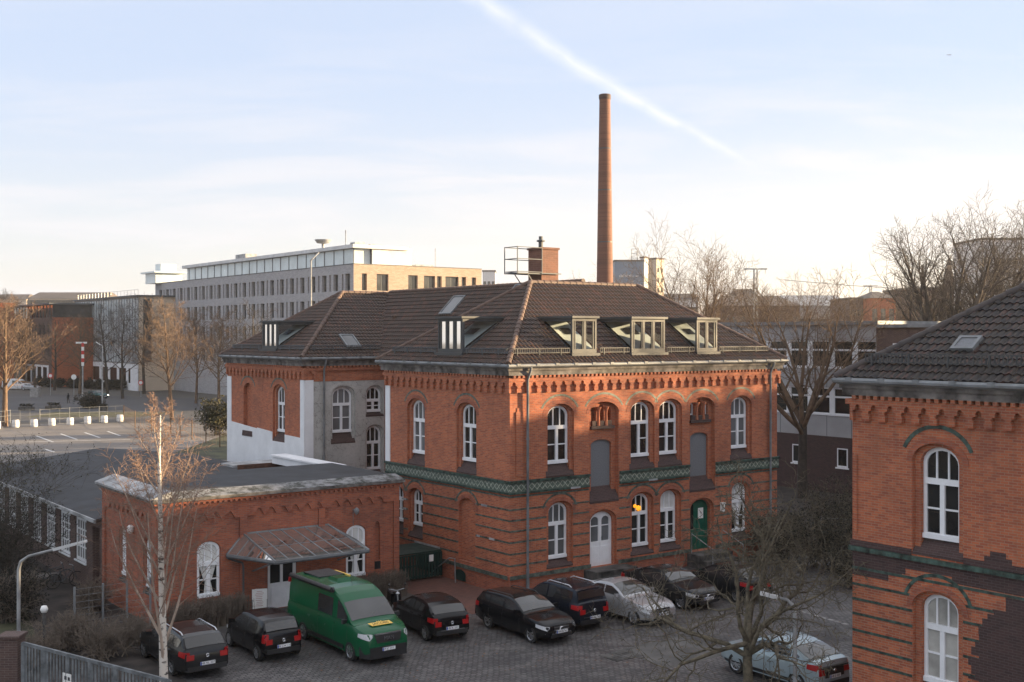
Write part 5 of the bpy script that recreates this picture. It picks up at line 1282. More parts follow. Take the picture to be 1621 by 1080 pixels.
# yard trees
tree('birch_tree', 'slender white-barked birch with reddish hanging twigs in front of the brick annex', (-9.55, 31.9, 0), 'birch', 7.9, 21, 'birch_bark', 'twig_red', trunk_r=.13, lean=(-.035, 0))
tree('gnarled_tree', 'gnarled mossy bare tree with crooked spreading branches beside the pale blue car', (6.55, 32.2, 0), 'gnarl', 6.3, 4, 'bark_moss', 'bark_moss', trunk_r=.135, trunk_f=.25, limbs=9, spread=56)
tree('bare_tree', 'tall dark bare tree with upswept limbs in front of the grey panelled school', (18.0, 72.0, 0), 'vase', 14.0, 11, 'bark_dark', 'bark_brown', trunk_r=.27, trunk_f=.38, limbs=8, spread=42, dens=[8, 6, 5])
tree('bare_tree', 'wide bare tree with a sunlit fan of limbs rising behind the right hand roof', (30.5, 82, 0), 'vase', 19.2, 5, 'bark_dark', 'bark_grey', trunk_r=.5, trunk_f=.38, limbs=9, spread=42)
tree('bare_tree', 'slim bare tree with fine pinkish twigs just right of the main roof', ((1112-810.5)/1840*105, 105, 0), 'vase', 17.5, 31, 'bark_brown', 'bark_brown', trunk_r=.3, trunk_f=.3, limbs=7, spread=27)
tree('bare_tree', 'bare tree in front of the high-rise at the right edge', ((1592-810.5)/1840*88, 88, 0), 'vase', 19.3, 9, 'bark_dark', 'bark_grey', trunk_r=.36, trunk_f=.4, limbs=7, spread=30)
tree('bare_tree', 'smaller bare tree left of the wide fan shaped tree, with drooping outer twigs', ((1420-810.5)/1840*95, 95, 0), 'vase', 13.5, 15, 'bark_dark', 'bark_brown', trunk_r=.25, trunk_f=.3, limbs=7, spread=38)
tree('bare_tree', 'bare tree with a narrow crown beyond the school roof, right of the catenary mast', ((1232-810.5)/1840*120, 120, 0), 'vase', 14.8, 51, 'bark_brown', 'bark_brown', trunk_r=.25, trunk_f=.3, limbs=7, spread=30)
tree('bare_tree', 'bare tree half hidden by the factory chimney in front of the advertising wall', ((985-810.5)/1840*150, 150, 0), 'vase', 18.0, 52, 'bark_brown', 'bark_brown', trunk_r=.25, trunk_f=.3, limbs=6, spread=28)
# street trees on the left
ST = [(272, 138, 12.6, .26, 61, 'street tree with a rounded russet crown lit by the sun beside the birch top', 'bark_russet'),
      (346, 160, 12.0, .24, 62, 'russet street tree closest to the grey stucco wing', 'bark_russet'),
      (228, 200, 15.5, .30, 63, 'tall street tree against the sunlit end of the glass block', 'bark_dark'),
      (194, 185, 13.4, .26, 64, 'dark street tree second from the end of the glass block', 'bark_dark'),
      (170, 195, 13.8, .26, 65, 'dark street tree in front of the middle of the glass front', 'bark_dark'),
      (126, 200, 12.4, .26, 66, 'street tree behind the red and white striped pole', 'bark_brown'),
      (86, 212, 12.8, .26, 67, 'dark street tree in front of the sunlit end of the red brick block', 'bark_dark'),
      (56, 205, 13.6, .26, 68, 'dark street tree in front of the red brick block', 'bark_dark'),
      (8, 128, 12.8, .34, 69, 'broad sunlit tree at the left edge above the car park', 'bark_russet'),
      (-14, 160, 15.0, .34, 70, 'tall tree cut by the left edge of the photo', 'bark_brown'),
      (400, 128, 12.4, .22, 71, 'dark bare tree showing above the left wing roof against the office block', 'bark_dark'),
      (310, 172, 12.6, .22, 72, 'small russet tree between the two sunlit street trees', 'bark_russet')]
for px, d, hh, tr_, sd, lab, bk in ST:
    tree('street_tree', lab, ((px-810.5)/1840*d, d, 0), 'oval', hh, sd, bk, bk, 'bare street trees beside the car park', trunk_r=tr_, trunk_f=.28, dens=[20, 8, 6] if bk == 'bark_dark' else None)
def shrub(name, label, loc, h, w, seed, leafmat, n=1500, stems=10, twig='bark_dark', sz=.07, group=None, ln=4):
    rng = random.Random(seed); o = wthing(name, label, 'shrub', loc, 0, group); cb, lb_ = MB(), MB()
    for i in range(stems):
        a = rng.random()*6.28; t = R(rng.uniform(5, 55)); d = Vector((math.sin(t)*math.cos(a), math.sin(t)*math.sin(a), math.cos(t)))
        grow(cb, rng, Vector((rng.gauss(0, w*.15), rng.gauss(0, w*.15), 0)), d, h*rng.uniform(.6, 1), .025, 0, BUSH, (lb_, ln, sz) if n else None)
    cb.build('stems', twig, o, uv=False)
    if n: lb_.build('foliage', leafmat, o, uv=False)
    return o
shrub('shrub', 'olive green bush lit by the low sun beside the white end wall', ((346-810.5)/1840*118, 118, 0), 3.4, 2, 1, 'leaf_olive', stems=22, sz=.16)
for i, (px, d, hh, m, lab) in enumerate(((4, 50, 5.0, 'leaf_olive', 'large straggly olive bush at the left edge in front of the shed windows'), (40, 58, 4.4, 'leaf_olive', 'olive bush rising above the eaves of the shed'), (-8, 44, 3.6, 'leaf_dark', 'dark bush cut by the left edge'),
        (15, 41, 1.6, 'leaf_dark', 'low dark shrub on the terrace left of the lamp post'), (150, 42.5, 1.2, 'leaf_dark', 'low bare shrub below the shed door'), (110, 37.5, 1.1, 'leaf_dark', 'bare shrub beside the globe lamp'), (165, 36.5, 1.2, 'leaf_dark', 'bare twiggy shrub behind the mesh fence'), (215, 38, 1.0, 'leaf_dark', 'low bare shrub at the foot of the annex corner'), (55, 35.5, 1.0, 'leaf_dark', 'bare shrub behind the brick gate pillar'))):
    shrub('shrub', lab, ((px-810.5)/1840*d, d, 0), hh, 1.6, 80+i, m, n=1 if hh > 1.3 and i < 4 else 0, stems=(14 if hh > 4 else 22) if hh > 2 else 30, sz=.05, twig='bark_dark' if hh > 2 else 'twig_dry')
for i, (x, y, hh, lab) in enumerate(((13.2, 50.5, 2.2, 'dark ivy bush behind the parked cars at the main building corner'), (15.2, 49.5, 2.5, 'dark bush in the gap between the two brick buildings'), (16.8, 48.0, 2.2, 'dark bush beside the end wall of the right hand building'), (13.8, 46.5, 1.5, 'low tangled bush behind the curved yard lamp'), (15.6, 56, 3.0, 'tall dark bush under the bare tree by the school'), (12.0, 52.5, 2.0, 'dark bush against the end of the main building'), (18.6, 52.5, 2.6, 'dark bush in front of the school base'))):
    shrub('shrub', lab, (x, y, 0), hh, 2.2, 120+i, 'leaf_dark', stems=24, sz=.055, twig='bark_moss')
def hedge(label, u0, u1, v0, v1, h, seed):
    rng = random.Random(seed); s = MB(); l = MB()
    for i in range(int((u1-u0)*260)):
        p = Vector((rng.uniform(u0, u1), rng.uniform(v0, v1), 0)); q = p+Vector((rng.gauss(0, .08), rng.gauss(0, .08), h*rng.uniform(.75, 1.05)))
        m_ = p.lerp(q, .5)+Vector((rng.gauss(0, .05), rng.gauss(0, .05), 0)); s.tube([p, m_, q], [.011, .009, .005], 3, cap=False)
        for k in range(3):
            a = p.lerp(q, rng.uniform(.4, 1)); s.tube([a, a+Vector((rng.gauss(0, .09), rng.gauss(0, .09), rng.uniform(.03, .14)))], [.007, .004], 3, cap=False)
    o = s.build('hedge', 'twig_dry', None, base=((u0+u1)/2, (v0+v1)/2), uv=False); return tag(o, label, 'hedge')
hedge('leafless clipped hedge in front of the left window of the annex', -12.5, -9.75, 2.1, 3.0, .95, 1); hedge('short leafless hedge at the right end of the annex front', -5.2, -3.2, 2.3, 3.0, .95, 2)
# ------------------------------------------------------------------ cars
def boolean_cut(o, cutter):
    m = o.modifiers.new('cut', 'BOOLEAN'); m.object = cutter; m.operation = 'DIFFERENCE'; m.solver = 'EXACT'
    try: m.material_mode = 'TRANSFER'
    except Exception: pass
    dg = bpy.context.evaluated_depsgraph_get(); me = bpy.data.meshes.new_from_object(o.evaluated_get(dg))
    o.modifiers.clear(); old = o.data
    if len(me.polygons) > 20: o.data = me
    bpy.data.objects.remove(cutter)
SP = {}
SP['hatch'] = dict(L=4.06, W=1.73, H=1.45, wb=2.59, fo=.82, r=.31,
    sil=[(0, .50), (.03, .66), (.12, .76), (.35, .86), (1.0, .99), (1.12, 1.03), (1.5, 1.24), (1.9, 1.41), (2.3, 1.45), (2.8, 1.44), (3.3, 1.38), (3.55, 1.30), (3.9, 1.03), (3.98, .96), (4.03, .78), (4.06, .52)],
    belt=[(0, .95), (1.1, .98), (2.5, 1.0), (3.9, 1.06), (4.06, 1.06)], ws=(1.14, 1.88), rw=(3.55, 3.9), side=[(1.42, 2.32), (2.40, 3.2)], hood=.03)
SP['wagon'] = dict(L=4.60, W=1.77, H=1.46, wb=2.76, fo=.80, r=.32,
    sil=[(0, .52), (.03, .68), (.1, .76), (.4, .87), (1.15, .98), (1.28, 1.02), (1.7, 1.25), (2.1, 1.42), (2.5, 1.46), (3.2, 1.455), (3.9, 1.41), (4.15, 1.36), (4.46, 1.03), (4.54, .96), (4.58, .78), (4.60, .5)],
    belt=[(0, .95), (1.3, .96), (3, .98), (4.5, 1.03), (4.6, 1.03)], ws=(1.30, 2.08), rw=(4.15, 4.46), side=[(1.6, 2.55), (2.62, 3.45), (3.52, 4.15)], hood=.035)
SP['sedan'] = dict(L=4.69, W=1.81, H=1.44, wb=2.84, fo=.80, r=.33,
    sil=[(0, .50), (.03, .66), (.1, .75), (.4, .86), (1.25, .98), (1.38, 1.02), (1.85, 1.27), (2.25, 1.42), (2.6, 1.44), (3.1, 1.40), (3.5, 1.27), (3.95, 1.08), (4.4, 1.04), (4.6, .98), (4.66, .78), (4.69, .5)],
    belt=[(0, .95), (1.4, .96), (3, .99), (3.9, 1.05), (4.4, 1.2), (4.69, 1.2)], ws=(1.42, 2.22), rw=(3.2, 3.92), side=[(1.75, 2.6), (2.67, 3.4)], hood=.035)
SP['suv'] = dict(L=4.22, W=1.79, H=1.69, wb=2.58, fo=.83, r=.34,
    sil=[(0, .60), (.03, .78), (.1, .88), (.35, .98), (1.0, 1.08), (1.12, 1.13), (1.5, 1.42), (1.85, 1.62), (2.3, 1.69), (3.2, 1.68), (3.75, 1.63), (3.92, 1.58), (4.08, 1.16), (4.14, 1.05), (4.19, .85), (4.22, .55)],
    belt=[(0, 1.05), (1.1, 1.07), (3, 1.09), (4.1, 1.14), (4.22, 1.14)], ws=(1.14, 1.82), rw=(3.93, 4.07), side=[(1.4, 2.2), (2.28, 3.05), (3.13, 3.75)], hood=.03)
SP['mini'] = dict(L=3.54, W=1.64, H=1.49, wb=2.42, fo=.58, r=.29,
    sil=[(0, .52), (.03, .68), (.1, .78), (.3, .90), (.62, 1.0), (.74, 1.04), (1.1, 1.26), (1.45, 1.44), (1.85, 1.49), (2.6, 1.475), (3.1, 1.42), (3.24, 1.36), (3.42, 1.02), (3.47, .94), (3.52, .75), (3.54, .5)],
    belt=[(0, .98), (.7, .99), (2, 1.0), (3.4, 1.03), (3.54, 1.03)], ws=(.76, 1.42), rw=(3.24, 3.42), side=[(1.02, 2.0), (2.1, 2.85)], hood=.03)
SP['crossover'] = dict(L=4.36, W=1.80, H=1.53, wb=2.67, fo=.86, r=.35,
    sil=[(0, .58), (.03, .74), (.1, .84), (.35, .93), (1.05, 1.05), (1.18, 1.09), (1.6, 1.33), (2.0, 1.49), (2.4, 1.53), (2.9, 1.49), (3.4, 1.37), (3.85, 1.20), (4.12, 1.10), (4.27, 1.07), (4.33, .85), (4.36, .55)],
    belt=[(0, 1.0), (1.2, 1.03), (2.8, 1.06), (3.9, 1.10), (4.15, 1.25), (4.36, 1.3)], ws=(1.2, 1.98), rw=(3.25, 4.02), side=[(1.5, 2.38), (2.45, 3.25), (3.3, 3.6)], hood=.03)
SP['van'] = dict(L=5.98, W=2.04, H=2.34, wb=3.64, fo=1.0, r=.35,
    sil=[(0, .78), (.03, .95), (.1, 1.06), (.3, 1.14), (.85, 1.30), (.95, 1.34), (1.3, 1.62), (1.7, 1.93), (1.80, 1.99), (2.1, 2.15), (2.5, 2.28), (3.0, 2.33), (4.5, 2.33), (5.85, 2.30), (5.93, 2.22), (5.98, 1.9)],
    belt=[(0, 1.25), (1.0, 1.27), (2, 1.3), (5.98, 1.3)], ws=(.98, 1.72), rw=None, side=[(1.30, 2.05), (2.4, 3.55)], hood=.05, roofw=.84, kr=.02)
def car(name, label, pos, head, spec, pm, front=None, rear=None, rails=False, black=False, plate_f=True, cat='car', group='cars parked in the cobbled yard', ptext='HB', tail='side', plate_r=True, badge=True):
    S = SP[spec]; L_, Wd, Ht = S['L'], S['W'], S['H']; rz = math.atan2(head[1], head[0])
    o = wthing(name, label, cat, (pos[0], pos[1], .004), rz, group, 1/K)
    st, sz_ = zip(*S['sil']); bt, bz = zip(*S['belt'])
    sil = lambda t: float(np.interp(t, st, sz_)); belt = lambda t: float(np.interp(t, bt, bz))
    kf, kr = .24, S.get('kr', .16)
    def plan(t):
        a = .85; f = 1-kf*max(0, 1-t/a)**2.2; g = 1-kr*max(0, 1-(L_-t)/.8)**2.2; return f*g
    X = lambda t: L_/2-t
    def zb(t): return .20+.10*max(0, 1-t/.5)+.12*max(0, 1-(L_-t)/.5)
    def sec(t):
        w = Wd/2*plan(t); zt = min(sil(t), belt(t)); b = zb(t); h = zt-b
        return [(0, b), (w*.84, b), (w*.95, b+min(.06, h*.2)), (w*.985, b+h*.35), (w, b+h*.62), (w*.98, b+h*.85), (w*.93, zt-.012), (w*.8, zt+S['hood']*.3), (w*.4, zt+S['hood']*.85), (0, zt+S['hood'])]
    ts = sorted(set([0, L_]+[x for x in st]+[L_*i/34 for i in range(35)])); ts = [t for i, t in enumerate(ts) if i == 0 or t-ts[i-1] > .012]
    mb = MB(); n = 18
    for t in ts:
        q = sec(t); loop = q+[(-y, z) for y, z in q[-2:0:-1]]
        for y, z in loop: mb.v.append((X(t), y, z))
    for i in range(len(ts)-1):
        for j in range(n): a = i*n+j; b = i*n+(j+1) % n; mb.f.append((a, b, b+n, a+n)); mb.mi.append(0)
    mb.f.append(tuple(reversed(range(n)))); mb.mi.append(0); mb.f.append(tuple((len(ts)-1)*n+j for j in range(n))); mb.mi.append(0)
    bo = mb.build('body', pm, o, uv=False)
    r = S['r']; t1 = S['fo']; t2 = t1+S['wb']; cut = MB()
    for t in (t1, t2):
        for sgn in (-1, 1):
            yy = sgn*(Wd/2-.14); cut.lathe((X(t), yy, r+.0), [(r+.065, -.16), (r+.065, .3)] if sgn > 0 else [(r+.065, -.3), (r+.065, .16)], 28, axis='y')
    co = cut.build('cut', 'black_plastic', o, uv=False)
    bpy.context.view_layer.update(); boolean_cut(bo, co)
    me = bo.data
    if len(me.materials) == 0: me.materials.append(MATS[pm])
    me.polygons.foreach_set('use_smooth', np.ones(len(me.polygons), dtype=bool)); me.set_sharp_from_angle(angle=R(38))
    bo.name = 'body'
    # greenhouse
    rw_ = S.get('roofw', .74)
    def GW(z, t):
        b = belt(t); w0 = Wd/2*.925*plan(t); w1 = Wd/2*rw_*min(1, plan(t)+.06); f = (z-b)/max(.05, Ht-b); return w0+(w1-w0)*f
    gts = [t for t in [L_*i/60 for i in range(61)]+list(st) if sil(t) > belt(t)+.015]; gts = sorted(set(gts))
    def gsec(t):
        zs, b = sil(t), belt(t); e = min(.07, (zs-b)*.5)
        wt = GW(zs-e, t)
        return [(GW(b-.04, t), b-.04), (GW((b+zs-e)/2, t), (b+zs-e)/2), (wt, zs-e), (wt*.945, zs-e*.25), (wt*.6, zs+.012), (0, zs+.02)]
    g = MB(); k = 11
    for t in gts:
        q = gsec(t)
        for y, z in q+[(-y, z) for y, z in q[-2::-1]]: g.v.append((X(t), y, z))
    for i in range(len(gts)-1):
        for j in range(k-1): a = i*k+j; g.f.append((a, a+1, a+k+1, a+k)); g.mi.append(0)
    g.f.append(tuple(range(k))); g.mi.append(0); g.f.append(tuple((len(gts)-1)*k+j for j in reversed(range(k)))); g.mi.append(0)
    g.build('roof', pm, o, smooth=35, uv=False)
    def top_patch(nm, ta, tb, mat, frac, off, par=o):
        p = MB(); N_ = 8; cols = [-1, -.66, -.33, 0, .33, .66, 1]
        for i in range(N_+1):
            t = ta+(tb-ta)*i/N_; q = gsec(t); ys = [q[5][0], q[4][0], q[3][0], q[2][0]]; zs = [q[5][1], q[4][1], q[3][1], q[2][1]]
            for c in cols:
                y = abs(c)*q[2][0]*frac; z = float(np.interp(y, ys, zs)); p.v.append((X(t)+off[0], math.copysign(y, c) if c else 0, z+off[1]))
        m = len(cols)
        for i in range(N_):
            for j in range(m-1): a = i*m+j; p.f.append((a, a+1, a+m+1, a+m)); p.mi.append(0)
        return p.build(nm, mat, par, smooth=60, uv=False)
    ws = S['ws']; top_patch('windshield', ws[0]+.06, ws[1], 'car_glass', .95, (.012, .012))
    if S['rw']: top_patch('rear_window', S['rw'][0]+.01, S['rw'][1]-.02, 'car_glass', .90, (-.014, .012))
    elif spec == 'van': pass
    for sgn in (-1, 1):
        for (ta, tb) in S['side']:
            p = MB(); N_ = 10
            for i in range(N_+1):
                t = ta+(tb-ta)*i/N_; lo = belt(t)+.035; hi = max(lo+.004, min(sil(t)-.105, Ht-.13 if spec != 'van' else 1.98))
                for f in (0, .5, 1): z = lo+(hi-lo)*f; p.v.append((X(t), sgn*(GW(z, t)+.008), z))
            for i in range(N_):
                for j in range(2): a = i*3+j; p.f.append((a, a+1, a+4, a+3)); p.mi.append(0)
            p.build('side_window', 'car_glass', o, smooth=60, uv=False)
    def by(t, z):
        q = sec(t)[1:8]; zz = [b for a, b in q]; return float(np.interp(z, zz, [a for a, b in q]))
    def side_patch(nm, ta, tb, z0, z1, sgn, mat, off=.012, N_=6, par=o, z0b=None, z1b=None):
        p = MB()
        for i in range(N_+1):
            f = i/N_; t = ta+(tb-ta)*f; a = z0+((z0b if z0b is not None else z0)-z0)*f; b = z1+((z1b if z1b is not None else z1)-z1)*f
            for h in (0, .5, 1): z = a+(b-a)*h; p.v.append((X(t)+(off if t < L_/2 else -off)*.5, sgn*(by(t, z)+off), z))
        for i in range(N_):
            for j in range(2): a = i*3+j; p.f.append((a, a+1, a+4, a+3)); p.mi.append(0)
        return p.build(nm, mat, par, smooth=60, uv=False)
    zf = sil(.1)
    seams = MB()
    for sgn in (-1, 1):
        van = spec == 'van'
        side_patch('headlight', .02, .50 if not van else .48, zf-.19, zf-(.05 if not van else -.02), sgn, 'lens_clear', .014, z0b=zf-.10, z1b=zf+.02)
        if tail == 'side': side_patch('taillight', L_-.42, L_-.015, sil(L_-.1)-.20, sil(L_-.1)-.04, sgn, 'lens_red', .014, z0b=sil(L_-.1)-.24)
        elif tail == 'tall': side_patch('taillight', L_-.20, L_-.015, sil(L_-.1)-.30, sil(L_-.1)+.0, sgn, 'lens_red', .014)
        b_ = MB(); zt = sil(L_-.05)-.06
        w_ = Wd/2*plan(L_-.02)
        b_.hexa([(-L_/2-.012, sgn*w_*.62, zt-.17), (-L_/2-.012, sgn*w_*.96, zt-.17), (-L_/2+.1, sgn*w_*.97, zt-.17), (-L_/2+.1, sgn*w_*.62, zt-.17), (-L_/2+.015, sgn*w_*.60, zt), (-L_/2+.015, sgn*w_*.95, zt), (-L_/2+.1, sgn*w_*.95, zt), (-L_/2+.1, sgn*w_*.62, zt)])
        b_.build('taillight', 'lens_red', o, uv=False)
        m = MB(); t = ws[0]+.22; z = belt(t)+.02; y0 = sgn*(GW(z, t)+.02); y1 = sgn*(Wd/2+.17)
        m.hexa([(X(t)-.05, y0, z), (X(t)+.02, y1, z), (X(t)-.10, y1, z), (X(t)-.12, y0, z), (X(t)-.04, y0, z+.12), (X(t)+.01, y1*.99, z+.15), (X(t)-.10, y1*.99, z+.15), (X(t)-.12, y0, z+.12)])
        m.build('mirror', 'black_plastic' if (black or spec == 'van') else pm, o, uv=False)
        dl = [S['side'][0][0]-.12]+[.5*(S['side'][i][1]+S['side'][i+1][0]) for i in range(len(S['side'])-1)]+([S['side'][-1][1]-.1] if len(S['side']) == 2 else [])
        for t in dl[:3]:
            for i in range(5):
                z0_, z1_ = zb(t)+.12+(belt(t)-.06-zb(t)-.12)*i/5, zb(t)+.12+(belt(t)-.06-zb(t)-.12)*(i+1)/5
                seams.face([(X(t), sgn*(by(t, z0_)+.004), z0_), (X(t)-.014, sgn*(by(t+.014, z0_)+.004), z0_), (X(t)-.014, sgn*(by(t+.014, z1_)+.004), z1_), (X(t), sgn*(by(t, z1_)+.004), z1_)])
        for t in dl[1:3]:
            z = belt(t)-.14; hnd = MB(); y = by(t-.12, z); hnd.hexa([(X(t-.2), sgn*(y-.01), z-.015), (X(t-.03), sgn*(y-.01), z-.015), (X(t-.03), sgn*(y+.03), z-.015), (X(t-.2), sgn*(y+.03), z-.015), (X(t-.2), sgn*(y-.01), z+.015), (X(t-.03), sgn*(y-.01), z+.015), (X(t-.03), sgn*(y+.03), z+.015), (X(t-.2), sgn*(y+.03), z+.015)])
            hnd.build('door_handle', 'chrome' if spec in ('wagon', 'sedan') else pm, o, uv=False)
        if black:
            side_patch('sill_trim', .25, L_-.25, .24, .42, sgn, 'black_plastic', .010, 20)
        if rails:
            rl = MB(); tt = [S['side'][0][0]+.6, S['side'][0][0]+.8, S['side'][-1][1]-.35, S['side'][-1][1]-.2]
            rl.tube([(X(t), sgn*GW(Ht, t)*.93, sil(t)+(.0 if i in (0, 3) else .055)) for i, t in enumerate(tt)], .02, 6); rl.build('roof_rail', 'alloy' if pm != 'paint_black' else 'black_plastic', o, smooth=60, uv=False)
    seams.build('door_seams', 'black_plastic', o, uv=False)
    # front
    w0 = Wd/2*plan(0); f = MB(); xf = L_/2
    f.hexa([(xf-.05, -w0*.80, zb(0)-.04), (xf+.018, -w0*.80, zb(0)-.02), (xf+.018, w0*.80, zb(0)-.02), (xf-.05, w0*.80, zb(0)-.04), (xf-.05, -w0*.72, zb(0)+.13), (xf+.02, -w0*.72, zb(0)+.12), (xf+.02, w0*.72, zb(0)+.12), (xf-.05, w0*.72, zb(0)+.13)])
    f.build('air_intake', 'black_plastic', o, uv=False)
    gz0, gz1 = sil(0)-.03, zf-.03
    if spec == 'van': gz0, gz1 = .86, 1.06
    gr = MB(); gw = w0*(.55 if spec != 'van' else .70)
    gr.hexa([(xf-.10, -gw*.86, gz0-.10), (xf+.024, -gw*.86, gz0-.10), (xf+.024, gw*.86, gz0-.10), (xf-.10, gw*.86, gz0-.10), (xf-.12, -gw, gz1), (xf-.02, -gw, gz1), (xf-.02, gw, gz1), (xf-.12, gw, gz1)])
    go = gr.build('grille', 'black_plastic', o, uv=False)
    bars = MB(); nb = 3 if front == 'chrome' else (1 if spec == 'van' else 0)
    for i in range(nb):
        ff = (i+.7)/(nb+.4) if nb > 1 else 1.0; z = gz0-.10+(gz1-gz0+.10)*ff; xx = xf+.03-.044*ff
        bars.bar((xx, -gw*.95, z), (xx, gw*.95, z), .02, .03 if nb > 1 else .05)
    if nb: bars.build('chrome_bar', 'chrome', go, uv=False)
    if front == 'chrome':
        st_ = MB(); st_.lathe((xf+.03, 0, (gz0+gz1)/2-.05), [(.105, -.01), (.105, .015)], 20, axis='y'); 
        c = Vector((xf+.034, 0, (gz0+gz1)/2-.05)); ring = [c+Vector((0, math.cos(a)*.1, math.sin(a)*.1)) for a in [2*math.pi*i/20 for i in range(21)]]
        q = MB(); q.tube(ring, .012, 5)
        for a in (90, 210, 330): q.bar(c, c+Vector((0, math.cos(R(a))*.1, math.sin(R(a))*.1)), .016, .016)
        q.build('star_emblem', 'chrome', go, uv=False)
        for sgn in (-1, 1):
            c_ = MB(); c_.bar((xf+.015, sgn*w0*.55, zb(0)+.13), (xf-.09, sgn*w0*1.07, zb(0)+.15), .02, .03); c_.build('bumper_trim', 'chrome', o, uv=False)
    def plate(x, z, face, txt):
        p = MB(); p.box((x-.008, -.26, z-.055), (x+.008, .26, z+.055)); po = p.build('number_plate', 'plate_white', o, uv=False)
        yb = .26 if face < 0 else -.26
        p = MB(); s_ = face*.0095; p.face([(x+s_, yb, z-.055), (x+s_, yb-math.copysign(.045, yb), z-.055), (x+s_, yb-math.copysign(.045, yb), z+.055), (x+s_, yb, z+.055)]); p.build('plate_band', 'plate_blue', po, uv=False)
        Mx = Matrix.Translation((x+face*.011, 0.0, z)) @ (Matrix(((0, 0, 1), (1, 0, 0), (0, 1, 0))).to_4x4() if face > 0 else Matrix(((0, 0, -1), (-1, 0, 0), (0, 1, 0))).to_4x4())
        text(txt, .105, 'letter_dark', po, Mx, .001, 'plate_number')
    if plate_f: plate(xf+.035, zb(0)+.19 if spec != 'van' else .52, 1, ptext)
    # rear
    xr = -L_/2; wr_ = Wd/2*plan(L_)
    b = MB(); b.hexa([(xr-.03, -wr_*.92, zb(L_)-.02), (xr+.15, -wr_*.98, zb(L_)-.02), (xr+.15, wr_*.98, zb(L_)-.02), (xr-.03, wr_*.92, zb(L_)-.02), (xr-.03, -wr_*.92, zb(L_)+.14), (xr+.15, -wr_*.98, zb(L_)+.14), (xr+.15, wr_*.98, zb(L_)+.14), (xr-.03, wr_*.92, zb(L_)+.14)])
    b.build('rear_bumper', 'black_plastic', o, uv=False)
    if rear == 'strip':
        c_ = MB(); c_.bar((xr-.04, -wr_*.7, zb(L_)+.15), (xr-.04, wr_*.7, zb(L_)+.15), .02, .03); c_.build('chrome_strip', 'chrome', o, uv=False)
    if rear == 'dark':
        c_ = MB(); zz = sil(L_-.05)-.05; c_.hexa([(xr-.02, -wr_*.60, zz-.28), (xr+.1, -wr_*.6, zz-.28), (xr+.1, wr_*.6, zz-.28), (xr-.02, wr_*.6, zz-.28), (xr+.0, -wr_*.6, zz), (xr+.12, -wr_*.6, zz), (xr+.12, wr_*.6, zz), (xr+.0, wr_*.6, zz)]); c_.build('tailgate_panel', 'black_plastic', o, uv=False)
        c_ = MB(); c_.box((xr-.04, -wr_*.85, zz+.03), (xr+.22, wr_*.85, zz+.075)); c_.build('rear_spoiler', 'black_plastic', o, uv=False)
    zt = sil(L_-.05)
    if plate_r: plate(xr-.045 if rear != 'dark' else xr-.035, zb(L_)+(.22 if rear != 'dark' else .30), -1, ptext)
    if badge:
        e = MB(); q = [(.0, -.006), (.055, -.006), (.06, .0), (.05, .008), (0, .008)]
        e.lathe((xr-.02, 0, zt-.14), q, 16, axis='x'); 
        e.v = [(xr-.02+(v[2]-(zt-.14)), v[1], zt-.14+(v[0]-(xr-.02))) for v in e.v] if False else e.v
        eb = MB(); ring = [Vector((xr-.025, math.cos(a)*.05, zt-.12+math.sin(a)*.05)) for a in [2*math.pi*i/16 for i in range(17)]]; eb.tube(ring, .012, 5); eb.box((xr-.028, -.035, zt-.135), (xr-.01, .035, zt-.105)); eb.build('round_badge', 'chrome', o, uv=False)
    # wheels
    for t in (t1, t2):
        for sgn in (-1, 1):
            y = sgn*(Wd/2-.105); w = MB(); w.lathe((X(t), y, r), [(r*.66, -.095), (r*.94, -.095), (r, -.06), (r, .06), (r*.94, .095), (r*.66, .095)], 28, axis='y', cap=False); wo = w.build('wheel', 'tyre', o, smooth=40, uv=False)
            q = MB(); yo = y+sgn*.07; nsp = 5 if spec not in ('wagon', 'van') else 7
            for i in range(nsp):
                a = 2*math.pi*i/nsp+.3; for_ = .0
                c0 = Vector((X(t), yo, r)); dv = Vector((math.cos(a), 0, math.sin(a))); pv = Vector((-math.sin(a), 0, math.cos(a)))
                for da in (-1, 1): q.bar(c0+pv*da*.02*r/.3, c0+dv*r*.63+pv*da*.05*r/.3, .035, .03, up=(0, 1, 0))
            ring = [Vector((X(t)+math.cos(a)*r*.64, yo, r+math.sin(a)*r*.64)) for a in [2*math.pi*i/24 for i in range(25)]]; q.tube(ring, .022, 6)
            q.lathe((X(t), yo-.012, r), [(.05, 0), (.05, .03)], 10, axis='y'); q.build('rim', 'alloy', wo, smooth=40, uv=False)
            d_ = MB(); d_.lathe((X(t), y+sgn*.02, r), [(r*.62, -.01), (r*.62, .01)], 20, axis='y'); d_.build('wheel_disc', 'black_plastic', wo, uv=False)
    o['_dims'] = 0; del o['_dims']
    return o, X, sil, sec, GW
AWAY, TOW = (-.6, .8), (.6, -.8)
car('parked_car', 'dark station wagon with red tail lights parked behind the birch trunk', (-10.15, 35.75), AWAY, 'wagon', 'paint_darkgrey', rails=True, ptext='HB NL 337')
car('parked_car', 'small black hatchback with upright tail lights parked left of the green van', (-8.0, 37.25), AWAY, 'mini', 'paint_black', tail='tall', ptext='HB CW 110')
car('parked_car', 'black hatchback with slim red tail lights parked right of the green van', (-2.85, 39.75), (-.5, .866), 'hatch', 'paint_black', rear='strip', ptext='HB IK 241')
car('parked_car', 'black estate car with a star grille facing the camera in the middle of the yard', (.42, 39.55), TOW, 'wagon', 'paint_black', front='chrome', rails=True, ptext='HB PC 93')
car('parked_car', 'dark blue boxy compact SUV seen from behind next to the black estate', (1.72, 41.15), AWAY, 'suv', 'paint_navy', rails=True, tail='side', ptext='HB AR 518')
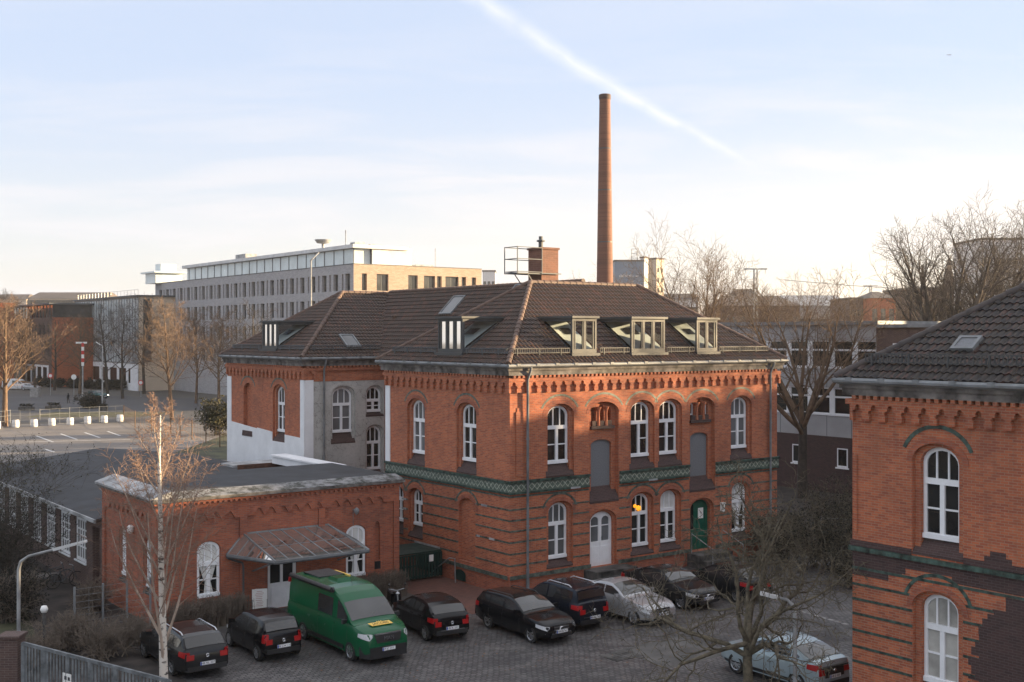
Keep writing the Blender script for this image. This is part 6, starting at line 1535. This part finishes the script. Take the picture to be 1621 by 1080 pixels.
car('parked_car', 'silver grey saloon facing the camera beside the dark blue SUV', (4.02, 41.9), TOW, 'sedan', 'paint_silver', front='chrome', ptext='HB S 204')
car('parked_car', 'dark grey car facing the yard half hidden behind the gnarled tree', (6.0, 44.3), TOW, 'sedan', 'paint_darkgrey', front='chrome', ptext='HB WE 61')
car('parked_car', 'dark car with a glowing red tail light parked by the green door behind the branches', (8.3, 45.2), AWAY, 'hatch', 'paint_darkgrey', ptext='HB GD 72')
car('parked_car', 'pale ice blue coupe-style crossover with black trim beside the right hand building', (7.95, 34.15), (-.58, .815), 'crossover', 'paint_iceblue', black=True, rear='dark', ptext='HB E 428')
vo, X, sil, sec, GW = car('camper_van', 'dark green high-roof camper van with a rolled awning and a yellow sign on its bonnet', (-5.36, 37.85), TOW, 'van', 'paint_green', cat='van', rails=False, plate_f=True, ptext='M JC 211', badge=False)
for sgn in (-1,):
    a = MB(); a.tube([(X(2.45), sgn*.93, 2.27), (X(5.8), sgn*.93, 2.28)], [.09, .09], 10); a.lathe((X(2.45), sgn*.93, 2.27), [(.1, -.02), (.1, .06)], 8, axis='y'); a.build('awning', 'black_plastic', vo, smooth=60, uv=False)
a = MB(); a.hexa([(X(3.2), -.32, 2.33), (X(3.95), -.32, 2.33), (X(3.95), .32, 2.33), (X(3.2), .32, 2.33), (X(3.3), -.25, 2.46), (X(3.9), -.25, 2.46), (X(3.9), .25, 2.46), (X(3.3), .25, 2.46)]); a.build('roof_vent', 'paint_green', vo, uv=False)
a = MB(); a.box((X(4.3), -.5, 2.34), (X(5.6), .6, 2.38)); a.build('solar_panel', 'black_plastic', vo, uv=False)
a = MB(); a.box((X(4.0), .62, 2.33), (X(5.2), .70, 2.37)); a.build('roof_strip', 'sign_yellow', vo, uv=False)
a = MB(); a.tube([(X(2.6), 0, 2.30), (X(2.75), 0, 2.55)], .01, 4); a.build('aerial', 'black_plastic', vo, uv=False)
def hood(t, y, off=.0): return Vector((X(t), y, sil(t)+.05*(1-abs(y)/1.0)*.9+off))
pC = hood(.55, 0); tang = (hood(.4, 0)-hood(.7, 0)).normalized(); nrm = Vector((0, 1, 0)).cross(tang); nrm = nrm if nrm.z > 0 else -nrm
xa = Vector((0, 1, 0)); ya = -tang; Mh = Matrix((( xa.x, ya.x, nrm.x, 0), (xa.y, ya.y, nrm.y, 0), (xa.z, ya.z, nrm.z, 0), (0, 0, 0, 1)))
Mh = Matrix.Translation(pC+nrm*.035) @ Mh
p = MB(); q = [Mh @ Vector(v) for v in ((-.40, -.11, 0), (.44, -.11, 0), (.40, .11, 0), (-.47, .11, 0), (-.40, -.11, .008), (.44, -.11, .008), (.40, .11, .008), (-.47, .11, .008))]; p.hexa(q)
for y in (-.08, 0, .08): p.hexa([Mh @ Vector((y-.03, .11, 0)), Mh @ Vector((y+.03, .11, 0)), Mh @ Vector((y+.012, .17, 0)), Mh @ Vector((y-.012, .17, 0)), Mh @ Vector((y-.03, .11, .008)), Mh @ Vector((y+.03, .11, .008)), Mh @ Vector((y+.012, .17, .008)), Mh @ Vector((y-.012, .17, .008))])
so_ = p.build('bonnet_sign', 'sign_yellow', vo, uv=False); text('JACOBS', .19, 'lettering', so_, Mh @ Matrix.Translation((-.01, 0, .011)), .002)
Mg = Matrix.Translation((SP['van']['L']/2+.035, 0, .90)) @ Matrix(((0, 0, 1), (1, 0, 0), (0, 1, 0))).to_4x4()
text('MAN', .19, 'chrome', vo, Mg, .012, 'grille_lettering')
p = MB(); t0, t1 = .8, 5.9; N_ = 24
w0 = SP['van']['W']/2*.76
p = MB(); q = []
for z, e in ((.22, -.02), (.62, .0)):
    q.append([(X(-.02), -w0*.96, z), (X(-.02), w0*.96, z), (X(.40), w0*1.24+e, z), (X(.40), -w0*1.24-e, z)])
p.hexa(q[0]+q[1]); p.build('front_bumper', 'black_plastic', vo, uv=False)
for sgn in (-1, 1):
    p = MB(); p.box((X(1.45), sgn*1.025-.006, .36), (X(4.2), sgn*1.025+.006, .5)); p.build('side_moulding', 'black_plastic', vo, uv=False)
    p = MB(); p.bar((X(1.1), sgn*.985, 1.325), (X(5.8), sgn*.985, 1.325), .03, .05); p.build('slide_rail', 'paint_green', vo, uv=False)
p = MB(); p.box((X(1.3)-.2, -.28, 1.62), (X(1.3)-.19, .05, 1.66))
# street traffic
car('street_car', 'oncoming car with glowing headlights on the street behind the barrels', gp(155, 631), (.85, -.5), 'hatch', 'paint_teal', group='cars in the street beyond the car park', ptext='HB')
hl = MB(); L_ = SP['hatch']['L']
co_ = [o for o in bpy.data.objects if o.name.startswith('street_car')][0]
for y in (-.6, .6): 
    hl = MB(); hl.lathe((L_/2+.0, y, .70), [(.02, -.03), (.07, 0), (.02, .03)], 10, axis='y'); hl.build('lit_headlamp', 'headlamp_on', co_, uv=False)
car('street_car', 'pale parked car at the far kerb on the left', gp(50, 618), (.9, -.3), 'hatch', 'paint_silver', group='cars in the street beyond the car park', ptext='HB')
car('street_van', 'white delivery van parked at the far left kerb', gp(27, 617), (.9, -.2), 'van', 'paint_white', cat='van', group='cars in the street beyond the car park', ptext='HB', badge=False)

# ------------------------------------------------------------------ yard and street furniture
def lamp_post(label, path, r, head, loc=(0, 0), group=None):
    o = wthing('street_lamp', label, 'street lamp', loc, 0, group); s = MB(); s.tube(path, r, 8); s.lathe(tuple(path[0]), [(r if not isinstance(r, list) else r[0]*1.5, 0), (r if not isinstance(r, list) else r[0]*1.5, .5)], 8); s.build('pole', 'lead_grey', o, smooth=60, uv=False)
    a, b = Vector(path[-2]), Vector(path[-1]); d = (b-a).normalized(); s = MB(); s.bar(b-d*.05, b+d*head, .17, .09); o2 = s.build('lamp_head', 'concrete_white', o, uv=False); return o
x0, y0 = -15.45, 36.4
lamp_post('grey yard lamp with a long raked arm at the left in front of the shed', [(0, 0, 0), (0, 0, 2.75), (.08, -.02, 3.0), (.35, -.1, 3.18), (1.3, -.35, 3.45)], [.06, .055, .05, .045, .04], 1.1, (x0, y0))
lamp_post('short grey curved yard lamp in front of the pale blue car', [(0, 0, 0), (0, 0, 2.55), (-.04, 0, 2.8), (-.2, .02, 2.95), (-.5, .06, 3.02)], [.06, .055, .05, .045, .04], .42, (7.62, 31.3))
o = lamp_post('tall thin street mast with a small flat lamp in front of the office block', [(0, 0, 0), (0, 0, 17.3), (.2, 0, 17.5)], [.13, .09, .08], .8, ((492-810.5)/1840*112, 112))
o = lamp_post('slim street lamp at the road edge right of the striped pole', [(0, 0, 0), (0, 0, 8.6), (-.3, 0, 8.8)], [.10, .08, .06], .7, gp(162, 648))
# striped pole
b = gp(131, 640); o = wthing('striped_pole', 'red and white striped signal pole standing at the road edge', 'pole', b); s = MB(); s.tube([(0, 0, 0), (0, 0, 9.1)], .11, 8); s.build('pole', 'steel', o, uv=False)
for i in range(6):
    s = MB(); s.lathe((0, 0, 5.6+i*.56), [(.2, 0), (.2, .559)], 10); s.build('band', 'sign_red' if i % 2 else 'sign_white', o, uv=False)
s = MB(); s.bar((-1.0, 0, 9.0), (.6, 0, 9.0), .1, .25); s.build('cross_arm', 'sign_white', o, uv=False)
# round traffic signs
for px, py, d, lab in ((117, 597, 185, 'small round white sign on a post before the glass block'), (80, 595, 195, 'small red and white round sign on a post near the red brick block'), (223, 606, 190, 'red round sign on a post at the sunlit end of the glass block')):
    x, z = (px-810.5)/1840*d, H-(py-531)/1840*d; o = wthing('traffic_sign', lab, 'traffic sign', (x, d, 0), 0, 'round traffic signs along the street'); s = MB(); s.tube([(0, 0, 0), (0, 0, z+.3)], .05, 6); s.build('post', 'steel', o, uv=False)
    s = MB(); s.lathe((0, -.06, z), [(.42, -.02), (.42, .02)], 16, axis='y'); s.build('disc', 'sign_red' if '117' not in str(px) else 'sign_white', o, uv=False)
    s = MB(); s.lathe((0, -.09, z), [(.28, -.01), (.28, .01)], 16, axis='y'); s.build('face', 'sign_white', o, uv=False)
# white barrels
first = None
pts = [(-5, 679), (24.7, 676.7), (53.7, 675.8), (82, 674), (111, 672.8), (138.4, 670.8), (165, 669.3), (190, 667.8)]
for i, (px, py) in enumerate(pts):
    b = gp(px, py)
    if first is None:
        first = wthing('barrel', 'white ballast barrel in the row along the car park fence', 'barrel', b, 0, 'white barrels along the car park fence')
        s = MB(); s.lathe((0, 0, 0), [(.33, 0), (.37, .05), (.385, .28), (.37, .3), (.385, .33), (.385, .55), (.37, .58), (.36, .76), (.32, .82)], 16); s.build('drum', 'concrete_white', first, smooth=40, uv=False)
        s = MB(); s.lathe((0, 0, .82), [(.30, 0), (.28, .02)], 16); s.build('lid', 'concrete', first, uv=False)
    else:
        c = copy_tree(first); c.location = (*b, 0); c.rotation_euler = (0, 0, i*.7)
for i, (ob, wd) in enumerate(zip([o for o in bpy.data.objects if o.name.startswith('barrel')], ('first, cut by the left edge', 'second from the left', 'third from the left', 'fourth from the left', 'fourth from the right', 'third from the right', 'second from the right', 'last, beside the birch top'))):
    ob['label'] = 'white barrel on the car park edge, '+wd+' in the row'
# site fence with posts behind the barrels and along the car park
def fence(label, pts, h, wires=5, r=.045, mat='zinc', every=None, wr=.012):
    o = wthing('wire_fence', label, 'fence', (*pts[0], 0)); b0 = Vector((*pts[0], 0)); s = MB()
    for i, p in enumerate(pts):
        q = MB(); a = Vector((*p, 0))-b0; q.tube([a, a+Vector((0, 0, h))], r, 6); q.build('post', mat, o, uv=False)
    for i in range(len(pts)-1):
        a, b = Vector((*pts[i], 0))-b0, Vector((*pts[i+1], 0))-b0
        for k in range(wires): z = .12+(h-.2)*k/(wires-1); s.tube([a+Vector((0, 0, z)), b+Vector((0, 0, z))], wr, 3, cap=False)
        n = int((b-a).length/(.45 if wires > 5 else .9))
        for k in range(1, n): c = a.lerp(b, k/n); s.tube([c+Vector((0, 0, .12)), c+Vector((0, 0, h-.08))], wr*.8, 3, cap=False)
    s.build('wire_mesh', mat, o, uv=False); return o
fence('wire site fence on posts running behind the white barrels', [gp(px, py) for px, py in ((-20, 681), (16, 676), (63, 674.5), (110, 671.5), (157, 669), (196, 667))], 1.9, 4)
fence('sunlit post and wire fence along the right side of the car park', [gp(px, py) for px, py in ((196, 667), (214, 678), (240, 684), (270, 687), (285, 691), (304, 696), (326, 702), (348, 708), (366, 713))], 1.9, 4, .06, 'bark_brown')
fence('tall chain link fence in front of the annex corner at the left', [gp(px, py) for px, py in ((118, 1022), (163, 1015), (201, 1008), (238, 1003))], 1.9, 9, .04, wr=.006)
fence('low wire fence across the dark gap between the two brick buildings', [(14.5, 54.5), (16.5, 53.8), (18.5, 53.0), (20.5, 52.2)], 1.6, 6, .03)
# person in dark clothes in the street: one skinned body
def person(label, loc, rz):
    o = wthing('person', label, 'person', loc, rz, None, 1/K)
    J = [(0, 0, .93, .13), (0, 0, 1.18, .14), (0, 0, 1.42, .15), (0, 0, 1.53, .06), (.01, 0, 1.66, .10), (.02, 0, 1.76, .075),
         (0, .10, .86, .10), (.10, .11, .48, .07), (-.04, .11, .08, .05), (.10, .11, .04, .045), (0, -.10, .86, .10), (-.08, -.11, .48, .07), (-.26, -.11, .10, .05), (-.14, -.11, .05, .045),
         (0, .19, 1.40, .06), (-.05, .25, 1.12, .048), (.08, .25, .88, .035), (0, -.19, 1.40, .06), (.06, -.25, 1.12, .048), (.22, -.24, .92, .035)]
    E = [(0, 1), (1, 2), (2, 3), (3, 4), (4, 5), (0, 6), (6, 7), (7, 8), (8, 9), (0, 10), (10, 11), (11, 12), (12, 13), (2, 14), (14, 15), (15, 16), (2, 17), (17, 18), (18, 19)]
    me = bpy.data.meshes.new('body'); me.from_pydata([j[:3] for j in J], E, []); ob = bpy.data.objects.new('body', me); COL.objects.link(ob)
    sk = ob.modifiers.new('skin', 'SKIN'); ob.modifiers.new('sub', 'SUBSURF').levels = 1
    for i, j in enumerate(J): me.skin_vertices[0].data[i].radius = (j[3], j[3])
    me.skin_vertices[0].data[0].use_root = True
    dg = bpy.context.evaluated_depsgraph_get(); nm = bpy.data.meshes.new_from_object(ob.evaluated_get(dg)); bpy.data.objects.remove(ob)
    nm.materials.clear(); nm.materials.append(MATS['cloth_dark']); nm.materials.append(MATS['skin'])
    for p in nm.polygons:
        p.use_smooth = True
        if p.center.z > 1.56 and p.center.x > .05: p.material_index = 1
    b = bpy.data.objects.new('body', nm); COL.objects.link(b); b.parent = o
    s = MB(); s.lathe((-.015, 0, 1.70), [(.09, -.06), (.108, 0), (.09, .07), (.03, .11)], 12); s.build('hair', 'black_plastic', o, smooth=60, uv=False); return o
person('person in dark clothes walking across the street on the left', gp(108, 639), 2.6)
# grey cabinet, planters and rubble in the street
b = gp(56, 629); s = MB(); s.box((b[0]-.7, b[1]-.5, 0), (b[0]+.7, b[1]+.5, 1.45)); s.box((b[0]-.76, b[1]-.56, 1.45), (b[0]+.76, b[1]+.56, 1.53)); s.box((b[0]-.02, b[1]-.515, .15), (b[0]+.02, b[1]-.5, 1.35)); s.box((b[0]+.1, b[1]-.53, .7), (b[0]+.14, b[1]-.5, .9))
tag(s.build('utility_cabinet', 'concrete', None, base=None), 'grey utility cabinet beside the road on the far left', 'cabinet')
for i, (px, py, w_, lab) in enumerate(((42, 650, 1.9, 'low dark planter box on the paving behind the left barrels'), (84, 648, 1.9, 'second low dark planter box, nearer the striped pole'), (164, 650, .9, 'short dark planter box beside the slim street lamp'))):
    b = gp(px, py); s = MB(); s.box((-w_*.5, -.4, 0), (w_*.5, .4, .5)); o = wthing('planter', lab, 'planter', b); s.build('box', 'stone_dark', o, uv=False); rng = random.Random(i); l = MB()
    for k in range(160):
        c = Vector((rng.uniform(-w_*.45, w_*.45), rng.uniform(-.3, .3), .5+rng.uniform(0, .3))); a_ = Vector((rng.gauss(0, 1), rng.gauss(0, 1), 1)).normalized()*.14; b_ = perp(a_.normalized(), rng.random()*6)*.06; l.face([c, c+a_+b_, c+a_*1.7, c+a_-b_])
    l.build('plants', 'leaf_dark', o, uv=False)
shrub('shrub', 'dark clipped bush at the road bend below the oncoming car', (*gp(140, 646), 0), 1.9, 2, 200, 'leaf_dark', stems=20, sz=.14)
rng = random.Random(77)
for i in range(9):
    px = 62+i*16+rng.uniform(-4, 4); b = gp(px, 612+i*.7); shrub('shrub', ('dark hedge shrub along the far kerb, '+['at its left end', 'beside the pale parked car', 'below the red brick block', 'left of the striped pole', 'behind the striped pole', 'before the shop windows', 'under the dark street trees', 'left of the sunlit end wall', 'at its right end'][i]), (*b, 0), 1.6, 2, 210+i, 'leaf_dark', stems=12, sz=.2, group='hedge shrubs along the far kerb')
# gate and brick pillar at the lower left
g0 = Vector((-13.45, 32.0, 0)); g1 = Vector((-8.4, 28.5, 0)); o = wthing('metal_gate', 'grey metal yard gate of upright flat bars at the lower left', 'gate', tuple(g0)); d = g1-g0
s = MB()
for z in (.15, 1.60): s.bar((0, 0, z), tuple(d+Vector((0, 0, z))), .06, .09)
for f in (0, .33, .66, 1): s.bar(tuple(d*f), tuple(d*f+Vector((0, 0, 1.62))), .10, .10)
s.build('frame', 'gate_grey', o, uv=False)
n = 44
for i in range(1, n):
    if i % 15 in (0,): continue
    s = MB(); a = d*(i/n); s.bar(tuple(a+Vector((0, 0, .2))), tuple(a+Vector((0, 0, 1.57))), .05, .018, up=(0, 1, 0)); s.build('bar', 'gate_grey', o, uv=False)
for f in (.155, .49):
    s = MB(); a = d*f; s.bar(tuple(a+Vector((0, 0, .2))), tuple(a+Vector((0, 0, 1.57))), .16, .03, up=(0, 1, 0)); s.build('post', 'gate_grey', o, uv=False)
a = d*.335; dn = d.normalized(); nn_ = Vector((dn.y, -dn.x, 0)); nn_ = nn_ if nn_.y < 0 else -nn_
s = MB(); s.hexa([tuple(a+dn*x+nn_*y+Vector((0, 0, z))) for z in (.62, 1.12) for x, y in ((-.18, .04), (.18, .04), (.18, .06), (-.18, .06))]); so2 = s.build('gate_sign', 'sign_white', o, uv=False)
s = MB()
for x, z, w_, h_ in ((-.1, .95, .1, .1), (.05, .95, .09, .09), (-.08, .78, .16, .03), (.02, .72, .2, .02)): s.hexa([tuple(a+dn*(x+q)+nn_*y+Vector((0, 0, z+zz))) for zz in (0, h_) for q, y in ((0, .061), (w_, .061), (w_, .064), (0, .064))])
s.build('sign_marks', 'letter_dark', so2, uv=False)
s = MB(); p = g0+Vector((-.42, .25, 0)); s.box((p.x-.26, p.y-.26, 0), (p.x+.26, p.y+.26, 1.72)); s.box((p.x-.31, p.y-.31, 1.72), (p.x+.31, p.y+.31, 1.80)); tag(s.build('gate_pillar', 'brick_dull', None, base=None), 'square brick gate pillar at the lower left corner', 'pillar')
g2 = g0+Vector((-.85, .5, 0)); o = wthing('metal_gate', 'narrow grey side gate left of the brick pillar', 'gate', tuple(g2)); s = MB()
for z in (.15, 1.62): s.bar((0, 0, z), (-1.4, .9, z), .06, .09)
for f in (0, 1): s.bar((-1.4*f, .9*f, 0), (-1.4*f, .9*f, 1.7), .1, .1)
s.build('frame', 'gate_grey', o, uv=False)
for i in range(1, 9):
    s = MB(); s.bar((-1.4*i/9, .9*i/9, .2), (-1.4*i/9, .9*i/9, 1.6), .05, .02, up=(0, 1, 0)); s.build('bar', 'gate_grey', o, uv=False)
# globe lamp in the garden
o = wthing('globe_lamp', 'white globe garden lamp on a creeper-covered post behind the gate', 'lamp', (-14.45, 35.9, 0)); s = MB(); s.tube([(0, 0, 0), (.02, 0, .8), (0, 0, 1.52)], .05, 6); s.build('post', 'stone_dark', o, uv=False)
s = MB(); s.lathe((0, 0, 1.62), [(.0, -.12), (.08, -.1), (.12, 0), (.08, .1), (0, .12)], 14); s.build('globe', 'globe_white', o, smooth=80, uv=False)
s = MB(); rng = random.Random(4)
for k in range(40): z = rng.uniform(.1, 1.2); a = rng.random()*6; s.tube([(0, 0, z), (math.cos(a)*.2, math.sin(a)*.2, z+rng.uniform(-.05, .15)), (math.cos(a)*.32, math.sin(a)*.32, z+rng.uniform(-.2, .2))], [.012, .008, .004], 3, cap=False)
s.build('creeper', 'twig_dry', o, uv=False)
# sandwich board
b = gp(411, 971); o = wthing('sandwich_board', 'white folding menu board leaning back beside the annex door', 'sign board', b, R(14)); hh = .88
def sb(y0, y1, m_, nm):
    s = MB(); s.hexa([(-.27, y0, .16), (.27, y0, .16), (.27, y0+.025, .16), (-.27, y0+.025, .16), (-.27, y1, hh), (.27, y1, hh), (.27, y1+.025, hh), (-.27, y1+.025, hh)]); return s.build(nm, m_, o, uv=False)
fr_ = sb(-.2, -.03, 'sign_white', 'front_panel'); sb(.2, .03, 'sign_white', 'rear_panel')
s = MB()
for x in (-.26, .26):
    for y in (-.24, .24): s.bar((x, y, 0), (x, 0, hh+.01), .03, .03)
s.bar((-.26, -.235, .02), (.26, -.235, .02), .025, .025); s.build('frame', 'lead_grey', o, uv=False)
rng = random.Random(6)
for r_ in range(9):
    z = .80-r_*.062; y = -.2+.17*(z-.16)/(hh-.16)-.004; x0_ = -.17+rng.uniform(0, .08); x1_ = .17-rng.uniform(0, .1)
    s = MB(); s.face([(x0_, y, z), (x1_, y, z), (x1_, y+.004, z+.012), (x0_, y+.004, z+.012)]); s.build('handwritten_line', 'letter_red', fr_, uv=False)
# dead leaves and grit lying along the yard
rng = random.Random(90); s = MB()
for k in range(2600):
    if k % 3: u, v = rng.gauss(2, 8), -abs(rng.gauss(0, 3.2))-.15
    else: u, v = rng.uniform(-12, 14), rng.uniform(-15, 0)
    if u < -14 or u > 22: continue
    a = rng.random()*6.28; q = rng.uniform(.015, .045); ca, sa = math.cos(a)*q, math.sin(a)*q; z = .012+rng.random()*.012
    s.face([(u+ca, v+sa, z), (u-sa*.6, v+ca*.6, z+.008), (u-ca, v-sa, z), (u+sa*.6, v-ca*.6, z+.004)])
o = s.build('leaf_litter', 'leaf_dry', None, uv=False); o['kind'] = 'stuff'
# motor scooter by the van
o = wthing('motor_scooter', 'dark motor scooter parked between the green van and the hedge', 'scooter', (-4.25, 42.2, 0), R(-70), None, 1/K)
s = MB(); s.hexa([(-.75, -.16, .45), (-.05, -.16, .35), (-.05, .16, .35), (-.75, .16, .45), (-.8, -.13, .78), (-.1, -.14, .78), (-.1, .14, .78), (-.8, .13, .78)]); s.hexa([(-.1, -.18, .28), (.42, -.18, .28), (.42, .18, .28), (-.1, .18, .28), (-.1, -.16, .36), (.42, -.16, .36), (.42, .16, .36), (-.1, .16, .36)]); s.hexa([(.40, -.2, .3), (.52, -.14, .3), (.52, .14, .3), (.40, .2, .3), (.33, -.18, .95), (.42, -.12, .98), (.42, .12, .98), (.33, .18, .95)]); s.build('body', 'paint_black', o, uv=False)
s = MB(); s.hexa([(-.8, -.14, .78), (-.12, -.13, .76), (-.12, .13, .76), (-.8, .14, .78), (-.78, -.12, .88), (-.16, -.11, .83), (-.16, .11, .83), (-.78, .12, .88)]); s.build('seat', 'black_plastic', o, uv=False)
for x in (-.55, .62):
    s = MB(); s.lathe((x, 0, .23), [(.12, -.06), (.22, -.05), (.23, 0), (.22, .05), (.12, .06)], 18, axis='y'); s.build('wheel', 'tyre', o, uv=False)
s = MB(); s.tube([(.6, 0, .25), (.4, 0, 1.0)], .03, 6); s.tube([(.33, -.33, 1.08), (.4, 0, 1.02), (.33, .33, 1.08)], .02, 6); s.build('handlebar', 'steel', o, uv=False)
for y in (-.3, .3):
    s = MB(); s.tube([(.36, y, 1.07), (.38, y*1.15, 1.25)], .012, 5); s.lathe((.38, y*1.15, 1.28), [(.02, -.06), (.06, 0), (.02, .06)], 8); s.build('mirror', 'black_plastic', o, uv=False)
s = MB(); s.lathe((.47, 0, .92), [(.03, -.06), (.09, 0), (.03, .06)], 10); s.build('headlight', 'lens_clear', o, uv=False)
# green lattice bin shelter in the passage
q = thing('bin_shelter', 'green slatted bin shelter in the passage beside the annex', 'shelter', (-1.9, 4.4)); s = MB(); s.box((-2.6, 4.4, 1.12), (-.25, 6.4, 1.17)); s.build('roof', 'lattice_green', q)
s = MB()
for k in range(16): s.box((-2.6+k*.15, 4.36, .1), (-2.5+k*.15, 4.39, 1.11))
for z in (.15, .6, 1.03): s.box((-2.6, 4.39, z), (-.25, 4.42, z+.07))
s.build('slatted_front', 'lattice_green', q)
s = MB()
for k in range(13): s.box((-.28, 4.45+k*.15, .1), (-.25, 4.55+k*.15, 1.11))
s.build('slatted_side', 'lattice_green', q)
s = MB(); s.box((-.9, 4.33, .75), (-.7, 4.355, 1.02)); s.build('notice', 'sign_white', q)
q = thing('handrail', 'curved grey handrail beside the cellar steps of the main building', 'handrail', (-.5, 3.6)); s = MB(); s.tube([(-.45, 5.0, .02), (-.45, 4.6, .35), (-.4, 3.6, .95), (-.4, 3.2, 1.0), (-.4, 3.15, .02)], .028, 6); s.build('rail', 'steel', q)
# bicycles on the terrace
def bike(label, loc, rz):
    o = wthing('bicycle', label, 'bicycle', loc, rz, 'bicycles parked on the terrace', 1/K)
    for x in (-.52, .52):
        s = MB(); ring = [Vector((x+math.cos(a)*.33, 0, .34+math.sin(a)*.33)) for a in [2*math.pi*i/20 for i in range(21)]]; s.tube(ring, .02, 5)
        for k in range(6): a = math.pi*k/6; s.tube([(x+math.cos(a)*.33, 0, .34+math.sin(a)*.33), (x-math.cos(a)*.33, 0, .34-math.sin(a)*.33)], .004, 3)
        s.build('wheel', 'tyre', o, uv=False)
    s = MB()
    for a, b in (((-.52, 0, .34), (-.1, 0, .3)), ((-.1, 0, .3), (-.25, 0, .85)), ((-.52, 0, .34), (-.22, 0, .75)), ((-.1, 0, .3), (.38, 0, .8)), ((-.22, 0, .75), (.36, 0, .85)), ((.34, 0, .98), (.52, 0, .34))): s.tube([a, b], .018, 5)
    s.build('frame', 'zinc_dark', o, uv=False); s = MB(); s.tube([(.28, -.26, 1.0), (.34, 0, 1.0), (.28, .26, 1.0)], .015, 5); s.build('handlebar', 'steel', o, uv=False); s = MB(); s.hexa([(-.38, -.08, .86), (-.12, -.03, .88), (-.12, .03, .88), (-.38, .08, .86), (-.38, -.07, .91), (-.12, -.02, .91), (-.12, .02, .91), (-.38, .07, .91)]); s.build('saddle', 'black_plastic', o, uv=False)
bike('dark bicycle on the terrace leaning furthest left below the shed windows', (*gp(86, 926), 0), .4); bike('dark bicycle on the terrace nearest the shed door', (*gp(103, 930), 0), .7)
sheet('terrace', [gp(-30, 930), gp(70, 915), gp(110, 905), gp(-30, 915)], .012, 'asphalt_pale')
# catenary masts on the railway behind
for px, yt, d, lab in ((1196, 425, 190, 'tall lattice railway mast with a cross arm between the bare trees'), (1378, 452, 300, 'far railway mast with a cross arm above the gatehouse')):
    x = (px-810.5)/1840*d; z = H-(yt-531)/1840*d; o = wthing('railway_mast', lab, 'mast', (x, d, 0)); s = MB(); w_ = .35
    for a, b in ((-w_, -w_), (w_, -w_), (w_, w_), (-w_, w_)): s.tube([(a, b, 0), (a*.7, b*.7, z)], .07, 4)
    k = 0; zz = 0
    while zz < z-1: s.tube([(-w_*(1-.3*zz/z), -w_, zz), (w_*(1-.3*zz/z), -w_, zz+.9)], .045, 3); s.tube([(w_*(1-.3*zz/z), -w_, zz+.9), (-w_*(1-.3*zz/z), -w_, zz+1.8)], .045, 3); zz += 1.8
    s.build('lattice_mast', 'lead_grey', o, uv=False); s = MB(); s.bar((-1.9, 0, z-.1), (1.9, 0, z-.1), .15, .2)
    for q in (-1.6, 1.6): s.tube([(q, 0, z-.1), (q, 0, z-.9)], .05, 4)
    s.build('cross_arm', 'lead_grey', o, uv=False)
a, b = Vector(((1240-810.5)/1840*230, 230, H+88/1840*230)), Vector(((1640-810.5)/1840*230, 230, H+74/1840*230)); s = MB(); s.tube([a.lerp(b, i/12)-Vector((0, 0, .9*math.sin(math.pi*i/12))) for i in range(13)], .05, 4); tag(s.build('overhead_wire', 'zinc_dark', None, base=None, uv=False), 'thin railway wire sagging across the bright sky on the right', 'wire')
# aeroplane
x = (1502-810.5)/1840; d = 900; o = wthing('aeroplane', 'tiny distant aeroplane in the upper right of the sky', 'aeroplane', (x*d, d, H+(531-87)/1840*d), R(190), None, .11)
s = MB(); s.tube([(-18, 0, 0), (-15, 0, 0), (14, 0, 0), (19, 0, -.5)], [.4, 1.9, 1.9, .4], 10); s.build('fuselage', 'lead_grey', o, uv=False)
s = MB(); s.hexa([(2, -1, -.6), (-3, -1, -.6), (-8, -16, .4), (-6, -16, .4), (2, -1, -.2), (-3, -1, -.2), (-8, -16, .6), (-6, -16, .6)]); s.hexa([(2, 1, -.6), (-3, 1, -.6), (-8, 16, .4), (-6, 16, .4), (2, 1, -.2), (-3, 1, -.2), (-8, 16, .6), (-6, 16, .6)]); s.build('wings', 'lead_grey', o, uv=False)
s = MB(); s.hexa([(-13, -.2, 1), (-17, -.2, 1), (-19, -.2, 6), (-17, -.2, 6), (-13, .2, 1), (-17, .2, 1), (-19, .2, 6), (-17, .2, 6)]); s.build('tail_fin', 'lead_grey', o, uv=False)

# ------------------------------------------------------------------ winter haze
HZ = bpy.data.materials.new('haze'); HZ.use_nodes = True; HZ.node_tree.nodes.clear()
pv = HZ.node_tree.nodes.new('ShaderNodeVolumePrincipled'); ho = HZ.node_tree.nodes.new('ShaderNodeOutputMaterial'); HZ.node_tree.links.new(pv.outputs[0], ho.inputs['Volume'])
pv.inputs['Color'].default_value = (.95, .93, .92, 1); pv.inputs['Density'].default_value = HAZE; pv.inputs['Anisotropy'].default_value = .35
MATS['haze'] = HZ; s = MB(); s.box((-1330, -330, -1), (1330, 2030, 44)); o = s.build('haze', 'haze', None, base=None, uv=False); o['kind'] = 'stuff'

# ------------------------------------------------------------------ to real size
for ob in list(bpy.data.objects):
    if ob.parent is None and ob.type != 'LIGHT':
        ob.location = ob.location*K
        if ob.type != 'CAMERA': ob.scale = ob.scale*K
